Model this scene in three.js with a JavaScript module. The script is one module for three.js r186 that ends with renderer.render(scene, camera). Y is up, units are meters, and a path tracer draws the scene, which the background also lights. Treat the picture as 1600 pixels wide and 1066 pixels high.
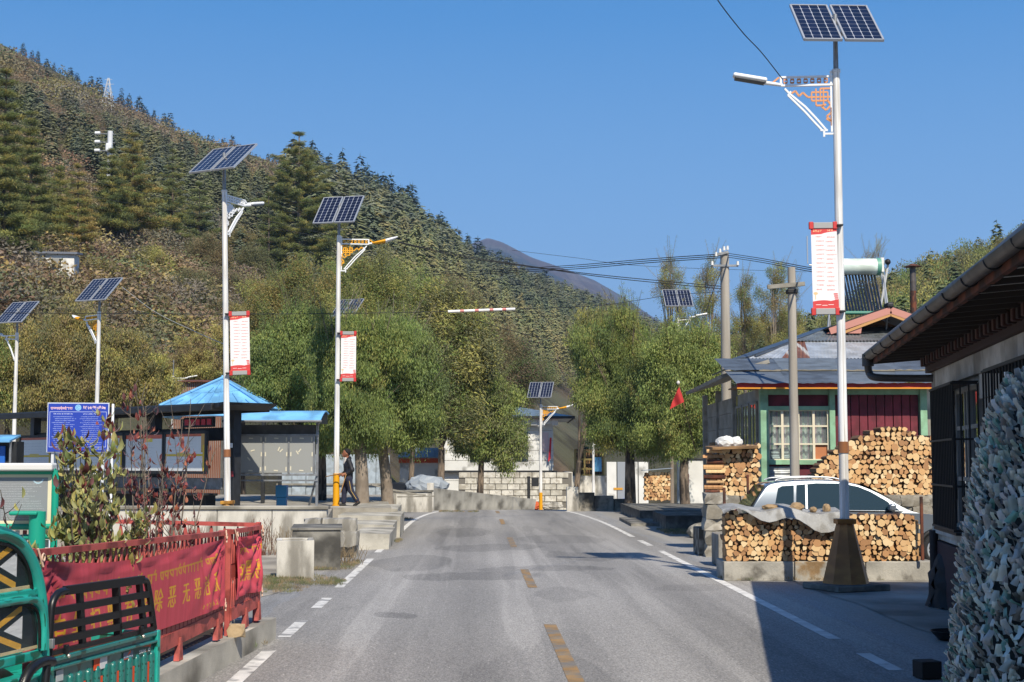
import * as THREE from 'three';
import { mergeGeometries, toCreasedNormals } from 'three/addons/utils/BufferGeometryUtils.js';
import { RoundedBoxGeometry } from 'three/addons/geometries/RoundedBoxGeometry.js';
import { MarchingCubes } from 'three/addons/objects/MarchingCubes.js';

// ---------------------------------------------------------------- camera, sky, sun, exposure
const scene = new THREE.Scene();
const EYE = 2.0, F = 2250, PITCH = Math.atan(191 / F);
const camera = new THREE.PerspectiveCamera(2 * Math.atan(533 / F) * 180 / Math.PI, 1600 / 1066, 0.1, 20000);
camera.position.set(0, EYE, 0);
camera.rotation.x = PITCH;
scene.add(camera);
const renderer = new THREE.WebGLRenderer({ antialias: true });
renderer.toneMapping = THREE.LinearToneMapping;
renderer.toneMappingExposure = 1.28;
renderer.shadowMap.enabled = true;

const SUN = new THREE.Vector3(0.2244, 0.7071, 0.6706).normalize();
const sun = new THREE.DirectionalLight(new THREE.Color(1.0, 0.91, 0.76), 5.0);
sun.position.copy(SUN).multiplyScalar(150).add(new THREE.Vector3(0, 0, -40));
sun.target.position.set(0, 0, -40);
sun.castShadow = true;
Object.assign(sun.shadow.camera, { left: -80, right: 80, top: 80, bottom: -80, near: 1, far: 400 });
sun.shadow.mapSize.set(4096, 4096);
scene.add(sun, sun.target);

{ // clear autumn sky: a smooth gradient of air, deeper towards the zenith, a little paler round the sun
  const w = 256, h = 512, data = new Float32Array(w * h * 4);
  const stops = [[-90, .15, .17, .18], [-2, .2, .36, .54], [0, .25, .43, .67], [5, .225, .415, .685], [9, .168, .36, .655], [17.6, .062, .238, .555], [30, .043, .168, .44], [55, .03, .11, .33], [90, .026, .09, .285]];
  for (let j = 0; j < h; j++) {
    const el = ((j + .5) / h - .5) * 180, e = el * Math.PI / 180;
    let k = 1; while (k < stops.length - 1 && stops[k][0] < el) k++;
    const a = stops[k - 1], b = stops[k], t = Math.min(1, Math.max(0, (el - a[0]) / (b[0] - a[0])));
    for (let i = 0; i < w; i++) {
      const az = ((i + .5) / w - .5) * Math.PI * 2;
      const c = Math.cos(e) * Math.cos(az) * SUN.x + Math.sin(e) * SUN.y + Math.cos(e) * Math.sin(az) * SUN.z;
      const g = el > 0 ? .35 * Math.pow(Math.max(0, c), 14) : 0, o = (j * w + i) * 4;
      for (let q = 0; q < 3; q++) data[o + q] = a[1 + q] + (b[1 + q] - a[1 + q]) * t + g * [1, .97, .9][q];
      data[o + 3] = 1;
    }
  }
  const sky = new THREE.DataTexture(data, w, h, THREE.RGBAFormat, THREE.FloatType);
  sky.mapping = THREE.EquirectangularReflectionMapping;
  sky.minFilter = sky.magFilter = THREE.LinearFilter;
  sky.colorSpace = THREE.LinearSRGBColorSpace;
  sky.needsUpdate = true;
  scene.background = sky;
  scene.environment = sky;
}

// ---------------------------------------------------------------- helpers
const V = (x, y, z) => new THREE.Vector3(x, y, z);
const rng = (s) => () => { s |= 0; s = s + 0x6D2B79F5 | 0; let t = Math.imul(s ^ s >>> 15, 1 | s); t = t + Math.imul(t ^ t >>> 7, 61 | t) ^ t; return ((t ^ t >>> 14) >>> 0) / 4294967296; };
const lerp = (a, b, t) => a + (b - a) * t, clamp = (x, a = 0, b = 1) => Math.min(b, Math.max(a, x));
const smooth = (a, b, x) => { const t = clamp((x - a) / (b - a)); return t * t * (3 - 2 * t); };
const CP = Math.cos(PITCH), SP = Math.sin(PITCH);
// where the sight line through a photograph pixel is at a given distance ahead
function P(px, py, d) { const u = (px - 800) / F, v = (533 - py) / F, k = d / (CP - v * SP); return V(u * k, EYE + k * (v * CP + SP), -d); }
const PX = (px, py, d) => P(px, py, d).x, PY = (py, d) => P(800, py, d).y;
const PM = (d) => F / d;                                                  // photograph pixels per metre
function gnd(d) { d = Math.min(d, 130); if (d < 56) return 0; if (d < 70) { const t = d - 56; return -.036 * t * t / 28; } return -.252 - .036 * (d - 70); }
function pl(pts, x) { let k = 1; while (k < pts.length - 1 && pts[k][0] < x) k++; const a = pts[k - 1], b = pts[k], t = clamp((x - a[0]) / (b[0] - a[0])); return a.map((v, i) => lerp(v, b[i], t)); }

const taken = {};
function numbered(n) { const k = taken[n] = (taken[n] ?? -1) + 1; return k ? `${n}_${String(k).padStart(3, '0')}` : n; }
function tag(o, label, category, group, kind) { if (label) o.userData.label = label; if (category) o.userData.category = category; if (group) o.userData.group = group; if (kind) o.userData.kind = kind; return o; }
function thing(name, label, category, pos = [0, 0, 0], turn = 0, group) {
  const o = new THREE.Group(); o.name = numbered(name); scene.add(o);
  if (pos.isVector3) o.position.copy(pos); else o.position.set(...pos);
  o.rotation.y = turn; return tag(o, label, category, group);
}
function merged(g) { const a = (Array.isArray(g) ? g : [g]).flat(9).map((x) => { const y = x.index ? x.toNonIndexed() : x; for (const k of Object.keys(y.attributes)) if (!['position', 'normal', 'uv'].includes(k)) y.deleteAttribute(k); if (!y.attributes.uv) y.setAttribute('uv', new THREE.Float32BufferAttribute(new Float32Array(y.attributes.position.count * 2), 2)); return y; }); return a.length === 1 ? a[0] : mergeGeometries(a); }
function part(name, geo, mat, parent) { const m = new THREE.Mesh(geo.isBufferGeometry && geo.userData.keep ? geo : merged(geo), mat); m.name = parent && parent !== scene ? name : numbered(name); m.castShadow = m.receiveShadow = true; (parent || scene).add(m); return m; }
function single(name, geo, mat, label, category, group) { return tag(part(name, geo, mat), label, category, group); }
function struct(name, geo, mat) { const m = part(name, geo, mat); m.userData.kind = 'structure'; return m; }
function copy(o, label) { const c = o.clone(); c.name = numbered(o.name.replace(/_\d{3}$/, '')); c.userData = { ...o.userData }; if (label) c.userData.label = label; scene.add(c); return c; }
// uv in metres, projected along the main axis of each face
function uvm(g) {
  g = g.index ? g.toNonIndexed() : g; const p = g.attributes.position, uv = new Float32Array(p.count * 2), a = V(), b = V(), c = V(), n = V();
  for (let i = 0; i < p.count; i += 3) {
    a.fromBufferAttribute(p, i); b.fromBufferAttribute(p, i + 1); c.fromBufferAttribute(p, i + 2); n.subVectors(b, a).cross(V().subVectors(c, a));
    const x = Math.abs(n.x), y = Math.abs(n.y), z = Math.abs(n.z);
    [a, b, c].forEach((q, k) => { const s = z >= x && z >= y ? [q.x, q.y] : x >= y ? [q.z, q.y] : [q.x, q.z]; uv[(i + k) * 2] = s[0]; uv[(i + k) * 2 + 1] = s[1]; });
  }
  g.setAttribute('uv', new THREE.BufferAttribute(uv, 2)); return g;
}
const bx = (w, h, d, x = 0, y = 0, z = 0, ry = 0, rx = 0, rz = 0) => { const g = new THREE.BoxGeometry(w, h, d); if (rx) g.rotateX(rx); if (rz) g.rotateZ(rz); if (ry) g.rotateY(ry); g.translate(x, y, z); return uvm(g); };
const rb = (w, h, d, r, x = 0, y = 0, z = 0, ry = 0, rx = 0, rz = 0) => { const g = new RoundedBoxGeometry(w, h, d, 1, Math.min(r, w / 2.1, h / 2.1, d / 2.1)); if (rx) g.rotateX(rx); if (rz) g.rotateZ(rz); if (ry) g.rotateY(ry); g.translate(x, y, z); return uvm(g); };
const cyl = (r0, r1, h, x = 0, y = 0, z = 0, n = 14) => { const g = new THREE.CylinderGeometry(r1, r0, h, n); g.translate(x, y + h / 2, z); return g; };   // r0 below, r1 above, y = foot
function rod(a, b, r, n = 6, r2 = r) { const d = V().subVectors(b, a), g = new THREE.CylinderGeometry(r2, r, d.length(), n); g.applyQuaternion(new THREE.Quaternion().setFromUnitVectors(V(0, 1, 0), d.clone().normalize())); g.translate((a.x + b.x) / 2, (a.y + b.y) / 2, (a.z + b.z) / 2); return g; }
function bar(a, b, w, h) { const d = V().subVectors(b, a), g = new THREE.BoxGeometry(w, h, d.length()); g.applyMatrix4(new THREE.Matrix4().lookAt(b, a, Math.abs(d.y) > .99 * d.length() ? V(0, 0, 1) : V(0, 1, 0))); g.translate((a.x + b.x) / 2, (a.y + b.y) / 2, (a.z + b.z) / 2); return uvm(g); }
const tube = (pts, r, seg = 24, n = 6, t = 'catmullrom') => new THREE.TubeGeometry(new THREE.CatmullRomCurve3(pts, false, t), seg, r, n);
function taperTube(pts, r0, r1, seg = 10, n = 7) { const c = new THREE.CatmullRomCurve3(pts), g = new THREE.TubeGeometry(c, seg, 1, n), p = g.attributes.position; for (let i = 0; i <= seg; i++) { const q = c.getPointAt(i / seg), r = lerp(r0, r1, i / seg); for (let j = 0; j <= n; j++) { const k = i * (n + 1) + j; p.setXYZ(k, q.x + (p.getX(k) - q.x) * r, q.y + (p.getY(k) - q.y) * r, q.z + (p.getZ(k) - q.z) * r); } } return g; }
function prism(pts, depth, bevel = 0) { const s = new THREE.Shape(pts.map((p) => new THREE.Vector2(...p))); return new THREE.ExtrudeGeometry(s, { depth, bevelEnabled: bevel > 0, bevelSize: bevel, bevelThickness: bevel, bevelSegments: 1, curveSegments: 6 }); }
function quad(a, b, c, d, nx = 1, ny = 1) { // a, b, c, d anticlockwise; uv 0..1
  const pos = [], uv = [], idx = [];
  for (let j = 0; j <= ny; j++) for (let i = 0; i <= nx; i++) { const u = i / nx, v = j / ny, p = V().addScaledVector(a, (1 - u) * (1 - v)).addScaledVector(b, u * (1 - v)).addScaledVector(c, u * v).addScaledVector(d, (1 - u) * v); pos.push(p.x, p.y, p.z); uv.push(u, v); if (i < nx && j < ny) { const k = j * (nx + 1) + i; idx.push(k, k + 1, k + nx + 2, k, k + nx + 2, k + nx + 1); } }
  const g = new THREE.BufferGeometry(); g.setAttribute('position', new THREE.Float32BufferAttribute(pos, 3)); g.setAttribute('uv', new THREE.Float32BufferAttribute(uv, 2)); g.setIndex(idx); g.computeVertexNormals(); return g;
}
function slab(a, b, c, d, t) { // a thick sheet below the quad a, b, c, d
  const n = V().subVectors(b, a).cross(V().subVectors(d, a)).normalize().multiplyScalar(-t), q = [a, b, c, d], l = q.map((p) => p.clone().add(n));
  const fs = [quad(a, b, c, d), quad(l[3], l[2], l[1], l[0])]; for (let i = 0; i < 4; i++) { const j = (i + 1) % 4; fs.push(quad(q[j], q[i], l[i], l[j])); } return uvm(merged(fs));
}
function jitter(g, amt, seed) { const R = rng(seed), p = g.attributes.position, m = {}; for (let i = 0; i < p.count; i++) { const k = [p.getX(i), p.getY(i), p.getZ(i)].map((v) => v.toFixed(3)).join(); const o = m[k] ??= [R() - .5, R() - .5, R() - .5]; p.setXYZ(i, p.getX(i) + o[0] * amt, p.getY(i) + o[1] * amt, p.getZ(i) + o[2] * amt); } g.computeVertexNormals(); return g; }
function rock(w, h, d, seed, rough = .16) { const g = new THREE.IcosahedronGeometry(.5, w > .9 ? 3 : 2); rough *= w > .9 ? .5 : .7; jitter(g, rough, seed); g.scale(w, h, d); g.computeVertexNormals(); return uvm(g); }
function stone(w, h, d, seed) { const g = new THREE.BoxGeometry(1, 1, 1, 2, 2, 2), p = g.attributes.position; for (let i = 0; i < p.count; i++) { const v = V().fromBufferAttribute(p, i), l = v.length(); if (l > .75) v.multiplyScalar(.88); p.setXYZ(i, v.x, v.y, v.z); } jitter(g, .16, seed); g.scale(w, h, d); return uvm(toCreasedNormals(g, .7)); }

// ---- textures
function lattice(n, seed) { const R = rng(seed), a = new Float32Array(n * n); for (let i = 0; i < a.length; i++) a[i] = R(); return (x, y) => { const xi = Math.floor(x), yi = Math.floor(y), fx = x - xi, fy = y - yi, sx = fx * fx * (3 - 2 * fx), sy = fy * fy * (3 - 2 * fy), at = (p, q) => a[((q % n) + n) % n * n + ((p % n) + n) % n]; return lerp(lerp(at(xi, yi), at(xi + 1, yi), sx), lerp(at(xi, yi + 1), at(xi + 1, yi + 1), sx), sy); }; }
function fbm(seed, base = 4, oct = 5) { const L = []; for (let o = 0; o < oct; o++) L.push([lattice(base << o, seed * 31 + o), base << o, .5 ** o]); const tot = L.reduce((s, l) => s + l[2], 0); return (u, v) => { let s = 0; for (const [f, k, a] of L) s += f(u * k, v * k) * a; return s / tot; }; }
function dtex(w, h, fn, srgb = true) { const d = new Uint8Array(w * h * 4); for (let j = 0; j < h; j++) for (let i = 0; i < w; i++) { const c = fn(i / w, j / h), o = (j * w + i) * 4; d[o] = clamp(c[0]) * 255; d[o + 1] = clamp(c[1]) * 255; d[o + 2] = clamp(c[2]) * 255; d[o + 3] = 255; } const t = new THREE.DataTexture(d, w, h); t.wrapS = t.wrapT = THREE.RepeatWrapping; t.magFilter = t.minFilter = THREE.LinearFilter; if (srgb) t.colorSpace = THREE.SRGBColorSpace; t.needsUpdate = true; return t; }
function ctex(w, h, draw, srgb = true) { const c = document.createElement('canvas'); c.width = w; c.height = h; const g = c.getContext('2d'); draw(g, w, h); const t = new THREE.CanvasTexture(c); t.wrapS = t.wrapT = THREE.RepeatWrapping; if (srgb) t.colorSpace = THREE.SRGBColorSpace; return t; }
const rep = (t, x, y = x) => { const c = t.clone(); c.repeat.set(x, y); c.needsUpdate = true; return c; };
const S = (hex) => { const c = new THREE.Color(hex); return [c.r, c.g, c.b].map((x) => (x <= .0031308 ? x * 12.92 : 1.055 * x ** (1 / 2.4) - .055)); };
// mottled surface: base colour with noise, stains of a second colour, speckle
function mottle(hex, { seed = 1, size = 512, amp = .12, stain = null, cover = .5, sharp = .12, speck = .05, base = 4, sx = 1, sy = 1 } = {}) {
  const A = fbm(seed, base, 6), B = fbm(seed + 77, base, 5), R = rng(seed + 5), c0 = S(hex), c1 = stain ? S(stain) : c0;
  return dtex(size, size, (u, v) => { const n = (A(u * sx, v * sy) - .5) * 2 * amp + (R() - .5) * speck, k = stain ? smooth(cover - sharp, cover + sharp, B(u * sx, v * sy)) : 0; return [0, 1, 2].map((i) => lerp(c0[i], c1[i], k) * (1 + n)); });
}
const bumpNoise = dtex(512, 512, ((f, R) => (u, v) => { const x = f(u, v) * .7 + R() * .3; return [x, x, x]; })(fbm(9, 16, 5), rng(3)), false);
const M = {};
const std = (o) => new THREE.MeshStandardMaterial({ roughness: .85, metalness: 0, ...o });
const flat = (hex, rough = .7, o = {}) => std({ color: hex, roughness: rough, ...o });
const OWN = new Set([11, 12, 13, 14, 18, 19, 21, 23, 31, 45, 46, 47, 48, 51, 64, 118, 151, 152, 153, 252, 285, 287, 333]);
const NEUTRAL = [0, 1, 2, 3, 4, 5].map((k) => mottle('#dddddd', { seed: 400 + k, amp: .13, stain: k % 2 ? '#b9b6b2' : '#c9c7c4', cover: .58, sharp: .14, speck: .07, base: 4 + k % 3, size: 512 }));   // shared grain for minor surfaces
function surf(hex, m, o = {}) {
  const per = m.per || 1, own = OWN.has(m.seed), t = own ? mottle(hex, m) : NEUTRAL[m.seed % 6].clone(); t.repeat.set(1 / per, 1 / per); t.needsUpdate = true;
  const mt = std({ map: t, ...o }); if (!own) { mt.color.set(hex); mt.color.multiplyScalar(1.4); }
  if (m.bump) { mt.bumpMap = rep(bumpNoise, 1 / (m.bper || per)); mt.bumpScale = m.bump; } return mt;
}
M.concrete = surf('#a9a59a', { seed: 11, amp: .2, stain: '#6e6a60', cover: .6, sharp: .24, speck: .12, per: 2.2, bump: .006 });
M.concreteDark = surf('#85827a', { seed: 12, amp: .2, stain: '#45433e', cover: .55, sharp: .2, speck: .1, per: 1.6, bump: .008 });
M.plaster = surf('#cbc7bd', { seed: 13, amp: .14, stain: '#837f76', cover: .58, sharp: .24, sx: 3, sy: 1, speck: .08, per: 2.6, bump: .006 });
M.whitewash = surf('#d8d8d4', { seed: 14, amp: .08, stain: '#9d9c97', cover: .68, sharp: .1, speck: .04, per: 3, bump: .002 });
M.whitePaint = surf('#e6e7e6', { seed: 15, amp: .03, stain: '#c9c8c2', cover: .72, sharp: .08, speck: .02, per: 1.2 }, { roughness: .42 });
M.polePaint = surf('#e4e4e2', { seed: 95, amp: .04, stain: '#b4ada0', cover: .71, sharp: .05, speck: .03, per: .8 }, { roughness: .45 });
M.steel = surf('#8d9093', { seed: 16, amp: .1, speck: .04, per: .6 }, { roughness: .5, metalness: .55 });
M.darkSteel = surf('#2a2c2e', { seed: 17, amp: .16, speck: .06, per: .7 }, { roughness: .55, metalness: .2 });
M.black = flat('#141414', .6);
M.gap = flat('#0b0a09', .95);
M.gold = surf('#a87f2f', { seed: 18, amp: .16, stain: '#6f4c20', cover: .6, sharp: .12, speck: .08, per: .9, bump: .002 }, { roughness: .5, metalness: .25 });
M.yellowPaint = flat('#d99a05', .5);
M.orangePaint = flat('#cf9060', .55);
M.wood = surf('#8a6b48', { seed: 19, amp: .3, stain: '#5d4730', cover: .55, sharp: .2, speck: .08, sx: 1, sy: 6, base: 3, per: 1.1 });
M.greyWood = surf('#8e8a80', { seed: 20, amp: .25, stain: '#5f5b53', cover: .55, sharp: .2, speck: .08, per: .9 });
M.bark = surf('#6c5f51', { seed: 21, amp: .4, stain: '#3a322a', cover: .5, sharp: .15, speck: .12, base: 8, per: .8, bump: .012, bper: .5 });
M.barkPale = surf('#8d8173', { seed: 22, amp: .35, stain: '#51483e', cover: .58, sharp: .15, speck: .12, base: 8, per: .8, bump: .01, bper: .5 });
M.wire = flat('#191b1d', .7);
M.glass = new THREE.MeshPhysicalMaterial({ color: '#1b2326', roughness: .06, metalness: 0, clearcoat: 1, clearcoatRoughness: .04 });
M.rust = surf('#6a3b28', { seed: 23, amp: .3, stain: '#3f2a22', cover: .5, sharp: .15, speck: .1, per: .7 });

// ---- brush glyphs: a few Chinese characters as strokes on a 100 grid, and loose marks for lines too small to read
const GLYPH = {
  you: [[12, 24, 88, 24], [48, 6, 36, 34, 8, 62], [34, 42, 34, 94], [34, 42, 76, 42, 76, 90, 64, 92], [34, 58, 74, 58], [34, 72, 74, 72]],
  hei: [[22, 8, 78, 8, 78, 40, 22, 40, 22, 8], [36, 16, 42, 30], [64, 16, 58, 30], [50, 8, 50, 68], [20, 54, 80, 54], [8, 70, 92, 70], [20, 80, 12, 94], [38, 80, 42, 94], [60, 80, 64, 94], [78, 80, 90, 94]],
  sao: [[6, 26, 42, 26], [26, 6, 26, 88, 14, 82], [6, 60, 42, 48], [52, 20, 90, 20, 90, 88], [54, 52, 88, 52], [50, 86, 92, 86]],
  e: [[14, 10, 86, 10], [36, 10, 36, 50], [62, 10, 62, 50], [20, 22, 28, 38], [80, 20, 72, 38], [6, 52, 94, 52], [20, 66, 10, 86], [36, 64, 40, 90, 72, 92, 76, 80], [54, 62, 60, 76], [82, 64, 92, 80]],
  chu: [[10, 8, 10, 94], [10, 8, 34, 10, 22, 36, 36, 54, 20, 62], [66, 6, 40, 44], [66, 6, 96, 40], [50, 42, 82, 42], [42, 60, 92, 60], [66, 42, 66, 94, 58, 88], [52, 70, 42, 86], [80, 70, 92, 84]],
  wu: [[16, 18, 84, 18], [8, 44, 92, 44], [48, 18, 44, 56, 12, 92], [58, 44, 58, 86, 88, 88, 90, 72]],
  zhi: [[12, 12, 24, 22], [6, 36, 20, 46], [6, 90, 28, 58], [62, 8, 40, 40, 84, 40], [76, 28, 92, 48], [44, 54, 84, 54, 84, 92, 44, 92, 44, 54]],
  luan: [[44, 8, 12, 18], [6, 34, 52, 34], [28, 14, 28, 54], [12, 54, 46, 54, 46, 90, 12, 90, 12, 54], [66, 8, 66, 80, 74, 90, 92, 90, 94, 74]],
};
function glyph(g, name, x, y, w, h, lw, color) { g.strokeStyle = color; g.lineWidth = lw; g.lineCap = 'round'; g.lineJoin = 'round'; for (const s of GLYPH[name]) { g.beginPath(); for (let i = 0; i < s.length; i += 2) g[i ? 'lineTo' : 'moveTo'](x + s[i] / 100 * w, y + s[i + 1] / 100 * h); g.stroke(); } }
function marks(g, x, y, w, h, color, R, step) { g.strokeStyle = color; g.lineWidth = Math.max(1, h * .16); for (let q = x; q < x + w - step * .5; q += step) { for (let k = 0; k < 4; k++) { g.beginPath(); g.moveTo(q + R() * step * .75, y + R() * h); g.lineTo(q + R() * step * .75, y + R() * h); g.stroke(); } } }
function hangingScript(g, x, y, w, h, color, R) { g.strokeStyle = color; g.lineWidth = h * .14; let q = x; while (q < x + w) { const k = h * (.45 + R() * .35); if (R() < .12) { q += k * .6; continue; } g.beginPath(); g.moveTo(q, y + h * .3); g.lineTo(q + k * .92, y + h * .3); g.stroke(); g.beginPath(); g.moveTo(q + k * .75, y + h * .3); g.lineTo(q + k * .75, y + h * (.7 + R() * .3)); if (R() < .6) { g.moveTo(q + k * .15, y + h * .35); g.quadraticCurveTo(q + k * (R() * .5), y + h * .75, q + k * .6, y + h * (.5 + R() * .3)); } if (R() < .35) { g.moveTo(q + k * .3, y + h * .2); g.lineTo(q + k * .6, y); } g.stroke(); q += k; } }
// ---------------------------------------------------------------- ground, road, hills
const roadAxis = (d) => .93 - .0255 * d, roadL = (d) => -2.2 - .025 * d, roadR = (d) => 3.95 - .017 * d;
function grid(ds, xs, y, uvScale = 1) { // sheet: rows ds (metres ahead), columns xs(d) -> list of x
  const pos = [], uv = [], idx = [], n = xs(ds[0]).length;
  ds.forEach((d, j) => xs(d).forEach((x, i) => { pos.push(x, y(x, d), -d); uv.push(x / uvScale, d / uvScale); if (i < n - 1 && j < ds.length - 1) { const k = j * n + i; idx.push(k, k + 1, k + n + 1, k, k + n + 1, k + n); } }));
  const g = new THREE.BufferGeometry(); g.setAttribute('position', new THREE.Float32BufferAttribute(pos, 3)); g.setAttribute('uv', new THREE.Float32BufferAttribute(uv, 2)); g.setIndex(idx); g.computeVertexNormals(); return g;
}
const range = (a, b, n) => Array.from({ length: n + 1 }, (_, i) => lerp(a, b, i / n));
const DS = [-3000, -300, -60, 0, 10, 20, 30, 40, 50, ...range(56, 70, 14), 80, 90, 110, 130, 160, 300, 800, 9000];
struct('ground', grid(DS, () => [-9000, -800, -100, -30, -12, -4, 0, 4, 12, 30, 100, 800, 9000], (x, d) => gnd(d)), surf('#8f8a80', { seed: 31, amp: .22, stain: '#6c655a', cover: .55, sharp: .2, speck: .16, per: 6, bump: .01, bper: 1.5 }));

{ // asphalt: worn grey with long streaks where tyres run, dark repairs and pale grit
  const A = fbm(41, 8, 6), B = fbm(42, 6, 5), C = fbm(43, 5, 4), R = rng(44);
  const blot = [[-2.0, 19.3, .34, .5, .5], [-2.2, 29.2, .9, 2.2, .35], [-1.0, 25.8, 1.3, 1.2, .4], [.4, 27.4, 1.5, .8, .35], [1.5, 31.5, 1.0, 1.6, .3], [.35, 22.2, .5, 1.2, .25], [-.6, 34.5, 1.4, 1.6, .3], [.1, 13.4, .2, 1.5, .25], [1.3, 38, 1.2, 2.4, .25], [-1.2, 42, .9, 3, .25], [2.6, 23.5, .8, .7, .2]];
  const t = dtex(1024, 2048, (u, v) => {
    const x = (u - .5) * 9.6, d = 4 + v * 70, n = (A(u, v) - .5) * .16, s = (B(u * 3, v * .34) - .5) * .11 + (C(u * 9, v * .5) - .5) * .05;
    let c = .525 + n + s + (R() - .5) * .17; if (R() > .9975) c += .22; if (R() > .996) c -= .12;
    const w = .5 + .5 * Math.sin(x * 2.05 + 1.1 + (C(u, v) - .5) * 2.4); c += (w - .5) * .06 * (.4 + B(u * 2, v)); const q1 = B(u * 5, v * .8), pt = smooth(.575, .592, A(u, v * .6 + .3)); c -= pt * .032; c += smooth(.6, .7, q1) * .04;
    for (const [bxx, bd, rx, rd, k] of blot) { const q = Math.hypot((x - bxx + (A(u * 2, v * 2) - .5) * .5) / rx, (d - bd + (B(u * 2, v * 3) - .5) * 2.4) / rd); if (q < 1) c -= k * .17 * smooth(1, .86, q); }
    const edge = Math.abs(x) - 3.75 + (A(u, v * 2) - .5) * 1.3; if (edge > 0) { const k = clamp(edge / .5) * .55; return [lerp(c, .62, k), lerp(c, .595, k), lerp(c, .55, k)]; }
    return [c * 1.015, c * .995, c * .965];
  });
  const rd = [...range(-30, 2, 4), ...range(4, 74, 70)].filter((d) => d <= 4 || d > 4), g = grid(rd, (d) => range(roadAxis(d) - 4.8 + (d > 40 ? (d - 40) * .02 : 0), roadAxis(d) + 4.8, 8), (x, d) => gnd(d) + .006);
  const uv = g.attributes.uv, p = g.attributes.position; for (let i = 0; i < p.count; i++) uv.setXY(i, (p.getX(i) - roadAxis(-p.getZ(i))) / 9.6 + .5, (-p.getZ(i) - 4) / 70);
  const road = struct('road', g, std({ map: t, bumpMap: rep(bumpNoise, 12, 90), bumpScale: .006, roughness: .8 }));
  road.geometry.computeVertexNormals();
  const white = surf('#cfcdc8', { seed: 45, amp: .12, stain: '#8b8a88', cover: .63, sharp: .16, speck: .16, base: 8, per: 1.4 }), ochre = surf('#96774c', { seed: 46, amp: .14, stain: '#75706a', cover: .5, sharp: .2, speck: .16, base: 8, per: 1.4 });
  const dash = (name, at, d0, d1, w, m) => part(name, grid(range(d0, d1, Math.max(2, Math.ceil((d1 - d0) / 1.5))), (d) => [at(d) - w / 2, at(d) + w / 2], (x, d) => gnd(d) + .0105), m, road);
  for (const [a, b] of [[9, 10.6], [12.9, 15.6], [16.75, 18.5], [20.1, 21.6], [23.4, 30.4], [32.5, 34], [35.7, 37.2]]) dash('edge_dash', roadL, a, b, .15, white);
  for (const [a, b] of [[6, 9], [12, 18.1], [23.4, 27.4], [34.6, 39.1], [47.4, 51.7], [58, 62]]) dash('centre_dash', roadAxis, a, b, .15, ochre);
  for (const [a, b] of [[8, 11], [14.1, 15.35], [16.6, 33.1], [35.2, 37.6]]) dash('edge_line', roadR, a, b, .15, white);
  dash('edge_line', (d) => roadL(d) + (d > 48 ? (d - 48) ** 2 * .004 : 0), 38.2, 66, .15, white);
  dash('edge_line', (d) => roadR(d) - (d > 44 ? (d - 44) ** 2 * .002 : 0), 39.4, 66, .15, white);
}
// dusty concrete strips beside the asphalt
const dusty = surf('#a39c8f', { seed: 47, amp: .2, stain: '#7d766b', cover: .55, sharp: .2, speck: .16, per: 3.2, bump: .008, bper: 1 });
struct('verge', grid(range(2, 36, 30), (d) => [-12, -6.5, -5.2, roadAxis(d) - 4.15 + Math.sin(d * 1.7) * .12 + Math.sin(d * .6) * .18], () => .012, 1), dusty);
struct('pavement', grid(range(-20, 25.2, 30), (d) => [roadAxis(d) + 4.45 + Math.sin(d * 1.3) * .07, roadAxis(d) + 6, 9, 30], (x, d) => .013, 1), surf('#8f8b83', { seed: 48, amp: .2, stain: '#6d6860', cover: .6, sharp: .2, speck: .14, per: 3, bump: .006, bper: 1 }));

// ---- hills
const LR = [[-500, -120, 1000], [-100, 40, 1000], [0, 84, 1000], [100, 130, 950], [210, 184, 900], [300, 222, 880], [400, 250, 850], [480, 278, 700], [560, 315, 600], [650, 362, 620], [700, 394, 680], [760, 420, 720], [830, 447, 760], [900, 470, 800], [1000, 510, 820], [1100, 545, 850], [1400, 640, 900]];
const LB = [[-500, 58], [0, 62], [300, 76], [450, 92], [600, 130], [800, 210], [1000, 330], [1400, 420]];
const RR = [[900, 680, 320], [1000, 600, 300], [1080, 560, 290], [1150, 548, 280], [1250, 530, 260], [1330, 492, 240], [1420, 446, 230], [1500, 420, 225], [1600, 385, 225], [1750, 335, 225], [2200, 280, 225]];
const RB = [[900, 120], [1200, 95], [1600, 80], [2200, 60]];
const MR = [[560, 500, 4200], [660, 440, 4200], [700, 402, 4200], [735, 383, 4200], [762, 374, 4200], [785, 381, 4200], [830, 404, 4200], [880, 420, 4200], [930, 438, 4200], [980, 466, 4200], [1015, 490, 4200], [1060, 520, 4200], [1200, 600, 4200]];
const MB = [[500, 1100], [1200, 1100]];
const HN = fbm(61, 6, 5), HM = fbm(62, 5, 5);
function hillY(R, B, px, d, rough = 1) { const r = pl(R, px), b = pl(B, px)[1], D = r[2], yr = PY(r[1], D), y0 = gnd(b) - .6; let t = (d - b) / (D - b); if (t < 0) return y0; const bump = (HN(((px + 900) / 3000 % 1 + 1) % 1, (Math.log(d) * .42) % 1) - .5) * 2; if (t > 1) return yr - (d - D) * .35 + bump; return y0 + (yr - y0) * t * (1.12 - .12 * t) + bump * rough * d * .022 * Math.min(1, t * 6) * (1 - .75 * t); }
const leftY = (px, d) => hillY(LR, LB, px, d), rightY = (px, d) => hillY(RR, RB, px, d);
const xOf = (px, d) => (px - 800) / F * d;
function hit(fn, B, R, px, py) { let a = pl(B, px)[1], b = pl(R, px)[2]; for (let i = 0; i < 26; i++) { const m = (a + b) / 2, q = 724 - (fn(px, m) - EYE) / m * F; if (q > py) a = m; else b = m; } return (a + b) / 2; }
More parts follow.
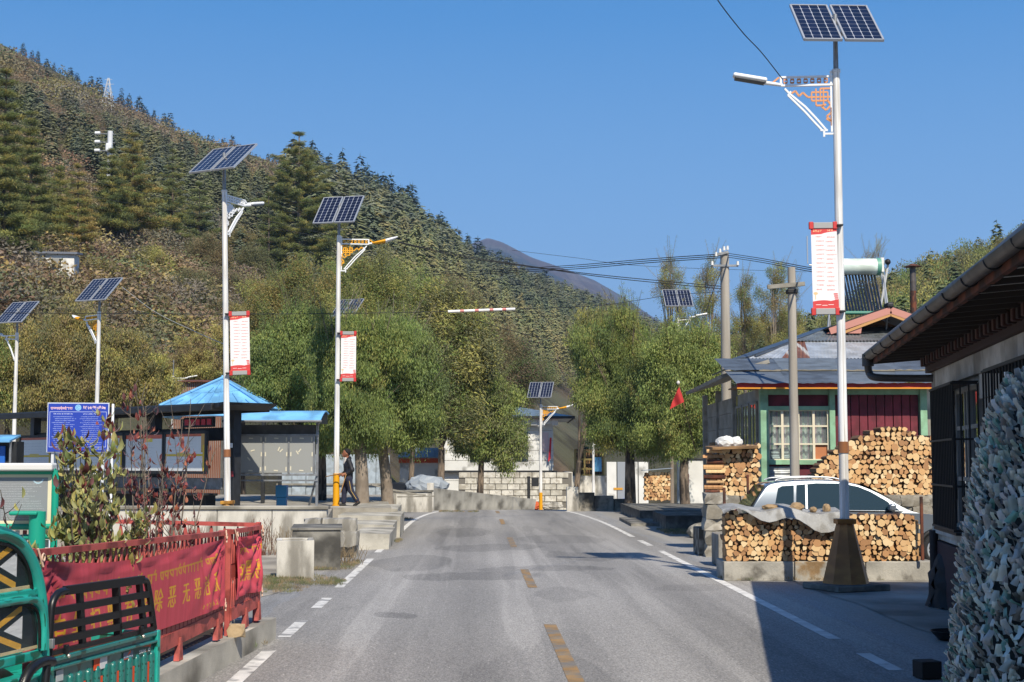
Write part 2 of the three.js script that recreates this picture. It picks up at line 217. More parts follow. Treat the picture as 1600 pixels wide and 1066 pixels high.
function hillMesh(name, R, B, p0, p1, n, rows, tint, rough) {
  const pos = [], col = [], uv = [], idx = [], c = new THREE.Color(); let W = n + 1;
  for (let j = 0; j <= rows + 6; j++) for (let i = 0; i <= n; i++) {
    const px = lerp(p0, p1, i / n), b = pl(B, px)[1], D = pl(R, px)[2], t = j <= rows ? (j / rows) ** 1.6 : 1 + (j - rows) * .09, d = lerp(b, D, t), x = xOf(px, d), y = hillY(R, B, px, d, rough);
    pos.push(x, y, -d); uv.push(x / 40, (d + y) / 40); tint(c, px, d, y, t); col.push(c.r, c.g, c.b);
    if (i < n && j < rows + 6) { const k = j * W + i; idx.push(k, k + 1, k + W + 1, k, k + W + 1, k + W); }
  }
  const g = new THREE.BufferGeometry(); g.setAttribute('position', new THREE.Float32BufferAttribute(pos, 3)); g.setAttribute('color', new THREE.Float32BufferAttribute(col, 3)); g.setAttribute('uv', new THREE.Float32BufferAttribute(uv, 2)); g.setIndex(idx); g.computeVertexNormals(); g.userData.keep = true;
  const tx = mottle('#ffffff', { seed: 63, amp: .0, stain: '#9a9182', cover: .5, sharp: .3, speck: .2, base: 8 });
  const m = part(name, g, std({ vertexColors: true, map: tx, bumpMap: rep(bumpNoise, 1), bumpScale: .5, roughness: 1 })); m.userData.kind = 'structure'; return m;
}
const veg = (px, d) => HM(((px + 700) / 2600 % 1 + 1) % 1, (Math.log(d) * .9 % 1 + 1) % 1);   // 0 bare brush ... 1 wood
const cA = new THREE.Color().setRGB(.16, .105, .07), cB = new THREE.Color().setRGB(.085, .085, .045), cC = new THREE.Color().setRGB(.15, .12, .075), cD = new THREE.Color().setRGB(.05, .06, .032);
hillMesh('hill', LR, LB, -480, 1380, 190, 80, (c, px, d) => { const k = veg(px, d), q = HN((px + 700) / 1300 % 1, d / 260 % 1); c.copy(cA).lerp(cC, smooth(.4, .7, q)).lerp(cB, smooth(.42, .56, k)).lerp(cD, smooth(.6, .75, k) * .6); }, 1);
hillMesh('hill', RR, RB, 920, 2180, 110, 50, (c, px, d) => { const k = veg(px, d); c.copy(cC).lerp(cB, smooth(.35, .55, k)); }, 1);
hillMesh('mountain', MR, MB, 520, 1190, 120, 60, (c, px, d, y, t) => { const q = HM(px / 420 % 1, t * 1.0 % 1), s = HN(px / 300 % 1, t * 2 % 1); c.setRGB(.075, .045, .036).lerp(new THREE.Color().setRGB(.014, .02, .022), smooth(.45, .54, q + (s - .5) * .4 - (t - .72) * .6)); if (s > .6 && t > .5) c.lerp(new THREE.Color().setRGB(.2, .17, .16), .4); }, .6);

// ---- far trees and brush
function coniferGeo(seed, n = 330) { // a conifer 1 m tall: small ragged sprays in uneven whorls round a stem
  const R = rng(seed), pos = [], tri = (a, b, c) => pos.push(a.x, a.y, a.z, b.x, b.y, b.z, c.x, c.y, c.z), lob = [...Array(9)].map(() => [R() * 6.283, R() * .8 + .1, .65 + R() * .6]);
  for (let i = 0; i < n; i++) {
    const f = 1 - Math.sqrt(R()) * .93, wh = Math.sin(f * 34 + seed) * .16, a = R() * 6.283; let k = .17 * (1 - f) ** .75 + .012; for (const [la, lf, s] of lob) k *= 1 + (s - 1) * Math.exp(-((f - lf) ** 2) * 40) * Math.max(0, Math.cos(a - la));
    const r = k * (1 + wh) * (.35 + .65 * Math.sqrt(R())), c = V(Math.cos(a) * r, f - r * .18, Math.sin(a) * r), out = V(Math.cos(a), -.35 + (R() - .5) * .6, Math.sin(a)).normalize(), side = V(-out.z, (R() - .5) * .5, out.x).normalize(), L = .05 + R() * .045, w = .02 + R() * .018;
    const tip = c.clone().addScaledVector(out, L), p = c.clone().addScaledVector(side, w), q = c.clone().addScaledVector(side, -w), u = c.clone().add(V(0, .018, 0)); tri(p, tip, u); tri(u, tip, q);
  }
  tri(V(-.006, .92, 0), V(.006, .92, 0), V(0, 1.03, 0)); for (let k = 0; k < 3; k++) { const a = k * 2.1, b = a + 2.1; tri(V(Math.cos(a) * .016, 0, Math.sin(a) * .016), V(Math.cos(b) * .016, 0, Math.sin(b) * .016), V(0, .6, 0)); }
  const g = new THREE.BufferGeometry(); g.setAttribute('position', new THREE.Float32BufferAttribute(pos, 3)); g.computeVertexNormals(); g.setAttribute('uv', new THREE.Float32BufferAttribute(new Float32Array(pos.length / 3 * 2), 2)); return g;
}
function clusterGeo(seed, n, leafL, leafW, droop = .5, spread = .5, flatness = 1) { // n pointed leaves scattered round a twig end, within a ball of radius spread
  const R = rng(seed), pos = [], nor = [];
  for (let i = 0; i < n; i++) {
    const a = R() * 6.283, el = Math.acos(2 * R() - 1), r = spread * R() ** .45, c = V(Math.sin(el) * Math.cos(a) * r, Math.cos(el) * r * flatness, Math.sin(el) * Math.sin(a) * r);
    const dir = V(R() - .5, (R() - .5) - droop, R() - .5).normalize(), side = V(R() - .5, R() - .5, R() - .5).cross(dir).normalize(), up = V().crossVectors(side, dir), L = leafL * (.7 + R() * .6), w = leafW * (.7 + R() * .6);
    const p0 = c, p2 = c.clone().addScaledVector(dir, L), mid = c.clone().addScaledVector(dir, L * .5), p1 = mid.clone().addScaledVector(side, w / 2).addScaledVector(up, w * .15), p3 = mid.clone().addScaledVector(side, -w / 2).addScaledVector(up, w * .15);
    for (const [q1, q2, q3] of [[p0, p1, p2], [p0, p2, p3]]) { const nn = V().subVectors(q2, q1).cross(V().subVectors(q3, q1)).normalize(); for (const q of [q1, q2, q3]) { pos.push(q.x, q.y, q.z); nor.push(nn.x, nn.y, nn.z); } }
  }
  const g = new THREE.BufferGeometry(); g.setAttribute('position', new THREE.Float32BufferAttribute(pos, 3)); g.setAttribute('normal', new THREE.Float32BufferAttribute(nor, 3)); g.setAttribute('uv', new THREE.Float32BufferAttribute(new Float32Array(pos.length / 3 * 2), 2)); return g;
}
const leafMat = (o = {}) => new THREE.MeshPhysicalMaterial({ color: '#ffffff', roughness: .75, side: THREE.DoubleSide, transmission: .42, thickness: 0, ...o });
M.leaf = leafMat(); M.needle = leafMat({ transmission: .25, roughness: .8 });
function instanced(name, geo, mat, list, parent, kind) { // list of [position, scale (number or vector), quaternion or yaw, colour]
  const m = new THREE.InstancedMesh(geo, mat, list.length), t = new THREE.Matrix4(), q = new THREE.Quaternion(), s = V();
  list.forEach(([p, sc, r, c], i) => { if (r.isQuaternion) q.copy(r); else q.setFromAxisAngle(V(0, 1, 0), r); if (sc.isVector3) s.copy(sc); else s.setScalar(sc); m.setMatrixAt(i, t.compose(p, q, s)); m.setColorAt(i, c); });
  m.castShadow = m.receiveShadow = true; m.name = parent ? name : numbered(name); (parent || scene).add(m); if (kind) m.userData.kind = kind; return m;
}
const rgb = (r, g, b) => new THREE.Color().setRGB(r, g, b);
const vary = (c, R, k = .25) => { const f = 1 + (R() - .5) * 2 * k; return rgb(c.r * f * (1 + (R() - .5) * k), c.g * f, c.b * f * (1 + (R() - .5) * k)); };
const FIR = [coniferGeo(1), coniferGeo(2), coniferGeo(3)], BUSH = [clusterGeo(4, 800, .06, .028, -.3, .5, .75), clusterGeo(5, 800, .055, .03, -.1, .5, .85)];
{
  const R = rng(71), firs = [[], [], []], brush = [[], []];
  const palG = [rgb(.12, .14, .058), rgb(.17, .18, .065), rgb(.09, .11, .055), rgb(.22, .21, .07)], palB = [rgb(.24, .18, .1), rgb(.22, .21, .085), rgb(.32, .23, .11), rgb(.17, .19, .07), rgb(.235, .15, .08), rgb(.38, .31, .1), rgb(.22, .19, .13)];
  for (let i = 0; i < 13000; i++) {
    const px = -160 + R() * 1260, rp = pl(LR, px)[1], py = rp + 3 + (R() ** 1.05) * (600 - rp); if (py > 640) continue;
    const d = hit(leftY, LB, LR, px, py), x = xOf(px, d), y = leftY(px, d), k = veg(px, d);
    const wood = smooth(px < 430 ? .5 : .44, px < 430 ? .6 : .56, k + (px > 450 && py - rp < 140 ? .25 : 0) + (px > 600 ? .16 : 0) + (py - rp < 40 ? .03 : 0) - (px < 420 ? .02 : 0) - (px < 420 && py > 400 ? .35 : 0));
    if (R() < wood * .6 + .06 && d > 190) { const h = (px > 440 && px < 720 && py - rp < 110 ? 13 : px > 600 ? 10.5 : 7.6) * (.5 + R() * .75) * (px < 430 ? .85 : 1), hw = (px > 600 && py > rp + 50 ? .72 : 1.05) + R() * .6; firs[i % 3].push([V(x, y - .5, -d), V(h * hw, h, h * hw), R() * 6, vary(palG[px > 620 && py > rp + 70 ? (R() < .6 ? 3 : 1) : Math.floor(R() * 3.2)], R, .25)]); }
    else if (d > 95) { const s = (1.6 + R() * 2.6) * (d > 350 ? 1.9 : 1.0) * (R() < .22 ? 1.7 : 1); brush[i % 2].push([V(x, y + s * .1, -d), V(s * 1.25, s * .85, s * 1.25), R() * 6, vary(palB[Math.floor(R() * 7)], R, .3)]); }
  }
  for (let i = 0; i < 1500; i++) { // brushy foot of the slope, left of the road
    const px = -200 + R() * 660, py = 405 + R() * 200, d = Math.max(66, hit(leftY, LB, LR, px, py)), s = 1.2 + R() * 2.0; brush[i % 2].push([V(xOf(px, d), leftY(px, d) + s * .2, -d), V(s * 1.2, s, s * 1.2), R() * 6, vary(palB[Math.floor(R() * 7)], R, .35)]);
  }
  FIR.forEach((g, i) => tag(instanced('hillside_wood', g, M.needle, firs[i], null, 'stuff'), 'dark conifer wood covering the slope of the left hill', 'wood', 'conifer wood on the left hill'));
  BUSH.forEach((g, i) => tag(instanced('hillside_brush', g, M.leaf, brush[i], null, 'stuff'), 'brown, rust and olive autumn brush on the left hillside', 'brush', 'autumn brush on the left hill'));
  // conifers that stand out on the skyline, each its own tree
  const protos = FIR.map((g, i) => { const t = thing('skyline_conifer', '', 'tree'); part('crown', g.clone(), flat(['#2a3a2c', '#303f2a', '#26352e'][i], .9, { side: THREE.DoubleSide }), t).position.y = .0; const tr = part('trunk', cyl(.012, .006, .7), M.bark, t); tr.position.y = -.05; return t; });
  let n = 0; const rows = [[4, 470, 38, 14], [470, 700, 40, 22], [700, 860, 20, 30]];
  for (const [a, b, cnt, size] of rows) for (let i = 0; i < cnt; i++) {
    const px = lerp(a, b, (i + R() * .8) / cnt), q = pl(LR, px), d = q[2] * (.965 + R() * .03), o = n < 3 ? protos[n] : copy(protos[n % 3]); n++;
    o.position.set(xOf(px, d), leftY(px, d) - .6, -d); const h = (a === 4 ? 11 : a === 470 ? 14.5 : 11) * (.45 + R() * .95), w = .95 + R() * .75; o.scale.set(h * w, h, h * w); o.rotation.y = R() * 6;
    tag(o, a === 4 ? 'small dark conifer standing on the upper left skyline, left of the tall pine' : a === 470 ? 'tall dark spruce in the dense skyline row right of the tall pine' : 'small conifer on the low skyline next to the distant mountain', 'tree', a === 4 ? 'scattered conifers on the upper skyline' : a === 470 ? 'dense conifers on the steep skyline' : 'small conifers on the low skyline');
  }
}
{ // power line tower near the top of the left hill
  const d = hit(leftY, LB, LR, 168, 181), s = d / F, b = P(168, 181, d), t = thing('transmission_tower', 'grey lattice transmission tower near the top of the left hill', 'pylon', [b.x, leftY(168, d) + 2, -d]);
  const h = 58 * s, w = 9.5 * s, m = flat('#c3c8cc', .6);
  for (const [i, j] of [[-1, -1], [1, -1], [1, 1], [-1, 1]]) part('leg', rod(V(i * w, 0, j * w), V(i * .9 * s, h, j * .9 * s), .5 * s), m, t);
  const br = []; for (let k = 0; k < 8; k++) { const f0 = k / 8, f1 = (k + 1) / 8, r0 = lerp(w, .9 * s, f0), r1 = lerp(w, .9 * s, f1); for (const [i, j, p, q] of [[-1, 1, 1, 1], [-1, -1, 1, -1], [-1, -1, -1, 1], [1, -1, 1, 1]]) { br.push(rod(V(i * r0, h * f0, j * r0), V(p * r1, h * f1, q * r1), .3 * s, 4), rod(V(p * r0, h * f0, q * r0), V(i * r1, h * f1, j * r1), .3 * s, 4)); } }
  part('bracing', br, m, t); part('crossarm', [bar(V(-9 * s, h * .83, 0), V(9 * s, h * .83, 0), .5 * s, .5 * s)], m, t); part('crossarm', [bar(V(-6 * s, h * .96, 0), V(6 * s, h * .96, 0), .5 * s, .5 * s)], m, t);
  for (const q of [-1, 1]) part('footing', bx(2 * s, 4 * s, 2 * s, q * w, 1 * s, w), flat('#d0d0cc'), t);
}
{ // white house on the slope
  const d = hit(leftY, LB, LR, 66, 424), s = d / F, b = P(70, 430, d - 8), t = thing('hillside_house', 'white house half hidden by pines on the left slope', 'house', [b.x, b.y, -d + 8], .15);
  part('wall', bx(82 * s, 84 * s, 50 * s, 0, -8 * s, -25 * s), M.whitewash, t);
  part('roof', slab(V(-46 * s, 34.4 * s, 6 * s), V(46 * s, 34.4 * s, 6 * s), V(46 * s, 41 * s, -52 * s), V(-46 * s, 41 * s, -52 * s), 3 * s), flat('#6e7480', .7), t);
  for (const x of [-26, -6, 16]) { const wn = part('window', bx(13 * s, 9 * s, .3, x * s, 20 * s, .1), M.black, t); part('frame', [bx(.5, 9 * s, .2, x * s, 20 * s, .3)], flat('#8a8a86'), wn); }
}
{ // power pole whose top shows above the pines
  const d = 190, b = P(168, 380, d), s = d / F, t = thing('power_pole', 'white power pole top with long arms showing above the left pines', 'pole', [b.x, leftY(168, d), -d]), top = PY(205, d) - leftY(168, d);
  part('pole', cyl(5 * s, 4 * s, top), flat('#c9ccd0'), t);
  for (const [k, y] of [[0, 3], [1, 17], [2, 31]]) { part('crossarm', bar(V(-22 * s, top - y * s, 0), V(8 * s, top - (y + 2) * s, 0), 1.2 * s, 1.2 * s), M.steel, t); part('insulator', rod(V(-24 * s, top - y * s, 0), V(-16 * s, top - y * s, 0), 2.6 * s, 10), flat('#dfe2e4', .4), t); }
  part('transformer', rb(10 * s, 14 * s, 8 * s, .2, 0, top - 28 * s, .5), flat('#d9dcde', .5), t);
}
{ // pale cliff and retaining wall at the foot of the slope behind the willows
  const R = rng(81);
  for (const [px, py, w, h, l] of [[745, 515, 60, 40, 'beige weathered rock face on the slope below the hanging barrier tube'], [775, 545, 46, 24, 'small pale rock outcrop below the beige rock face on the slope']]) { const d = hit(leftY, LB, LR, px, py) - 4, s = d / F; const g = rock(w * s, h * s, 18 * s, px, .3); single('rock_outcrop', g, surf('#8f8271', { seed: 82, amp: .25, stain: '#5a4f42', cover: .5, per: 9, bump: .2, bper: 5 }), l, 'rock').position.set(xOf(px, d), PY(py, d), -d); }
  const d = hit(leftY, LB, LR, 822, 553) - 6, s = d / F, t = thing('retaining_wall', 'pale grey retaining wall on the slope above the far street lamp', 'wall', [xOf(822, d), PY(556, d), -d], -.1);
  for (let j = 0; j < 3; j++) for (let i = 0; i < 7; i++) part('block', rb(7.6 * s, 4 * s, 6 * s, .2, (i - 3) * 8 * s + (R() - .5) * .5, j * 4.1 * s, (R() - .5) * .4 - j * .5), flat(['#a8a79f', '#97968f', '#b4b2a8'][Math.floor(R() * 3)], .9), t);
}
// ---------------------------------------------------------------- solar street lamps and their banners
const cellTex = ctex(256, 512, (g, w, h) => { g.fillStyle = '#7d828c'; g.fillRect(0, 0, w, h); const nx = 4, ny = 9, cw = w / nx, ch = h / ny; for (let i = 0; i < nx; i++) for (let j = 0; j < ny; j++) { const x = i * cw + 2, y = j * ch + 1.5, a = cw - 4, b = ch - 3, k = 8; g.fillStyle = ['#14182a', '#171b30', '#121626'][(i * 7 + j * 3) % 3]; g.beginPath(); g.moveTo(x + k, y); g.lineTo(x + a - k, y); g.lineTo(x + a, y + k); g.lineTo(x + a, y + b - k); g.lineTo(x + a - k, y + b); g.lineTo(x + k, y + b); g.lineTo(x, y + b - k); g.lineTo(x, y + k); g.closePath(); g.fill(); } g.fillStyle = '#c4c8ce'; for (let i = 1; i < nx; i++) g.fillRect(i * cw - 1.5, 0, 3, h); });
M.cells = new THREE.MeshPhysicalMaterial({ map: cellTex, roughness: .2, clearcoat: .35, clearcoatRoughness: .08 });
M.alu = flat('#b9bcbf', .4, { metalness: .5 });
M.lampWhite = flat('#e3e5e6', .35);
M.lens = flat('#3a3d40', .3);
const knot = [ // endless-knot scrollwork, metres from the pole (x outwards, y down from the top bar)
  [[.10, .36], [.36, .36], [.36, .50], [.10, .50], [.10, .36]], [[.17, .30], [.17, .58], [.29, .58], [.29, .30]], [[.05, .30], [.22, .30], [.22, .52]], [[.05, .44], [.42, .44]],
  [[.42, .44], [.5, .36], [.56, .42], [.62, .33], [.68, .37]], [[.10, .5], [.05, .58], [.13, .66], [.2, .6], [.13, .56]], [[.05, .7], [.12, .76], [.06, .84], [.13, .8]], [[.05, .62], [.05, .92]]];
function lamp(o) {
  const t = thing('street_lamp', o.label, 'street lamp', o.at, 0), H = o.H;
  const hb = o.base === 'cone' ? .95 : 0;
  if (o.base === 'cone') {
    part('footing', rb(.98, .1, .98, .02, 0, .05, 0, .4), M.concreteDark, t);
    const c = cyl(.37, .135, .95, 0, .1, 0, 8); part('pedestal', [toCreasedNormals(c, .3), rb(.3, .08, .3, .01, 0, 1.07, 0)], o.coneMat || M.gold, t);
    part('band', cyl(.088, .086, .18, 0, 2.15, 0), flat('#a06a45', .4, { metalness: .4 }), t);
  } else if (o.base === 'yellow') part('painted_foot', [cyl(.125, .125, .04), cyl(.1, .096, .95)], M.yellowPaint, t);
  part('pole', cyl(o.base === 'cone' ? .076 : .085, .06, H - hb, 0, hb, 0, 20), M.polePaint, t);
  if (o.base === 'cone') for (const y of [H - .05]) part('collar', cyl(.07, .07, .05, 0, y, 0), M.polePaint, t);
  const arm = new THREE.Group(); arm.name = 'bracket_arm'; arm.rotation.y = o.turn; t.add(arm);
  const y0 = H - .11, W = M.lampWhite, b = (x0, yy0, x1, yy1, w = .035) => bar(V(x0, y0 - yy0, 0), V(x1, y0 - yy1, 0), w, .03);
  if (o.style === 'ornate') {
    part('frame', [b(.06, 0, .89, 0), b(.06, .14, .89, .14, .05), b(.89, -.015, .89, .15), b(.085, -.09, .085, .92, .03)], W, arm);
    const C = [[.83, .19], [.76, .27], [.5, .5], [.3, .73], [.18, .88]], D = [[.78, .3], [.52, .57], [.34, .78], [.25, .88]]; const arc = [];
    for (const L of [C, D]) for (let i = 0; i < L.length - 1; i++) arc.push(b(...L[i], ...L[i + 1], .036));
    arc.push(b(.78, .3, .73, .24, .03), b(.27, .89, .15, .89, .03), b(.21, .88, .21, 1.0, .03), b(.21, .95, .06, .95, .03)); part('brace', arc, W, arm);
    const orn = []; for (let k = 0; k < 7; k++) { const x = .14 + k * .108; for (const [p, q, r, s] of [[0, .04, .055, .04], [.055, .04, .055, .095], [.055, .095, 0, .095], [0, .095, 0, .04]]) orn.push(b(x + p, q, x + r, s, .012)); }
    for (const L of knot) for (let i = 0; i < L.length - 1; i++) orn.push(b(L[i][0] + .04, L[i][1] - .1, L[i + 1][0] + .04, L[i + 1][1] - .1, o.thick || .022)); orn.push(b(.92, 0, 1.04, .1, .016));
    part('ornament', orn, o.ornament || M.orangePaint, arm).userData.kind = 'stuff';
  } else { part('frame', [b(.06, .0, .6, -.02), b(.06, .14, .52, .1)], W, arm); part('brace', [b(.55, .1, .3, .5, .05), b(.3, .5, .07, .95, .05), b(.5, -.02, .6, .14, .05)], W, arm); }
  const sx = o.style === 'ornate' ? .89 : .6, sy = o.style === 'ornate' ? .13 : 0;
  part('arm_tube', rod(V(sx - .02, y0 - sy, 0), V(sx + .28, y0 - sy + .05, 0), .028, 8, .035), W, arm);
  if (o.head === 'leaf') { // leaf-shaped head: yellow stem flowing into a white blade
    const mk = (x0, x1, k0, k1) => { const pos = [], idx = [], N = 8, K = 10; for (let i = 0; i <= N; i++) { const f = lerp(k0, k1, i / N), x = lerp(x0, x1, i / N), w = .13 * Math.sin(Math.PI * (.1 + f * .86)) ** .8 + .012, h = .05 * Math.sin(Math.PI * (.12 + f * .82)) + .012; for (let k = 0; k <= K; k++) { const a = k / K * 6.2832; pos.push(x, .2 * f ** 1.3 + Math.cos(a) * h, Math.sin(a) * w); if (i < N && k < K) { const q = i * (K + 1) + k; idx.push(q, q + K + 1, q + 1, q + 1, q + K + 1, q + K + 2); } } } const g = new THREE.BufferGeometry(); g.setAttribute('position', new THREE.Float32BufferAttribute(pos, 3)); g.setIndex(idx); g.computeVertexNormals(); g.translate(0, y0 - sy + .03, 0); return g; };
    const hd = part('lamp_head', mk(sx + .5, sx + .86, .45, 1), W, arm); part('shell', mk(sx + .1, sx + .5, 0, .45), M.yellowPaint, hd);
  } else { const hd = part('lamp_head', rb(.56, .07, .2, .03, sx + .5, y0 - sy + .13, 0, 0, 0, .19), W, arm); part('lens', rb(.5, .035, .18, .012, sx + .505, y0 - sy + .082, 0, 0, 0, .19), M.lens, hd); }
  part('neck', cyl(.042, .036, .95, 0, H - .03, 0), M.steel, t);
  if (o.panel !== false) {
    const rack = new THREE.Group(); rack.name = 'panel_rack'; rack.position.set(0, H + .75, .04); rack.rotation.y = o.yaw || 0; rack.rotation.order = 'YXZ'; rack.rotation.x = (o.tilt || 43) * Math.PI / 180; t.add(rack);
    for (const x of [-.335, .335]) { const g = new THREE.BoxGeometry(.6, .03, 1.24); g.translate(x, .02, 0); const p = part('solar_panel', g, [M.alu, M.alu, M.cells, M.alu, M.alu, M.alu].length ? M.cells : M.cells, rack); part('frame', [bx(.03, .045, 1.26, x - .3, .022, 0), bx(.03, .045, 1.26, x + .3, .022, 0), bx(.6, .045, .03, x, .022, .62), bx(.6, .045, .03, x, .022, -.62), bx(.58, .01, 1.2, x, .002, 0)], M.alu, p); }
    part('bracket', [bx(1.2, .05, .05, 0, -.03, .3), bx(1.2, .05, .05, 0, -.03, -.3), bx(.06, .09, .8, 0, -.07, 0)], M.steel, rack);
  }
  if (o.lean) t.rotation.z = o.lean; return t;
}
const at = (px, py, d, y) => { const p = P(px, py, d); if (y !== undefined) p.y = y; return p; };
lamp({ label: 'nearest and tallest street lamp, on a tapered bronze pedestal before the firewood', at: at(1322, 915, 23, .013), H: PY(110, 23), turn: Math.PI - .08, style: 'ornate', base: 'cone', yaw: .04, coneMat: surf('#a06c34', { seed: 117, amp: .14, per: .9, bump: .002 }, { roughness: .5, metalness: .2 }) });
lamp({ label: 'leaning white street lamp with golden pedestal behind the red banner fence', at: at(357, 800, 34.5, 0), H: PY(297, 34.5), turn: 1.18, style: 'ornate', ornament: M.lampWhite, base: 'cone', yaw: -.42, tilt: 37, lean: .027, coneMat: surf('#c9953c', { seed: 118, amp: .12, stain: '#8a5f28', cover: .62, per: .9 }, { roughness: .45, metalness: .2 }) });
lamp({ label: 'white street lamp with yellow foot and yellow scrollwork beside the walking man', at: at(525, 790, 42.5, .75), H: PY(368, 42.5) - .75, turn: .12, style: 'ornate', ornament: M.yellowPaint, thick: .034, head: 'leaf', base: 'yellow', yaw: -.25, tilt: 47 });
lamp({ label: 'distant street lamp with yellow foot before the block wall at the road crest', at: at(845, 797, 77, gnd(77)), H: PY(632, 77) - gnd(77), turn: .1, style: 'ornate', ornament: M.yellowPaint, thick: .04, head: 'leaf', base: 'yellow', yaw: -.2 });
lamp({ label: 'white street lamp rising behind the blue notice board, its leaf head pointing left', at: at(152, 600, 50, 0), H: PY(487, 50), turn: Math.PI - .75, style: 'ornate', ornament: M.yellowPaint, thick: .034, head: 'leaf', yaw: -.42 });
lamp({ label: 'plain white street lamp with blue solar panels at the far left edge', at: at(24, 600, 54, 0), H: PY(520, 54), turn: Math.PI - .5, style: 'plain', yaw: -.42 });
lamp({ label: 'far street lamp with solar panels half hidden behind the yellow-footed lamp pole', at: at(541, 700, 68, gnd(68)), H: PY(506, 68) - gnd(68), turn: Math.PI + .2, style: 'plain', yaw: -.45 });
lamp({ label: 'street lamp in the treetops by the concrete power pole, only panels and head showing', at: at(1061, 700, 66, gnd(66)), H: PY(492, 66) - gnd(66), turn: .1, style: 'plain', yaw: .06 });
lamp({ label: 'small thin street lamp beside the rusty shed, behind the blue pavilion roof', at: at(270, 620, 82, gnd(82)), H: PY(588, 82) - gnd(82), turn: .5, style: 'plain', panel: false });
lamp({ label: 'thin white street lamp standing before the lattice gate among the right trees', at: at(927, 700, 84, gnd(84)), H: PY(668, 84) - gnd(84), turn: .2, style: 'plain', panel: false });

const bannerTex = ctex(256, 800, (g, w, h) => { const R = rng(5); g.fillStyle = '#e4dfde'; g.fillRect(0, 0, w, h); g.fillStyle = '#c9403f'; g.beginPath(); g.moveTo(0, 0); g.lineTo(w, 0); g.lineTo(w, 30); g.quadraticCurveTo(w * .6, 34, w * .4, 56); g.lineTo(0, 62); g.fill(); g.beginPath(); g.moveTo(0, h); g.lineTo(0, h - 70); g.quadraticCurveTo(w * .4, h - 92, w * .7, h - 74); g.lineTo(w, h - 92); g.lineTo(w, h); g.fill(); g.fillStyle = '#f3e9e4'; g.font = 'bold 22px sans-serif'; for (let k = 0; k < 3; k++) g.fillRect(30 + k * 62, h - 40 + (k % 2) * 6, 52, 5); marks(g, 20, 14, 90, 22, '#f6e3a8', R, 22); marks(g, 160, 10, 70, 20, '#f6e3a8', R, 20); for (const x0 of [40, 142]) for (let k = 0; k < 13; k++) { const y = (x0 > 100 ? 80 : 74) + k * 44; { marks(g, x0 + R() * 20, y, 50 + R() * 40, 15, '#cf6a64', R, 10); marks(g, x0 + R() * 20, y + 2, 50 + R() * 40, 13, '#d98a84', R, 9); }; } g.fillStyle = '#c9403f'; for (let k = 0; k < 4; k++) g.fillRect(w - 48 + k * 4, h - 150 + k * 20, 40 - k * 8 + k * 6, 14); g.fillStyle = '#e8b98a'; g.fillRect(24, h - 150, 8, 60); g.beginPath(); g.ellipse(30, h - 150, 22, 14, 0, 0, 7); g.fill(); });
const M_banner = std({ map: bannerTex, roughness: .7 }), M_red = flat('#c0322f', .5), M_plate = flat('#9a9a98', .6);
function lampBanner(px0, py0, px1, py1, d, label, tilt = 0) {
  const a = P(px0, py0, d), b = P(px1, py1, d), w = b.x - a.x, h = a.y - b.y, t = thing('lamp_post_banner', label, 'banner', [(a.x + b.x) / 2, b.y, -d + .02]);
  part('cloth', quad(V(-w / 2 + .02, .1, 0), V(w / 2, .1, 0), V(w / 2, h - .1, .01), V(-w / 2 + .02, h - .1, .01), 6, 12), M_banner, t);
  for (const y of [.05, h - .05]) { const p = part('clamp_rail', rb(w * .72, .1, .05, .01, 0, y, 0), M_plate, t); part('rail_end', [rb(w * .16, .12, .06, .01, -w * .44, y, 0), rb(w * .16, .12, .06, .01, w * .44, y, 0)], M_red, p); part('strap', rb(.1, .03, .16, .01, px0 > 800 ? w / 2 + .05 : -w / 2 - .05, y, -.02), M.darkSteel, p); }
  t.rotation.z = tilt; return t;
}
lampBanner(1266, 348, 1311, 492, 22.9, 'white and red printed banner on the nearest lamp, above the right house roof', .012);
lampBanner(361, 487, 391, 586, 34.4, 'white and red printed banner on the leaning lamp left of the willows', .03);
lampBanner(532, 518, 556, 596, 42.4, 'white and red printed banner on the yellow-footed lamp before the willows');

